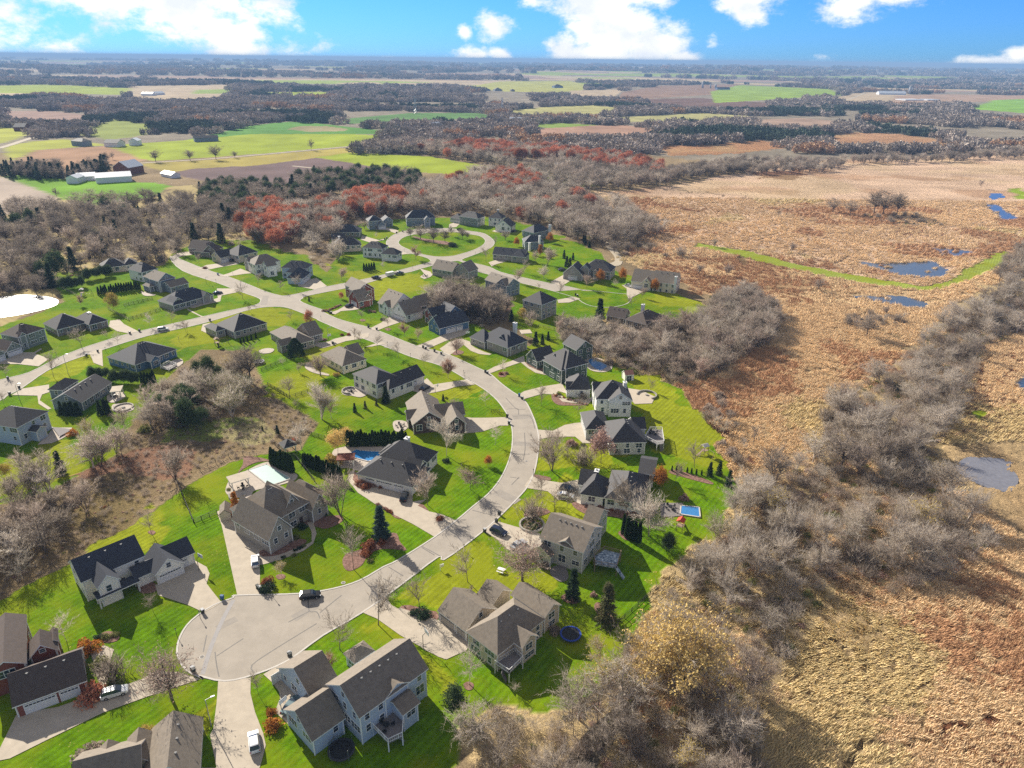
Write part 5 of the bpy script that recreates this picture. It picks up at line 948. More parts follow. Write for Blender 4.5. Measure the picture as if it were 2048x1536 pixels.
row('cyp','G',555,800,720,868,9,5.6,'narrow cypress in the short row at the pale pool corner')
row('cyp','G',795,805,1095,925,17,4.6,'narrow cypress in the long row left of the gold tree')
row('cyp','K',835,470,1205,420,17,4.5,'narrow cypress in the hedge left of the slate two-storey house')
row('pine','K',530,420,700,400,6,6.0,'bushy evergreen in the thick row nearest the bright pond',.8); row('pine','K',720,350,960,300,8,6.0,'bushy evergreen in the row behind the low tan house',.8)
row('pine','K',780,1190,930,1190,4,5.0,'green pine in the row below the deep blue house',.5); row('pine','K',950,1215,1190,1225,8,5.0,'dark pine in the row behind the deep blue house',.4); row('cyp','K',1210,1235,1330,1225,5,5.0,'narrow cypress at the right end of the pine row')
row('spruce','K',520,1490,690,1500,7,5.0,'small spruce against the slate house with covered patio',.4); row('spruce','K',850,1490,950,1480,3,6.0,'rounded spruce at the corner of the slate house',.4)
row('shrubR','P',55,305,200,240,9,1.2,'small shrub edging the brick house drive'); 
row('shrubR','H',200,1110,330,1180,8,1.0,'low hedge shrub along the white house drive') ; row('shrubR','I',340,275,600,345,9,1.1,'low shrub in the curved bed of the light grey house',.5); row('shrubR','I',560,1110,960,1180,9,1.2,'low shrub in the shaded bed under the bare trees',1.0)
row('shrubG','B',640,200,560,240,4,1.0,'dark clipped shrub by the mansion walk',.4)
# ---- woods
def in_foot(x,y,m=1.5):
    p=np.array((x,y))
    for a,u,v,L,D in FOOT:
        s=(p-a)@u; t=(p-a)@v
        if -m<s<L+m and -m<t<D+m: return True
    return False
RWn=np.array(RW)
def scatter(pts,sp,f='Z',seed=1,jit=.45,dens=1.0):
    P=wpoly(pts,f); A=np.array(P); x0,y0=A.min(0); x1,y1=A.max(0); rs=np.random.RandomState(seed)
    gx_,gy_=np.meshgrid(np.arange(x0,x1,sp),np.arange(y0,y1,sp)); X=gx_.ravel()+rs.uniform(-jit,jit,gx_.size)*sp; Y=gy_.ravel()+rs.uniform(-jit,jit,gx_.size)*sp
    k=inpoly(P,X,Y)&(rs.rand(X.size)<dens)&~inpoly(RWn,X,Y); return X[k],Y[k],rs
PONDW=wpoly([(-120,598),(0,592),(40,588),(85,590),(114,597),(120,604),(108,615),(60,628),(0,638),(-120,652)])
def woods(pts,sp,mix,hr,lab,seed,dens=1.0,f='Z',clumpy=0):
    X,Y,rs=scatter(pts,sp,f,seed,dens=dens); ks=[m[0] for m in mix]; ps=np.array([m[1] for m in mix],float); ps/=ps.sum()
    for x,y in zip(X,Y):
        if clumpy and fbm(np.array([x]),np.array([y]),3,.055)[0]<clumpy: continue
        if in_foot(x,y) or inpoly(PONDW,np.array([x]),np.array([y]))[0]: continue
        k=ks[rs.choice(len(ks),p=ps)]; h=rs.uniform(*hr)*(.5 if k.startswith('shrub') else 1)
        if k.startswith('shrub'): h=min(h,3.5)
        TREES.append(dict(k=k,x=x,y=y,h=h,yard=False,lab=lab))
W3=[(960,1600),(930,1470),(990,1425),(1100,1440),(1195,1410),(1300,1300),(1325,1210),(1380,1110),(1450,1070),(1500,985),(1490,950),(1560,950),(1650,915),(1655,810),(1780,740),(1900,640),(2000,580),(2200,540),(2200,610),(1965,695),(1935,800),(1880,880),(1860,960),(1990,1080),(1960,1110),(1880,1160),(1790,1190),(1680,1140),(1640,1210),(1570,1320),(1530,1440),(1510,1620)]
woods(W3,6.1,[('bareP',8),('bareB',2.4),('shrubB',2),('shrubG',.45),('yelltree',.2)],(4.5,13.0),'in the thicket between lawns and marsh',101,dens=.92,clumpy=.37)
woods([(1395,790),(1445,780),(1480,880),(1520,990),(1470,960),(1420,880)],5,[('shrubB',5),('bareB',3)],(3,7),'in the russet scrub behind the marsh lawn',102)
woods([(1110,655),(1200,665),(1290,680),(1400,650),(1430,610),(1500,600),(1560,650),(1530,700),(1440,748),(1370,765),(1280,750),(1200,728),(1125,695)],5.2,[('bareB',5),('bareP',3),('shrubG',1.4),('pinktree',.5),('shrubB',1)],(7,11),'in the thicket below the upper cul-de-sac',103)
woods([(1420,640),(1440,600),(1500,590),(1560,640),(1530,690),(1450,700)],4,[('bareB',5)],(7,10),'in the mauve thicket jutting into the marsh',104)
woods([(860,625),(870,590),(955,600),(1000,625),(1000,650),(960,650),(870,640)],4.5,[('bareD',5),('bareB',3),('shrubY',.6),('shrubG',.6)],(9,14),'in the central bare grove',105)
woods([(0,440),(90,425),(200,425),(330,410),(480,420),(520,450),(500,490),(390,490),(330,530),(240,535),(180,535),(120,570),(60,600),(0,600),(-60,560)],8.5,[('bareD',9),('bareB',.8),('spruce',1.0),('shrubB',2),('pine',.5)],(8,15),'in the oak savanna left of the upper street',106,dens=.75)
woods([(0,590),(60,585),(120,575),(120,560),(60,560),(0,570)],4,[('bareB',4),('shrubB',5)],(3,6),'on the far bank of the bright pond',107)
woods([(110,392),(200,412),(330,400),(480,375),(560,385),(480,425),(300,430),(120,440),(0,450),(0,425)],15,[('bareD',5)],(9,14),'along the farm field edge',108,dens=.55)
woods([(400,375),(480,372),(560,375),(620,350),(760,345),(830,350),(850,372),(740,385),(620,395),(540,425),(470,440),(400,420)],8,[('pine',3),('spruce',.8),('bareD',5)],(8,12),'in the conifer belt behind the oaks',109)
woods([(480,455),(500,425),(560,415),(600,430),(600,480),(560,500),(510,490)],7,[('red',3),('bareB',3)],(11,14),'in the red oaks above the upper street',110)
woods([(560,430),(640,410),(700,420),(690,470),(650,500),(600,480)],7,[('bareB',5),('red',.9),('bareD',2.5)],(10,14),'in the wood between upper street and ring road',111)
woods([(655,510),(605,500),(600,485),(650,500),(690,505),(680,530)],5,[('bareP',5),('shrubG',2)],(8,12),'in the thicket behind the light blue corner house',112)
woods([(680,425),(700,400),(800,395),(810,420),(780,435),(720,440)],7.5,[('red',3.5),('bareB',3)],(12,15),'in the red oak stand behind the ring road',113)
woods([(800,430),(820,390),(900,370),(960,350),(1060,352),(1160,392),(1230,440),(1285,490),(1215,500),(1130,478),(1080,450),(1020,440),(960,430),(860,428)],8,[('bareB',5),('bareP',4),('red',.35),('bareD',2)],(10,15),'in the wood behind the ring road',114)
woods([(960,380),(1000,355),(1060,360),(1090,385),(1020,400)],9,[('red',3),('bareB',2)],(11,15),'in the red crowns above the ring road wood',115)
woods([(705,300),(860,290),(1000,300),(1040,345),(960,328),(860,312),(740,305)],10,[('bareD',4),('bareB',4),('red',1)],(10,15),'in the wood band beyond the lime field',116)
woods([(880,300),(950,296),(1100,305),(1220,320),(1320,340),(1320,360),(1240,345),(1100,325),(960,318)],10,[('red',4),('bareB',4)],(12,16),'in the red oak band beyond the lime field',117)
woods([(1040,340),(1120,330),(1250,350),(1330,350),(1480,340),(1500,347),(1400,355),(1330,372),(1160,388),(1060,348)],9,[('bareB',5),('bareD',4)],(10,15),'in the dark wood north of the marsh',118)
woods([(1330,345),(1480,322),(1550,325),(1690,330),(1660,345),(1500,350),(1400,352)],9,[('bareB',5),('bareD',3),('bareP',1)],(8,12),'in the wood along the north marsh edge',119)
woods([(1660,328),(1760,318),(1860,322),(1980,312),(2048,300),(2150,290),(2150,312),(2048,316),(1900,326),(1760,330)],10,[('bareB',5),('bareD',3),('bareP',1)],(9,13),'in the wood at the right marsh edge',120)
woods([(1190,480),(1260,490),(1330,500),(1420,500),(1400,520),(1300,515),(1220,505)],8,[('bareB',4),('shrubB',4)],(4,9),'in the scrub at the end of the gravel path',121,dens=.6)
woods([(0,1000),(120,985),(190,990),(190,1060),(130,1120),(0,1180),(-120,1200),(-120,1030)],5.5,[('bareB',7),('shrubB',1.5)],(7,12),'in the wood left of the cream farmhouse',122,dens=.8)
woods([(270,870),(300,800),(350,770),(420,745),(480,750),(520,785),(470,830),(400,850),(330,880)],4.7,[('bareB',4),('bareP',3.5),('pine',1.1),('willow',1.6),('shrubG',1.5),('shrubB',1.5),('yelltree',.6),('bareD',1)],(6,11.5),'in the middle copse behind the mansion',123,dens=.8)
woods([(190,990),(330,900),(430,880),(600,850),(500,900),(400,940),(320,990),(220,1050)],7,[('shrubB',6),('shrubR',2)],(1.5,3),'in the brown scrub behind the mansion lawn',124,dens=.3)
woods([(160,860),(220,850),(290,870),(300,900),(220,930),(170,930)],6,[('bareB',4),('yelltree',1)],(7,10),'at the lawn edge left of the middle copse',125,dens=.5)
woods([(1720,432),(1760,428),(1830,430),(1895,447),(1880,455),(1790,448)],5,[('shrubG',4),('shrubB',3)],(3,4.5),'in the dark thicket island of the marsh',126)
T_('bareD','W',(1225,345,215),(1275,355,210),(1350,355,225),(1095,355,270),(1000,340,255)); T_('bareB','W',(350,530,480),(770,560,500),(420,690,620),(920,770,700),(1810,210,160),(1185,1020,890),(265,680,620)); T_('bareP','W',(2040,660,480))
woods([(1690,640),(1740,625),(1800,630),(1830,650),(1760,655),(1700,655)],5,[('shrubB',6),('bareB',2)],(2.5,5),'in the low thicket beside the marsh pools',127)
woods([(1220,405),(1290,440),(1330,470),(1260,490)],7,[('bareP',5),('bareB',3)],(9,13),'in the pale wood edge left of the marsh',128)
woods([(1990,540),(2048,500),(2120,520),(2100,580),(2000,570)],7,[('bareB',5)],(8,12),'at the right end of the green dyke',129)
woods([(30,348),(60,335),(130,345),(125,360),(60,360)],7,[('bareD',4),('spruce',4)],(10,16),'in the shelter belt beside the farm',130); woods([(130,350),(215,325),(215,345),(150,362)],7,[('spruce',5),('bareD',2)],(9,14),'among the farm spruces',131)
woods([(0,345),(20,330),(50,345),(40,358),(0,358)],9,[('spruce',4),('bareD',2)],(9,13),'beside the dark farmhouse at the left edge',132)
T_('bareD','R',(912,948,870),(1113,940,870),(1265,935,840),(1375,925,880),(1822,880,810),(300,270,250),(660,935,885)); T_('spruce','R',(613,980,920),(570,985,925))
T_('bareD','R',(540,1210,1095),(605,1200,1110),(660,1190,1105),(760,1220,1105),(845,1170,1090),(880,1160,1100),(150,1300,1140),(280,1270,1145))
MARSHTREES=[(1500,430),(1700,620)]
# ---- choose individuals per kind, everything further off goes into one mass
for t in TREES:
    t['fam']=INF[t['k']][0]; t['d']=math.hypot(math.hypot(t['x'],t['y']),HC); t['ss']=t['h']/t['d']*(1e3 if t['yard'] else 1)
    q=proj((t['x'],t['y'],t['h']*.5)); t['vis']=(-60<q[0]<2108 and -40<q[1]<1600)
SHORT={}
for k,(r,w_,c) in HOUSES.items():
    if k.startswith('far') or k.startswith('fb') or k=='sh2' : continue
    L_=r['label']; cut=min([i for i in (L_.find(s) for s in (' with ',' beside ',' behind ',' near ',' at ',' on ',' by ',' under ',' half ',' above ',' beyond ',' facing ',' south ',' north ',' between ',' below ',' and ',' cut ',', ')) if i>0] or [len(L_)])
    s=L_[:cut]; 
    if s in [v[0] for v in SHORT.values()]: s=' '.join(L_.split()[:9])
    SHORT[k]=(s,c)
ORD=['nearest to','second closest to','third closest to','fourth closest to','fifth closest to','sixth closest to','seventh closest to','eighth closest to','ninth closest to','tenth closest to','eleventh closest to','twelfth closest to']
byh={}
for t in TREES:
    if t['yard'] and 'lab' not in t:
        k=min(SHORT,key=lambda q:(SHORT[q][1][0]-t['x'])**2+(SHORT[q][1][1]-t['y'])**2); byh.setdefault((k,INF[t['k']][1]),[]).append(t)
for (k,nm),L_ in byh.items():
    L_.sort(key=lambda t:(SHORT[k][1][0]-t['x'])**2+(SHORT[k][1][1]-t['y'])**2)
    for i,t in enumerate(L_): t['label']='%s %s the %s'%(nm,ORD[min(i,11)] if len(L_)>1 else 'near',SHORT[k][0])
wl={}
for t in TREES:
    if not t['yard'] and t['d']<420:
        k=min(SHORT,key=lambda q:(SHORT[q][1][0]-t['x'])**2+(SHORT[q][1][1]-t['y'])**2); dd_=math.hypot(SHORT[k][1][0]-t['x'],SHORT[k][1][1]-t['y'])
        if dd_<90: wl.setdefault((k,INF[t['k']][1]),[]).append((dd_,id(t),t))
for (k,nm),L_ in wl.items():
    L_.sort()
    for i,(a,b,t) in enumerate(L_[:12]): lb_='woodland %s %s the %s'%(nm,ORD[i],SHORT[k][0]); t['label']=' '.join(lb_.split()[:1 if 0 else 16]) if len(lb_.split())<=16 else lb_[9:]
fam={}
for t in TREES:
    if t['vis'] or t['yard']: fam.setdefault(t['fam'],[]).append(t)
STUFF={}
JO={}
def joined(k,i):
    if (k,i) not in JO:
        tm,cm=SRC[k][i]; b=bpy.data.meshes.new('tree'); import bmesh
        bm=bmesh.new(); bm.from_mesh(tm); n0=len(bm.faces); bm.from_mesh(cm); 
        bm.faces.ensure_lookup_table()
        for fc in bm.faces[n0:]: fc.material_index+=1
        bm.to_mesh(b); bm.free()
        for m in list(tm.materials)+list(cm.materials): b.materials.append(m)
        JO[(k,i)]=b
    return JO[(k,i)]
PART={'bare_tree':('trunk','crown'),'autumn_tree':('trunk','crown'),'evergreen_tree':('trunk','crown'),'shrub':('stems','leaves')}
for fm,L_ in fam.items():
    L_.sort(key=lambda t:-t['ss'])
    for n,t in enumerate(L_):
        vi=trnd.randrange(len(SRC[t['k']])); sc=t['h']/(10. if fm!='shrub' else 1.6); rz=trnd.uniform(0,6.28)
        nm=INF[t['k']][1]; zz=hills(np.array([t['x']]),np.array([t['y']]))[0]-(.4 if not t['yard'] else .05)
        if n<295:
            lab=t.get('label') or ('%s %s'%(nm,t['lab']) if not t['lab'].startswith(('narrow','bushy','green','dark','small','rounded','low')) else t['lab']); grp=(fm.replace('_',' ')+'s '+t['lab']) if 'lab' in t else None
            if grp and t['yard']: grp=t['lab'].split(' in ')[0]+' rows' if False else 'plants: '+t['lab']
            if t['d']<330:
                o=empty(fm,(t['x'],t['y'],zz),rz,lab,fm.replace('_',' '),grp); o.scale=(sc,)*3
                link(PART[fm][0],SRC[t['k']][vi][0],o); link(PART[fm][1],SRC[t['k']][vi][1],o)
            else:
                o=link(fm,joined(t['k'],vi),None,(t['x'],t['y'],zz),rz); o.scale=(sc,)*3; tag(o,lab,fm.replace('_',' '),grp)
        else: STUFF.setdefault(fm,[]).append((t['k'],vi,t['x'],t['y'],zz,rz,sc))
def mass(name,rows,srcs,label,tilt=None):
    """rows: (source index, x, y, z, rot, scale) set out as one object of many plants"""
    col_=bpy.data.collections.new(name+'_kinds')
    for i,m in enumerate(srcs): o=bpy.data.objects.new('%s_%03d'%(name,i),m); col_.objects.link(o)
    A=np.array([r[1:4] for r in rows],np.float32); me=bpy.data.meshes.new(name); me.vertices.add(len(A)); me.vertices.foreach_set('co',A.ravel())
    for nm_,ty,vals in (('k','INT',[r[0] for r in rows]),('r','FLOAT',[r[4] for r in rows]),('s','FLOAT',[r[5] for r in rows])):
        a=me.attributes.new(nm_,ty,'POINT'); a.data.foreach_set('value',np.array(vals,np.int32 if ty=='INT' else np.float32))
    ng=bpy.data.node_groups.new(name,'GeometryNodeTree'); ng.interface.new_socket('Geometry',in_out='INPUT',socket_type='NodeSocketGeometry'); ng.interface.new_socket('Geometry',in_out='OUTPUT',socket_type='NodeSocketGeometry')
    n=ng.nodes; l=ng.links; gi=n.new('NodeGroupInput'); go=n.new('NodeGroupOutput'); ip=n.new('GeometryNodeInstanceOnPoints'); ci=n.new('GeometryNodeCollectionInfo'); ci.inputs[0].default_value=col_; ci.inputs[1].default_value=True; ci.inputs[2].default_value=True
    def na(s,ty):
        a=n.new('GeometryNodeInputNamedAttribute'); a.data_type=ty; a.inputs[0].default_value=s; return a.outputs[0]
    cx=n.new('ShaderNodeCombineXYZ'); l.new(na('r','FLOAT'),cx.inputs[2])
    if tilt: cx.inputs[0].default_value=tilt
    e2=n.new('FunctionNodeEulerToRotation'); l.new(cx.outputs[0],e2.inputs[0])
    l.new(gi.outputs[0],ip.inputs['Points']); l.new(ci.outputs[0],ip.inputs['Instance']); ip.inputs['Pick Instance'].default_value=True; l.new(na('k','INT'),ip.inputs['Instance Index']); l.new(e2.outputs[0],ip.inputs['Rotation']); l.new(na('s','FLOAT'),ip.inputs['Scale']); l.new(ip.outputs[0],go.inputs[0])
    o=link(name,me); md=o.modifiers.new('plants','NODES'); md.node_group=ng; tag(o,label,name.replace('_',' '),kind='stuff'); return o
for fm,rows in STUFF.items():
    keys=sorted({(r[0],r[1]) for r in rows}); ix={k:i for i,k in enumerate(keys)}
    mass({'bare_tree':'leafless_woodland','autumn_tree':'autumn_woodland','evergreen_tree':'conifer_woodland','shrub':'undergrowth'}[fm],[(ix[(r[0],r[1])],r[2],r[3],r[4],r[5],r[6]) for r in rows],[joined(*k) for k in keys],{'bare_tree':'leafless grey trees massed in the farther woods','autumn_tree':'red and gold trees massed in the farther woods','evergreen_tree':'dark conifers massed in the farther woods','shrub':'scrub and bushes massed through the woods'}[fm])
print('TREES',{k:len(v) for k,v in fam.items()},{k:len(v) for k,v in STUFF.items()})
# ---- undergrowth inside the woods and tufts of marsh reed
def reed_mesh(seed,cols,n=46,h=1.0,r=.8):
    rs=np.random.RandomState(seed); P=rs.normal(0,r*.5,(n,3)); P[:,2]=-.1; d=rs.normal(0,.35,(n,3)); d[:,2]=.75; d[:,0]+=.75; d/=np.linalg.norm(d,axis=1,keepdims=True); s=np.cross(d,rs.normal(0,1,(n,3))); s/=np.linalg.norm(s,axis=1,keepdims=True)
    V=np.stack([P-s*.09,P+s*.09,P+d*(h*(.7+.6*rs.rand(n)))[:,None]],1).reshape(-1,3); return newmesh_np('reed_tuft',V,np.arange(n*3).reshape(-1,3),cols)
RM=[mat('reed_gold',(.88,.66,.41),.9,0,col2=(.68,.48,.28),island=.25,objrand=.15,spec=.1),mat('reed_russet',(.58,.34,.18),.9,0,col2=(.45,.26,.15),island=.25,objrand=.15,spec=.1),mat('reed_olive',(.64,.52,.27),.9,0,col2=(.74,.56,.30),island=.25,objrand=.15,spec=.1)]
rsrc=[reed_mesh(1,[RM[0]]),reed_mesh(2,[RM[0]],60),reed_mesh(3,[RM[1]]),reed_mesh(4,[RM[2]])]
rows=[]; rs=np.random.RandomState(9)
for (x0,x1,y0,y1,sp) in ((10,130,60,200,1.15),(20,300,200,340,1.7),(20,460,340,640,3.2)):
    gx_,gy_=np.meshgrid(np.arange(x0,x1,sp),np.arange(y0,y1,sp)); x=gx_.ravel()+rs.uniform(-.5,.5,gx_.size)*sp; y=gy_.ravel()+rs.uniform(-.5,.5,gx_.size)*sp
    k_,_=classify(x,y); q=proj(np.stack([x,y,0*x],1)); ok=((k_==MARSH)|((k_==WOODZ)&(x>20)&(y<330)&(rs.rand(x.size)<.5)))&~(in_water(x,y)&(fbm(x,y,3,.25)<.72))&(np.abs(fbm(x+70,y-40,4,.011)-.5)>.0045)&(q[0]>-30)&(q[0]<2080)&(q[1]<1580)&(rs.rand(x.size)<.85)
    x=x[ok];y=y[ok]; flow=(fbm(x,y,2,.012)-.5)*5+R(20); rr=fbm(x+300,y+90,4,.022); gg=fbm(x-300,y+990,4,.016)
    for i in range(len(x)):
        kk_=2 if rr[i]>.58+.08*rs.rand() else (3 if gg[i]>.6+.06*rs.rand() else rs.randint(0,2)); rows.append((kk_,x[i],y[i],-.15,flow[i]+rs.normal(0,.28),(.8+.5*rs.rand())*(1 if sp<1.5 else 1.25 if sp<2 else 1.7)))
mass('marsh_reeds',rows,rsrc,'tan lodged reed grass covering the marsh'); print('reeds',len(rows))
usrc=[thicket_mesh(200+i,c,500)[1] for i,c in enumerate(('brown','pale','mauve'))]+[shrub_mesh(210,'olive',420)[1],shrub_mesh(211,'pink',420)[1]]
rows=[]
for (pts,sp,f_) in ((W3,3.0,0),([(0,1012),(95,987),(140,962),(240,912),(280,862),(300,800),(400,735),(480,722),(560,800),(640,850),(605,880),(500,905),(390,945),(250,1055),(60,1160),(0,1195),(-200,1250),(-200,1050)],2.2,1),([(1110,642),(1200,650),(1290,650),(1380,640),(1420,590),(1500,580),(1560,640),(1530,690),(1440,742),(1380,770),(1280,745),(1200,722),(1125,690)],3,0),([(0,400),(200,410),(480,410),(520,450),(480,490),(380,490),(330,520),(240,540),(130,560),(0,600)],6,0),([(560,430),(640,410),(740,372),(960,350),(1160,390),(1285,490),(1130,478),(1080,452),(960,432),(860,432),(740,442),(665,480),(655,545),(610,510)],6,0),([(860,600),(875,570),(960,580),(1020,600),(1015,645),(960,655),(865,625)],3,0)):
    x,y,r_=scatter(pts,sp,'Z',int(sp*10)+len(pts))
    for a,b in zip(x,y):
        if in_foot(a,b,2): continue
        rows.append((r_.choice([0,1,2,3,4],p=[.3,.25,.2,.15,.1]) if not f_ else r_.choice([0,2,4,3],p=[.45,.3,.17,.08]),a,b,-.3,r_.rand()*6.28,(.7+.7*r_.rand())*(1 if not f_ else .36)))
mass('ground_brush',rows,usrc,'low brush and brambles under the bare trees'); print('brush',len(rows))
# ---- far woods: one mass of crowns out to the hazy distance
def crownclump(seed,c,c2name):
    rs=np.random.RandomState(seed); P=[]
    for k in range(7):
        o=np.array((rs.uniform(-14,14),rs.uniform(-9,9),0)); h=rs.uniform(9,13); m=90; u=rs.normal(0,1,(m,3)); u/=np.linalg.norm(u,axis=1,keepdims=True); P.append(o+np.array((0,0,h*.55))+u*np.array((5.,5.,h*.45))*(rs.rand(m)**.3)[:,None])
    P=np.concatenate(P); V,F=leaf_tris(rs,P,1.5); return newmesh_np('wood_clump',V,F,[c])
FM=[mat('far_twigs_a',(.36,.30,.25),.95,0,col2=(.48,.41,.35),island=.3,objrand=.2,spec=.05),mat('far_twigs_b',(.25,.215,.19),.95,0,col2=(.36,.31,.27),island=.3,objrand=.2,spec=.05),mat('far_conifer',(.07,.10,.08),.95,0,col2=(.11,.14,.09),island=.3,objrand=.2,spec=.05),mat('far_rust',(.55,.30,.18),.95,0,col2=(.5,.38,.24),island=.3,objrand=.2,spec=.05)]
fsrc=[crownclump(1,FM[0],0),crownclump(2,FM[0],0),crownclump(3,FM[1],0),crownclump(4,FM[2],0),crownclump(5,FM[3],0)]
rows=[]
for (y0,y1,sp) in ((690,1100,17),(1100,2200,20),(2200,4200,36),(4200,8000,75),(8000,17000,170)):
    xw=y1*.85; gx_,gy_=np.meshgrid(np.arange(-xw,xw,sp*1.25),np.arange(y0,y1,sp)); x=gx_.ravel()+rs.uniform(-.5,.5,gx_.size)*sp; y=gy_.ravel()+rs.uniform(-.5,.5,gx_.size)*sp
    q=proj(np.stack([x,y,0*x],1)); ok=(q[0]>-40)&(q[0]<2090); x=x[ok];y=y[ok]; k_,_=classify(x,y); k2,_=classify(x*1.07,y*1.07); ok=(k_==WOODZ)&(k2==WOODZ)
    if y0<1100: 
        qq=proj(np.stack([x,y,0*x],1)); ok&=(qq[1]<308)&~((qq[0]<420)&(qq[1]>285))
    x=x[ok];y=y[ok]
    n1=fbm(x,y,3,1/260.); ok=(n1>.44) if y0<2200 else (n1>.41); x=x[ok];y=y[ok];n1=n1[ok]; n2=fbm(x+900,y+50,3,1/180.); zz=hills(x,y)
    for i in range(len(x)):
        kk_=3 if n2[i]>.66 else (4 if n2[i]<.30 and rs.rand()<.6 else rs.randint(0,3)); rows.append((kk_,x[i],y[i],zz[i]-1,rs.rand()*6.28,(.75+.5*rs.rand())*(1 if sp<30 else 1.35 if sp<50 else 2.0 if sp<100 else 3.6)))
mass('far_woodland',rows,fsrc,'blue grey woodland filling the far distance'); print('far',len(rows))
# ------------------------------------------------------------------ small things
NEARC={}
def near_label(kindlabel,x,y,pre='by'):
    k=min(SHORT,key=lambda q:(SHORT[q][1][0]-x)**2+(SHORT[q][1][1]-y)**2); return k
PEND=[]   # (object, noun, x, y)
def later(o,noun,x,y): PEND.append((o,noun,x,y))
def vec(f,x1,y1,x2,y2):
    a=gp(f,x1,y1);b=gp(f,x2,y2); return (a+b)/2,math.atan2(b[1]-a[1],b[0]-a[0])
PAINT={}
def paint(n,c):
    if n not in PAINT:
        m=mat('car_paint_'+n,c,.28,3,.03,spec=.6,metal=.2); PAINT[n]=m
    return PAINT[n]
M_LAMPW=mat('headlight_glass',(.7,.72,.75),.15,spec=.8); M_LAMPR=mat('tail_light_red',(.35,.01,.01),.3); M_HUB=mat('wheel_rim',(.45,.46,.48),.35,metal=.7)
def loftx(prof,w,layers,m,taper=None):
    """side profile (x,z) swept across the width with rounded shoulders"""
    b=MB(); n=len(prof); cxm=sum(p[0] for p in prof)/n; czm=sum(p[1] for p in prof)/n; rings=[]
    for (fy,sc) in layers:
        ring=[]
        for (x,z) in prof:
            y=fy*w/2
            if taper: y*=taper(z)
            ring.append((cxm+(x-cxm)*sc,y,czm+(z-czm)*sc))
        rings.append(ring)
    i0=len(b.v)
    for r in rings: b.v+=r
    for k in range(len(rings)-1):
        for i in range(n):
            j=(i+1)%n; b.f.append((i0+k*n+i,i0+k*n+j,i0+(k+1)*n+j,i0+(k+1)*n+i)); b.m.append(m)
    b.f.append(tuple(i0+i for i in reversed(range(n)))); b.m.append(m); b.f.append(tuple(i0+(len(rings)-1)*n+i for i in range(n))); b.m.append(m)
    return b
BODY={'suv':([(-2.3,.38),(-2.35,.75),(-2.28,1.02),(-1.0,1.06),(1.0,1.04),(1.25,1.02),(2.1,.90),(2.32,.72),(2.35,.42),(2.0,.28),(-2.1,.28)],[(-2.2,1.0),(-1.95,1.58),(-1.6,1.68),(.35,1.68),(.7,1.55),(1.3,1.0)],[(-1.8,1.66),(-1.6,1.72),(.2,1.72),(.45,1.64)]),
      'sedan':([(-2.3,.36),(-2.34,.72),(-2.2,.96),(-1.5,.98),(1.0,.94),(2.1,.80),(2.32,.62),(2.34,.40),(2.0,.26),(-2.1,.26)],[(-1.75,.94),(-1.1,1.36),(-.8,1.42),(.15,1.42),(.45,1.34),(1.15,.92)],[(-1.0,1.39),(-.8,1.46),(.1,1.46),(.3,1.38)]),
      'pickup':([(-2.75,.5),(-2.78,1.02),(-2.7,1.12),(-.9,1.12),(-.85,1.1),(1.3,1.12),(2.5,1.02),(2.72,.8),(2.74,.5),(2.4,.36),(-2.5,.36)],[(-.95,1.08),(-.8,1.7),(-.6,1.78),(.6,1.78),(.8,1.7),(1.45,1.08)],[(-.75,1.74),(-.6,1.82),(.55,1.82),(.7,1.74)])}
def car(f,x1,y1,x2,y2,typ,col,lab,z=.09):
    c,rz=vec(f,x1,y1,x2,y2); root=empty('car' if typ!='pickup' else 'pickup_truck',(c[0],c[1],z),rz,lab,'car' if typ!='pickup' else 'pickup truck','cars standing on the estate')
    P=paint(col[0],col[1]); bo,ca,rf=BODY[typ]; w=1.86
    lay=[(-1,.93),(-.96,.985),(-.8,1),(.8,1),(.96,.985),(1,.93)]
    bd=loftx(bo,w,lay,0).build('body',P,root,smooth=False)
    if typ=='pickup': b=MB(); b.box(-2.6,-.72,1.11,-1.0,.72,1.15); b.build('cargo_bed',M_BLACK,root)
    tp=lambda z:1-.26*max(0,z-1)
    loftx(ca,w*.93,[(-1,.97),(-.9,1),(.9,1),(1,.97)],0,tp).build('window',M_GLASS,root)
    loftx(rf,w*.93,[(-.97,.95),(-.8,1),(.8,1),(.97,.95)],0,tp).build('roof',P,root)
    wb=1.42 if typ!='pickup' else 1.7
    for sx in (-1,1):
        for sy in (-1,1):
            b=MB(); b.cyl((sx*wb,sy*.76,.33),(sx*wb,sy*.97,.33),.35,.35,12); wh=b.build('wheel',M_RUBBER,root,smooth=False); b=MB(); b.cyl((sx*wb,sy*.96,.33),(sx*wb,sy*.985,.33),.21,.19,8); b.build('rim',M_HUB,wh)
    L=bo[7][0] if typ!='suv' else 2.33
    for sy in (-1,1):
        fx=max(p[0] for p in bo); rx=min(p[0] for p in bo); zf={'suv':.72,'sedan':.62,'pickup':.82}[typ]
        b=MB(); b.box(fx-.16,sy*.68-.2,zf-.07,fx-.02,sy*.68+.2,zf+.08); b.build('headlight',M_LAMPW,root); b=MB(); b.box(rx+.0,sy*.74-.12,zf,rx+.1,sy*.74+.12,zf+.22); b.build('tail_light',M_LAMPR,root)
    return root
BK=('black',(.012,.013,.016)); WH=('white',(.72,.73,.74)); GY=('grey',(.10,.11,.12)); SV=('silver',(.42,.43,.45)); NV=('navy',(.015,.025,.06)); TL=('teal_grey',(.12,.18,.20))
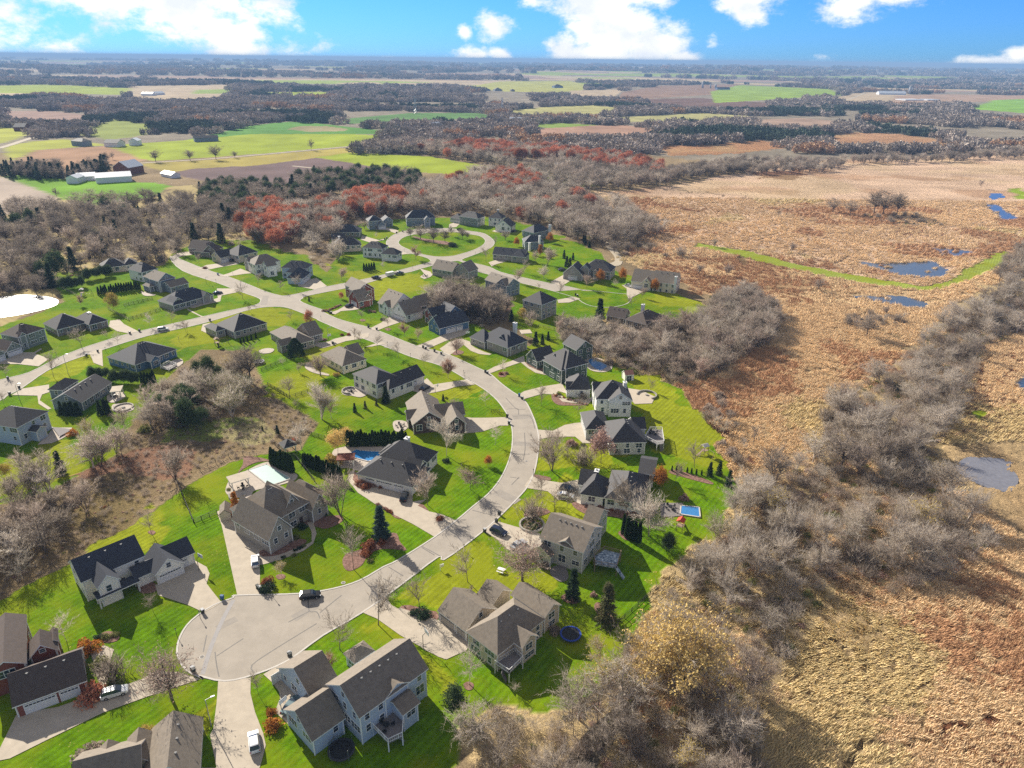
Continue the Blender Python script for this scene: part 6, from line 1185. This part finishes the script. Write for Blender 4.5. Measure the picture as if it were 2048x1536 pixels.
for a in (('B',602,522,722,505,'suv',BK,'black car parked at the kerb of the near cul-de-sac'),('B',336,345,334,272,'suv',WH,'white car with dark roof glass on the mansion drive'),('G',335,1335,308,1250,'pickup',GY,'dark grey pickup near the storage shed'),('A',620,1118,762,1075,'suv',WH,'white car beside the brick house garage drive'),
 ('B',335,1455,322,1335,'suv',WH,'white car on the slabbed drive at the bottom edge'),('B',532,1200,572,1150,'sedan',TL,'teal grey sedan tucked against the large pale blue house'),('H',405,1098,428,1032,'suv',BK,'black car in front of the white house garages'),('H',1092,1312,1192,1352,'suv',NV,'dark navy car at the mouth of the pale grey house drive'),
 ('H',1265,1450,1325,1415,'sedan',SV,'silver sedan half hidden beside the pale grey house'),('I',385,995,505,1020,'suv',BK,'black car next to the white sedan by the long grey house'),('I',368,1048,482,1062,'sedan',WH,'white sedan next to the black car by the long grey house'),('H',548,242,600,210,'sedan',BK,'dark sedan at the white two-storey house garage'),
 ('K',1345,778,1440,768,'suv',WH,'white car parked on the left street'),('M',495,752,590,765,'pickup',BK,'black pickup standing on the inner side street'),('M',718,722,800,705,'pickup',GY,'grey pickup hitched to the white trailer'),('P',240,272,322,240,'sedan',BK,'black sedan on the brick house drive'),
 ('N',578,312,640,302,'sedan',BK,'black sedan beside the white house on the ring road'),('O',632,632,682,650,'sedan',SV,'silver sedan by the cream stone house'),('N',1045,680,1100,672,'sedan',GY,'grey sedan under dark conifers left of the open garage'),('L',385,548,430,542,'sedan',BK,'dark sedan at the stone ranch house drive'),
 ('L',515,275,570,262,'suv',BK,'black car before white garage doors on the upper street'),('T',395-3200,0,0,0,'suv',BK,''))[:-1]: car(*a)
c,rz=vec('M',632,738,712,722); r=empty('box_trailer',(c[0],c[1],.06),rz,'white box trailer behind the grey pickup on the side street','trailer'); b=MB(); b.box(-2.3,-1.05,.45,2.3,1.05,2.3); b.box(2.3,-.06,.4,3.2,.06,.5); b.build('body',M_WHITE,r)
for sy in (-1,1):
    b=MB(); b.cyl((0,sy*1.05,.35),(0,sy*1.25,.35),.35,.35,12); b.build('wheel',M_RUBBER,r)
# bins
M_BIN=mat('bin_dark',(.035,.04,.04),.6,4,.1); M_BINB=mat('bin_blue',(.03,.10,.25),.6,4,.1); M_BING=mat('bin_grey_lid',(.45,.46,.47),.6)
bm1=MB(); bm1.solid([(-.26,-.3,.08),(.26,-.3,.08),(.26,.3,.08),(-.26,.3,.08),(-.33,-.38,1.0),(.33,-.38,1.0),(.33,.38,1.0),(-.33,.38,1.0)],[(3,2,1,0),(0,1,5,4),(1,2,6,5),(2,3,7,6),(3,0,4,7),(4,5,6,7)]); BINM={M_BIN.name:bm1.mesh('bin_body',M_BIN),M_BINB.name:bm1.mesh('bin_body',M_BINB)}
bl=MB(); bl.solid([(-.36,-.42,1.0),(.36,-.42,1.0),(.36,.42,1.0),(-.36,.42,1.0),(-.30,-.36,1.1),(.30,-.36,1.1),(.30,.36,1.14),(-.30,.36,1.14)],[(3,2,1,0),(0,1,5,4),(1,2,6,5),(2,3,7,6),(3,0,4,7),(4,5,6,7)]); LIDM=[bl.mesh('bin_lid',M_BIN),bl.mesh('bin_lid',M_BING),bl.mesh('bin_lid',M_BINB)]
bw=MB(); bw.cyl((-.32,.3,.12),(-.24,.3,.12),.12,.12,8); bw.cyl((.24,.3,.12),(.32,.3,.12),.12,.12,8); BWM=bw.mesh('bin_wheels',M_RUBBER)
def bins(f,*L):
    for i,q in enumerate(L):
        p=gp(f,q[0],q[1]); blue=len(q)>2; o=empty('wheeled_bin',(p[0],p[1],.08),trnd.uniform(-.5,.5)+1,cat='bin',group='wheeled bins put out at the kerbs'); li=2 if blue else i%2
        link('body',BINM[(M_BINB if blue else M_BIN).name],o); link('lid',LIDM[li],o); link('wheels',BWM,o); later(o,('blue bin' if blue else 'pale-lidded dark bin' if li==1 else 'dark wheeled bin'),p[0],p[1])
bins('A',(1335,525,1),(1218,607),(1165,965),(1160,955)); bins('B',(348,462),(362,470),(543,872),(540,865)); bins('H',(1040,97),(1055,107),(1300,280,1),(1322,302),(1208,442),(1222,492),(1125,1250),(1035,1322),(1147,1190)); bins('M',(735,322),(795,307),(622,382),(642,372),(85,1082),(110,1092),(466,1227),(545,1247),(990,1422),(1016,1432),(1100,1457),(1165,1482))
bins('K',(1192,782),(1110,802),(836,957),(740,992),(166,1268),(70,1190),(85,1322)); bins('N',(1205,917),(1224,927)); bins('L',(342,777),(410,385,1),(1390,975))
# lamp posts at drives, hoops, street lamps
lp=MB(); lp.cyl((0,0,0),(0,0,1.7),.05,.04,6); LPM=lp.mesh('post',M_BLACK); lh=MB(); lh.cyl((0,0,1.7),(0,0,1.8),.06,.15,6); lh.cyl((0,0,2.05),(0,0,2.2),.18,.03,6); LHM=lh.mesh('lantern_cap',M_BLACK); lg=MB(); lg.cyl((0,0,1.8),(0,0,2.05),.12,.14,6); LGM=lg.mesh('lantern_glass',mat('lantern_glass',(.5,.5,.46),.3))
def lamps(f,*L):
    for (x,y) in L:
        p=gp(f,x,y); o=empty('lamp_post',(p[0],p[1],0),0,cat='lamp post',group='black lantern posts at the drives'); link('post',LPM,o); link('lantern_cap',LHM,o); link('lantern_glass',LGM,o); later(o,'black lantern post',p[0],p[1])
lamps('B',(632,882),(695,928),(437,510),(1183,525)); lamps('A',(1062,745),(1203,640)); lamps('H',(882,135),(1408,885),(1150,420),(1460,620)); lamps('C',(385,235),(600,90)); lamps('K',(905,955),(487,1000),(455,500),(1530,870)); lamps('P',(648,640),(1380,915),(870,750),(490,405)); lamps('M',(810,500),(325,700),(890,660)); lamps('L',(540,395),(395,455),(750,480),(1290,770)); lamps('I',(230,640),(180,890)); lamps('N',(245,530),(930,790))
def hoop(f,x,y,yt,ang,noun='basketball hoop'):
    b0,h=hgt(f,x,y,yt); h=max(2.6,min(h,4.2)); o=empty('basketball_hoop',(b0[0],b0[1],.08),ang,cat='basketball hoop',group='basketball hoops at the drives'); b=MB(); b.cyl((0,0,0),(0,0,h*.8),.07,.06,6); b.cyl((0,0,h*.8),(0,-.9,h*.92),.05,.05,6); b.build('pole',M_BLACK,o)
    b=MB(); b.box(-.85,-.98,h-.95,.85,-.92,h+.05); b.build('backboard',mat('backboard_white',(.62,.66,.70),.3),o); b=MB()
    for k in range(10): t=k*.628; t2=t+.628; b.cyl((.23*math.cos(t),-1.3+.23*math.sin(t),h-.75),(.23*math.cos(t2),-1.3+.23*math.sin(t2),h-.75),.02,.02,4)
    b.build('rim',mat('rim_orange',(.5,.1,.02),.5),o); later(o,noun,b0[0],b0[1])
hoop('C',140,818,705,2.2); hoop('H',655,252,185,1.4); hoop('B',492,1205,1095,1.0); hoop('Q',682,525,450,-2.); hoop('M',1412,1310,1262,.4); hoop('A',1195,350,268,2.6); hoop('L',312,460,395,2.); hoop('L',1352,940,885,.8)
for (f,x,y,h,lab) in (('K',585,1150,8,'tall street lamp on the lawn above the slate house roof'),('A',1268,1285,6.5,'street lamp post beside the slabbed drive'),('K',170,1370,6,'street lamp by the left street junction'),('L',1352,930,5,'street lamp above the inner street drive')):
    p=gp(f,x,y); o=empty('street_lamp',(p[0],p[1],0),.5,lab,'street lamp'); b=MB(); b.cyl((0,0,0),(0,0,h),.10,.06,8); b.cyl((0,0,h),(1.2,0,h+.25),.05,.04,6); b.build('pole',M_METAL,o); b=MB(); b.box(.9,-.14,h+.15,1.6,.14,h+.32); b.build('lamp_head',M_METAL,o)
p=gp('B',1442,352); o=empty('yard_sign',(p[0],p[1],0),.5,'blank white estate sign hanging on the lawn beside the road','sign'); b=MB(); b.box(-.05,-.05,0,.05,.05,1.9); b.box(.05,-.04,1.7,1.0,.04,1.8); b.build('post',M_WHITE,o); b=MB(); b.box(.15,-.03,.95,.95,.03,1.6); b.build('board',M_WHITE,o)
# pools and terraces
M_POOLT=mat('pool_cover_teal',(.34,.50,.46),.45,.8,.06,coord='World',spec=.5); M_POOLB=mat('pool_water_blue',(.035,.20,.48),.12,2.5,.25,.02,3,spec=.8,coord='World'); M_DARKPAT=mat('dark_patio',(.20,.18,.17),.9,2,.3,coord='World')
zc=[.12]
def patio(f,pts,m=None,smooth=3): zc[0]+=.004; return sheet('patio',pts,zc[0],m or M_PATIO,f=f,smooth=smooth,h=.1)
def pool(f,pts,m,lab,smooth=0):
    P=[tuple(gp(f,x,y)[:2]) for x,y in pts]
    if smooth: P=smoothline(P,True,smooth)
    c=np.mean(P,0); o=empty('swimming_pool',(c[0],c[1],0),0,lab,'swimming pool'); Q=[(x-c[0],y-c[1]) for x,y in P]; w=sheet('water',Q,.26,m,parent=o)
    b=MB(); n=len(Q)
    for i in range(n):
        a=np.array(Q[i]);d=np.array(Q[(i+1)%n]); L=np.hypot(*(d-a)); u=(d-a)/L; b.obox((a+d)/2,tuple(u),L/2+.15,.17,.05,.31)
    b.build('coping',M_KERB,o); return o
patio('G',[(195,1010),(230,920),(300,880),(380,840),(450,805),(520,785),(560,795),(600,840),(680,862),(745,880),(740,915),(690,940),(600,965),(500,985),(410,1010),(390,1060),(310,1060),(240,1050)])
pool('G',[(375,850),(512,806),(700,915),(532,972)],M_POOLT,'rectangular pool under a pale teal cover beside the mansion')
patio('G',[(1010,740),(1030,690),(1100,670),(1200,655),(1440,665),(1500,730),(1480,800),(1300,850),(1200,850),(1150,830),(1060,830),(1000,800)])
pool('G',[(1140,740),(1165,710),(1200,690),(1240,700),(1440,712),(1448,748),(1330,775),(1290,782),(1200,758)],M_POOLB,'blue pool with shaded corner behind the white house hedge')
patio('Q',[(1290,590),(1330,560),(1430,560),(1520,600),(1560,650),(1500,690),(1400,690),(1330,660)])
pool('Q',[(1325,585),(1350,570),(1400,580),(1490,622),(1508,645),(1450,682),(1400,668),(1350,630)],M_POOLB,'kidney-shaped bright blue pool behind the dark green house',3)
patio('I',[(890,215),(1010,235),(1115,285),(1090,335),(960,340),(920,300)],M_CONC,0); patio('H',[(330,480),(380,465),(440,480),(445,520),(400,550),(345,545)]); patio('G',[(1085,245),(1110,220),(1160,212),(1215,215),(1275,240),(1282,268),(1230,288),(1160,275),(1110,270)])
patio('F',[(720,545),(780,535),(850,545),(855,575),(790,592),(725,585)]); patio('F',[(690,480),(760,460),(800,475),(795,500),(730,530),(690,520)]); patio('I',[(1150,1100),(1330,1100),(1330,1200),(1160,1210)],M_DARKPAT,0); patio('L',[(760,1030),(830,1010),(890,1020),(860,1050),(780,1055)]); patio('L',[(0,1130),(90,1100),(110,1140),(20,1190)]); patio('L',[(1150,1170),(1190,1130),(1250,1200),(1350,1230),(1340,1245),(1210,1215)])
patio('C',[(920,330),(990,330),(1010,400),(960,420),(900,370)],M_DARKPAT); patio('Q',[(200,190),(280,170),(330,190),(300,210),(220,215)]); patio('K',[(1205,440),(1260,450),(1330,470),(1260,480),(1220,470)])
pool('I',[(1312,1122),(1452,1135),(1460,1212),(1306,1188)],M_POOLB,'small square blue-covered pool on the lawn by the long grey house')
def ring_wall(f,x,y,r_,h,a0,a1,lab,name='seat_wall'):
    p=gp(f,x,y); o=empty(name,(p[0],p[1],.1),0,lab,'garden wall'); b=MB(); n=18
    for k in range(n):
        t=a0+(a1-a0)*(k+.5)/n; b.obox((r_*math.cos(t),r_*math.sin(t)),(-math.sin(t),math.cos(t)),r_*(a1-a0)/n/2+.02,.22,0,h)
    b.build('wall',MATS['stone_wall'],o); b=MB(); b.cyl((0,0,0),(0,0,.4),.6,.6,10); b.build('fire_pit',MATS['stone_wall'],o)
ring_wall('I',1050,272,3.4,.55,-1.2,3.0,'curved stone seat wall round a fire pit on the pale patio'); ring_wall('G',1150,240,2.6,.6,1.2,5.0,'dark curved seat wall on the round patio below the white house'); ring_wall('F',790,563,3.0,.4,0,6.0,'ring of stones round the fire circle beside the copse'); ring_wall('I',168,1270,3.1,.5,0,6.28,'round brick planter wall beside the pale grey house'); ring_wall('G',340,1040,3.8,1.0,3.3,6.1,'curved retaining wall at the pool terrace edge')
house('pv','tan flat-roofed pavilion on the pool terrace of the mansion','white',MATS['driveway_concrete'],[('G',235,950,382,905,4.2,2.7,'f',{'open':1})],cat='pavilion',name='pavilion',plain=True)
house('pg','red brown timber pergola beside the shaded blue pool','barnred',mat('pergola_redwood',(.22,.07,.04),.8,3,.3,wave=('X',1.2,.5)),[('G',1045,772,1185,765,4.0,2.6,'f',{'open':1})],cat='pergola',name='pergola',plain=True,fascia=False)
house('pg2','white pergola roof behind the black-roofed stone house','white',MATS['concrete_pale'],[('Q',690,325,790,318,4.5,2.8,'f',{'open':1})],cat='pergola',name='pergola',plain=True)
house('pg3','grey patio roof at the corner of the slate house','white',MATS['driveway_concrete'],[('K',935,1300,1030,1290,5,2.8,'f',{'open':1})],cat='pergola',name='pergola',plain=True)
# decks
def deck(f,pts,z,lab,m,rail=None,stairs=None,skip=()):
    P=[tuple(gp(f,x,y,z)[:2]) for x,y in pts]; c=np.mean(P,0); o=empty('deck',(c[0],c[1],0),0,lab,'deck'); Q=[(x-c[0],y-c[1]) for x,y in P]
    sheet('floor',Q,z,m,h=.25,parent=o); b=MB()
    for q in Q: b.box(q[0]-.1,q[1]-.1,0,q[0]+.1,q[1]+.1,z)
    b.build('support_posts',rail or M_WHITE,o); n=len(Q); b=MB()
    for i in range(n):
        if i in skip: continue
        a=np.array(Q[i]);d=np.array(Q[(i+1)%n]); L=np.hypot(*(d-a)); u=(d-a)/L
        b.obox((a+d)/2,tuple(u),L/2,.05,z+.95,z+1.03); b.obox((a+d)/2,tuple(u),L/2,.03,z+.12,z+.18)
        k=max(2,int(L/.35))
        for j in range(k+1):
            q=a+(d-a)*j/k; s=.07 if j%5==0 else .025; b.box(q[0]-s,q[1]-s,z,q[0]+s,q[1]+s,z+1.0)
    b.build('railing',rail or M_WHITE,o)
    if stairs:
        (x0,y0),(x1,y1)=stairs; a=gp(f,x0,y0,z)[:2]-c; d=gp(f,x1,y1,0)[:2]-c; L=np.hypot(*(d-a)); u=(d-a)/L; b=MB(); n=max(4,int(z/.19))
        for j in range(n):
            q=a+(d-a)*(j+.5)/n; zz=z*(1-(j+.5)/n); b.obox(q,tuple(u),L/n/2,.55,max(0,zz-.12),zz+.08)
        b.build('stairs',m,o)
    return o
M_DECKG=mat('deck_grey',(.22,.20,.20),.85,2,.15,wave=('X',2.2,.2)); M_DECKB=mat('deck_blue_grey',(.14,.16,.22),.8,2,.2)
deck('C',[(570,912),(655,968),(738,885),(690,835)],2.4,'small raised deck at the corner of the beige house',M_DECKG,None,((610,955),(640,1015)))
deck('B',[(1035,1290),(1130,1385),(1215,1345),(1222,1215),(1150,1200)],2.2,'raised rear deck with white railing behind the large pale blue house',M_DECKG,None,((1190,1350),(1215,1370)))
deck('C',[(1165,268),(1225,225),(1325,250),(1300,335),(1170,312)],2.4,'raised wooden deck covered by a mottled blue tarp',mat('tarp_mottled',(.10,.17,.26),.6,1.6,.5,col2=(.45,.52,.58)),M_WOOD,((1300,335),(1345,400)))
deck('I',[(1035,600),(1075,535),(1165,535),(1182,640),(1130,650)],2.0,'white railed deck with furniture at the grey house rear',M_DECKG,None,((1160,650),(1165,700)))
deck('K',[(1370,1090),(1440,1050),(1510,1070),(1440,1110)],.5,'low garden deck beside the deep blue house',M_DECKG)
deck('F',[(335,685),(400,690),(460,700),(380,745)],.5,'low paved terrace deck beside the blue grey house',M_DECKG,skip=(0,1,2,3))
# trampolines, play sets, chairs
def tramp(f,x,y,r_,lab,net=False,ring=None):
    p=gp(f,x,y); o=empty('trampoline',(p[0],p[1],0),0,lab,'trampoline'); b=MB(); b.cyl((0,0,.78),(0,0,.82),r_*.85,r_*.85,24); b.build('mat',M_BLACK,o); b=MB(); n=24
    for k in range(n): t=6.2832*k/n; b.obox((r_*.93*math.cos(t),r_*.93*math.sin(t)),(-math.sin(t),math.cos(t)),r_*.125,r_*.085,.76,.9)
    b.build('pad',ring or mat('pad_blue',(.03,.07,.35),.5),o)
    for k in range(4): t=.8+k*1.57; b=MB(); b.cyl((r_*.95*math.cos(t),r_*.95*math.sin(t),0),(r_*.95*math.cos(t),r_*.95*math.sin(t),.78 if not net else 2.5),.05,.05,6); b.build('leg',M_METAL,o)
    if net:
        b=MB()
        for k in range(40): t=6.2832*k/40; b.box(r_*.9*math.cos(t)-.015,r_*.9*math.sin(t)-.015,.85,r_*.9*math.cos(t)+.015,r_*.9*math.sin(t)+.015,2.4)
        for zz in (1.2,1.6,2.0,2.4):
            for k in range(24): t=6.2832*k/24;t2=t+.2618; b.cyl((r_*.9*math.cos(t),r_*.9*math.sin(t),zz),(r_*.9*math.cos(t2),r_*.9*math.sin(t2),zz),.015,.015,3,0,False)
        b.build('net',M_BLACK,o)
tramp('C',1023,748,2.2,'blue-rimmed trampoline in the shade behind the beige house'); tramp('B',850,1445,2.3,'black trampoline with safety net behind the large pale blue house',True,mat('pad_dark',(.06,.06,.07),.5)); tramp('G',455,24,2.0,'dark trampoline beyond the large leafless tree',False,mat('pad_grey',(.3,.32,.35),.5)); tramp('M',950,965,1.6,'small netted trampoline behind the cream cross-gabled house',True,MATS['pad_dark'])
def playset(f,x,y,rz,lab,roofc,slidec):
    p=gp(f,x,y); o=empty('play_set',(p[0],p[1],0),rz,lab,'play set')
    b=MB(); 
    for sx in (-.8,.8):
        for sy in (-.8,.8): b.box(sx-.06,sy-.06,0,sx+.06,sy+.06,2.9)
    b.build('tower_frame',M_WOOD,o); b=MB(); b.box(-.85,-.85,1.3,.85,.85,1.4); b.build('platform',M_WOOD,o)
    b=MB(); b.solid([(-1,-1,2.9),(1,-1,2.9),(1,1,2.9),(-1,1,2.9),(0,-1,3.6),(0,1,3.6)],[(0,4,5,3),(1,2,5,4),(0,1,4),(2,3,5)]); b.build('canopy',roofc,o)
    b=MB(); b.solid([(-.3,-.85,1.4),(.3,-.85,1.4),(.3,-3.0,.15),(-.3,-3.0,.15),(-.3,-.85,1.3),(.3,-.85,1.3),(.3,-3.0,.05),(-.3,-3.0,.05)],[(0,1,2,3),(7,6,5,4),(0,4,5,1),(1,5,6,2),(2,6,7,3),(3,7,4,0)]); b.build('slide',slidec,o)
    b=MB(); b.cyl((.8,0,2.5),(4.2,0,2.5),.07,.07,6); b.cyl((4.2,0,2.5),(4.5,-1.1,0),.06,.06,6); b.cyl((4.2,0,2.5),(4.5,1.1,0),.06,.06,6); b.build('swing_beam',M_WOOD,o)
    for sx in (1.9,3.2): b=MB(); b.box(sx-.25,-.012,.6,sx-.23,.012,2.5); b.box(sx+.23,-.012,.6,sx+.25,.012,2.5); b.box(sx-.27,-.12,.55,sx+.27,.12,.6); b.build('swing',M_BLACK,o)
PW=mat('canvas_white',(.66,.64,.60),.8); PR=mat('canvas_red',(.55,.07,.03),.7,col2=(.6,.4,.05)); PB=mat('plastic_blue',(.03,.12,.5),.5); PY=mat('plastic_yellow',(.6,.4,.05),.5)
playset('I',1490,720,-1.1,'wooden play set with white canopy on the marsh lawn',PW,MATS['weathered_wood']); playset('D',480,105,2.6,'play set with red canopy and yellow slide at the thicket edge',PR,PY); playset('L',405,985,.6,'brown hexagonal play set below the taupe ranch house',M_WOOD,M_BLACK); playset('K',705,470,.3,'white play set between the hedges by the pond lawn',PW,MATS['canvas_white'])
def chair(x,y,z,rz,lab,grp,m=None):
    o=empty('patio_chair',(x,y,z),rz,lab,'chair',grp); b=MB(); b.box(-.3,-.3,.36,.3,.3,.45); b.build('seat',m or M_BLACK,o); b=MB(); b.box(-.3,.24,.45,.3,.32,.95); b.build('backrest',m or M_BLACK,o)
    for sx in (-.26,.26):
        for sy in (-.26,.26): b=MB(); b.box(sx-.03,sy-.03,0,sx+.03,sy+.03,.36); b.build('leg',m or M_BLACK,o)
def table(x,y,z,lab,m=None,r_=.6):
    o=empty('patio_table',(x,y,z),0,lab,'table'); b=MB(); b.cyl((0,0,.7),(0,0,.75),r_,r_,14); b.build('tabletop',m or M_BLACK,o); b=MB(); b.cyl((0,0,0),(0,0,.7),.06,.05,6); b.build('leg',m or M_BLACK,o)
for (f,x,y,z,lab,n) in (('G',1160,240,.14,'round patio below the white house',4),('H',385,510,.14,'patio of the dark brick house',4),('I',1100,565,2.02,'white railed deck',4),('B',1120,1290,2.22,'large pale blue house deck',3),('F',735,490,.14,'slate house terrace',4),('Q',930,0,0,'',0),('I',1230,1140,.14,'dark patio of the long grey house',4),('M',1010,735,.12,'stone patio by the bare grove',4),('G',330,985,.14,'mansion pool terrace',4)):
    if not n: continue
    p=gp(f,x,y,z if z>1 else 0); table(p[0],p[1],z,'small dark table on the '+lab)
    for k in range(n): t=k*6.283/n+.4; chair(p[0]+1.15*math.cos(t),p[1]+1.15*math.sin(t),z,t-math.pi/2,'dark chair at the table on the '+lab,'chairs on the '+lab)
c,rz=vec('C',585,350,630,365); o=empty('picnic_table',(c[0],c[1],0),rz,'white picnic table alone on the lawn before the pale grey house','table'); b=MB(); b.box(-.9,-.4,.7,.9,.4,.76); b.build('tabletop',M_WHITE,o)
for sy in (-1,1): b=MB(); b.box(-.9,sy*.75-.14,.4,.9,sy*.75+.14,.45); b.build('bench',M_WHITE,o); b=MB(); b.box(-.6,sy*.5-.05,0,-.5,sy*.5+.05,.7); b.box(.5,sy*.5-.05,0,.6,sy*.5+.05,.7); b.build('leg',M_WHITE,o)
# fences
M_FB=mat('fence_black',(.03,.03,.03),.6); M_FW=mat('fence_wood',(.30,.25,.19),.9,3,.2)
def fence(f,pts,m,lab,h=1.25,sp=2.4,board=False):
    P=[gp(f,x,y)[:2] for x,y in pts]; c=P[0]; o=empty('fence',(c[0],c[1],0),0,lab,'fence'); rb=MB(); pb=MB(); pb.box(-.06,-.06,0,.06,.06,h+.1); pm=pb.mesh('post',m); n_=0
    for a,b_ in zip(P[:-1],P[1:]):
        L=np.hypot(*(b_-a)); u=(b_-a)/L; mid=(a+b_)/2-c
        for zz in ((.15,h*.55,h) if not board else (.5,.9,h)): rb.obox(mid,tuple(u),L/2,.025,zz-.04,zz+.04)
        if not board:
            for j in range(int(L/.3)): q=a+u*(j*.3+.15)-c; rb.box(q[0]-.014,q[1]-.014,.1,q[0]+.014,q[1]+.014,h)
        k=max(1,int(round(L/sp)))
        for j in range(k+1):
            if n_>95: break
            q=a+(b_-a)*j/k-c; link('post',pm,o,(q[0],q[1],0)); n_+=1
    rb.build('rails',m,o)
fence('G',[(575,655),(640,695),(740,760),(880,935)],M_FB,'black metal fence between mansion terrace and cypress rows'); fence('F',[(1130,1025),(1165,1120),(1240,1300),(1390,1240)],M_FB,'black fence stepping down the mansion lawn by the big bare tree')
fence('G',[(0,850),(120,790),(220,740),(330,728),(440,745)],M_FW,'wooden fence curving round the back of the mansion lawn',board=True); fence('G',[(520,195),(600,240),(690,298),(870,235),(960,200)],M_FB,'black fence crossing the middle lawns'); fence('G',[(810,560),(960,610),(1010,625)],M_FB,'short black fence above the gold round trees')
fence('L',[(780,1205),(900,1150),(1040,1105)],M_FB,'black fence running to the rounded evergreen'); fence('K',[(925,592),(1010,640),(1100,688)],M_FW,'pale wooden fence by the round yellow tree',board=True); fence('K',[(1100,685),(1240,640),(1370,600)],M_FB,'black fence on the left street lawn'); fence('K',[(1060,565),(1180,535),(1300,505)],M_FB,'black fence below the cedar hedge')
fence('K',[(340,322),(500,400),(660,482)],M_FW,'long wooden fence between pond and hedges',board=True); fence('D',[(450,380),(300,500),(190,600),(60,720)],M_FB,'thin wire fence at the thicket edge'); fence('N',[(850,1215),(1000,1250),(1145,1298)],M_FW,'rail fence below the square beige house',board=True)
# pylons far off
for (f,x,y,yt,lab) in (('S',675,665,560,'grey lattice pylon before the dark far wood'),('S',1182,655,570,'grey lattice pylon at the right part of the far wood')):
    b0,h=hgt(f,x,y,yt); o=empty('pylon',tuple(b0),.3,lab,'pylon'); b=MB(); w_=h*.1
    for sx in (-1,1):
        for sy in (-1,1): b.cyl((sx*w_,sy*w_,0),(sx*w_*.18,sy*w_*.18,h),.35,.25,4)
    for k in range(7):
        z0=h*k/7; z1=h*(k+1)/7; a=w_*(1-.82*k/7); c_=w_*(1-.82*(k+1)/7)
        for s in (-1,1): b.cyl((-a,s*a,z0),(c_,s*c_,z1),.2,.2,4); b.cyl((a,s*a,z0),(-c_,s*c_,z1),.2,.2,4)
    b.build('mast',M_METAL,o)
    for zz in (.72,.84,.95): b=MB(); b.cyl((-h*.14,0,h*zz),(h*.14,0,h*zz),.3,.3,4); b.build('crossarm',M_METAL,o)
# labels by the nearest house, counted outwards
by={}
for (o,noun,x,y) in PEND:
    k=min(SHORT,key=lambda q:(SHORT[q][1][0]-x)**2+(SHORT[q][1][1]-y)**2); by.setdefault((k,noun),[]).append((math.hypot(SHORT[k][1][0]-x,SHORT[k][1][1]-y),o))
for (k,noun),L_ in by.items():
    L_.sort(key=lambda t:t[0])
    for i,(d_,o) in enumerate(L_): o['label']='%s %s the %s'%(noun,ORD[i] if len(L_)>1 else 'near',SHORT[k][0])
# ------------------------------------------------------------------ haze
hz=MB(); hz.box(-36000,-1500,-60,36000,48000,126); hm=bpy.data.materials.new('haze'); hm.use_nodes=True; t=hm.node_tree; t.nodes.clear(); ou=t.nodes.new('ShaderNodeOutputMaterial'); pv=t.nodes.new('ShaderNodeVolumePrincipled'); pv.inputs['Color'].default_value=(.32,.52,.82,1); pv.inputs['Density'].default_value=.00011; pv.inputs['Anisotropy'].default_value=.0
t.links.new(pv.outputs[0],ou.inputs['Volume']); o=hz.build('haze',hm); tag(o,'thin bluish haze over the whole plain','haze',kind='stuff')
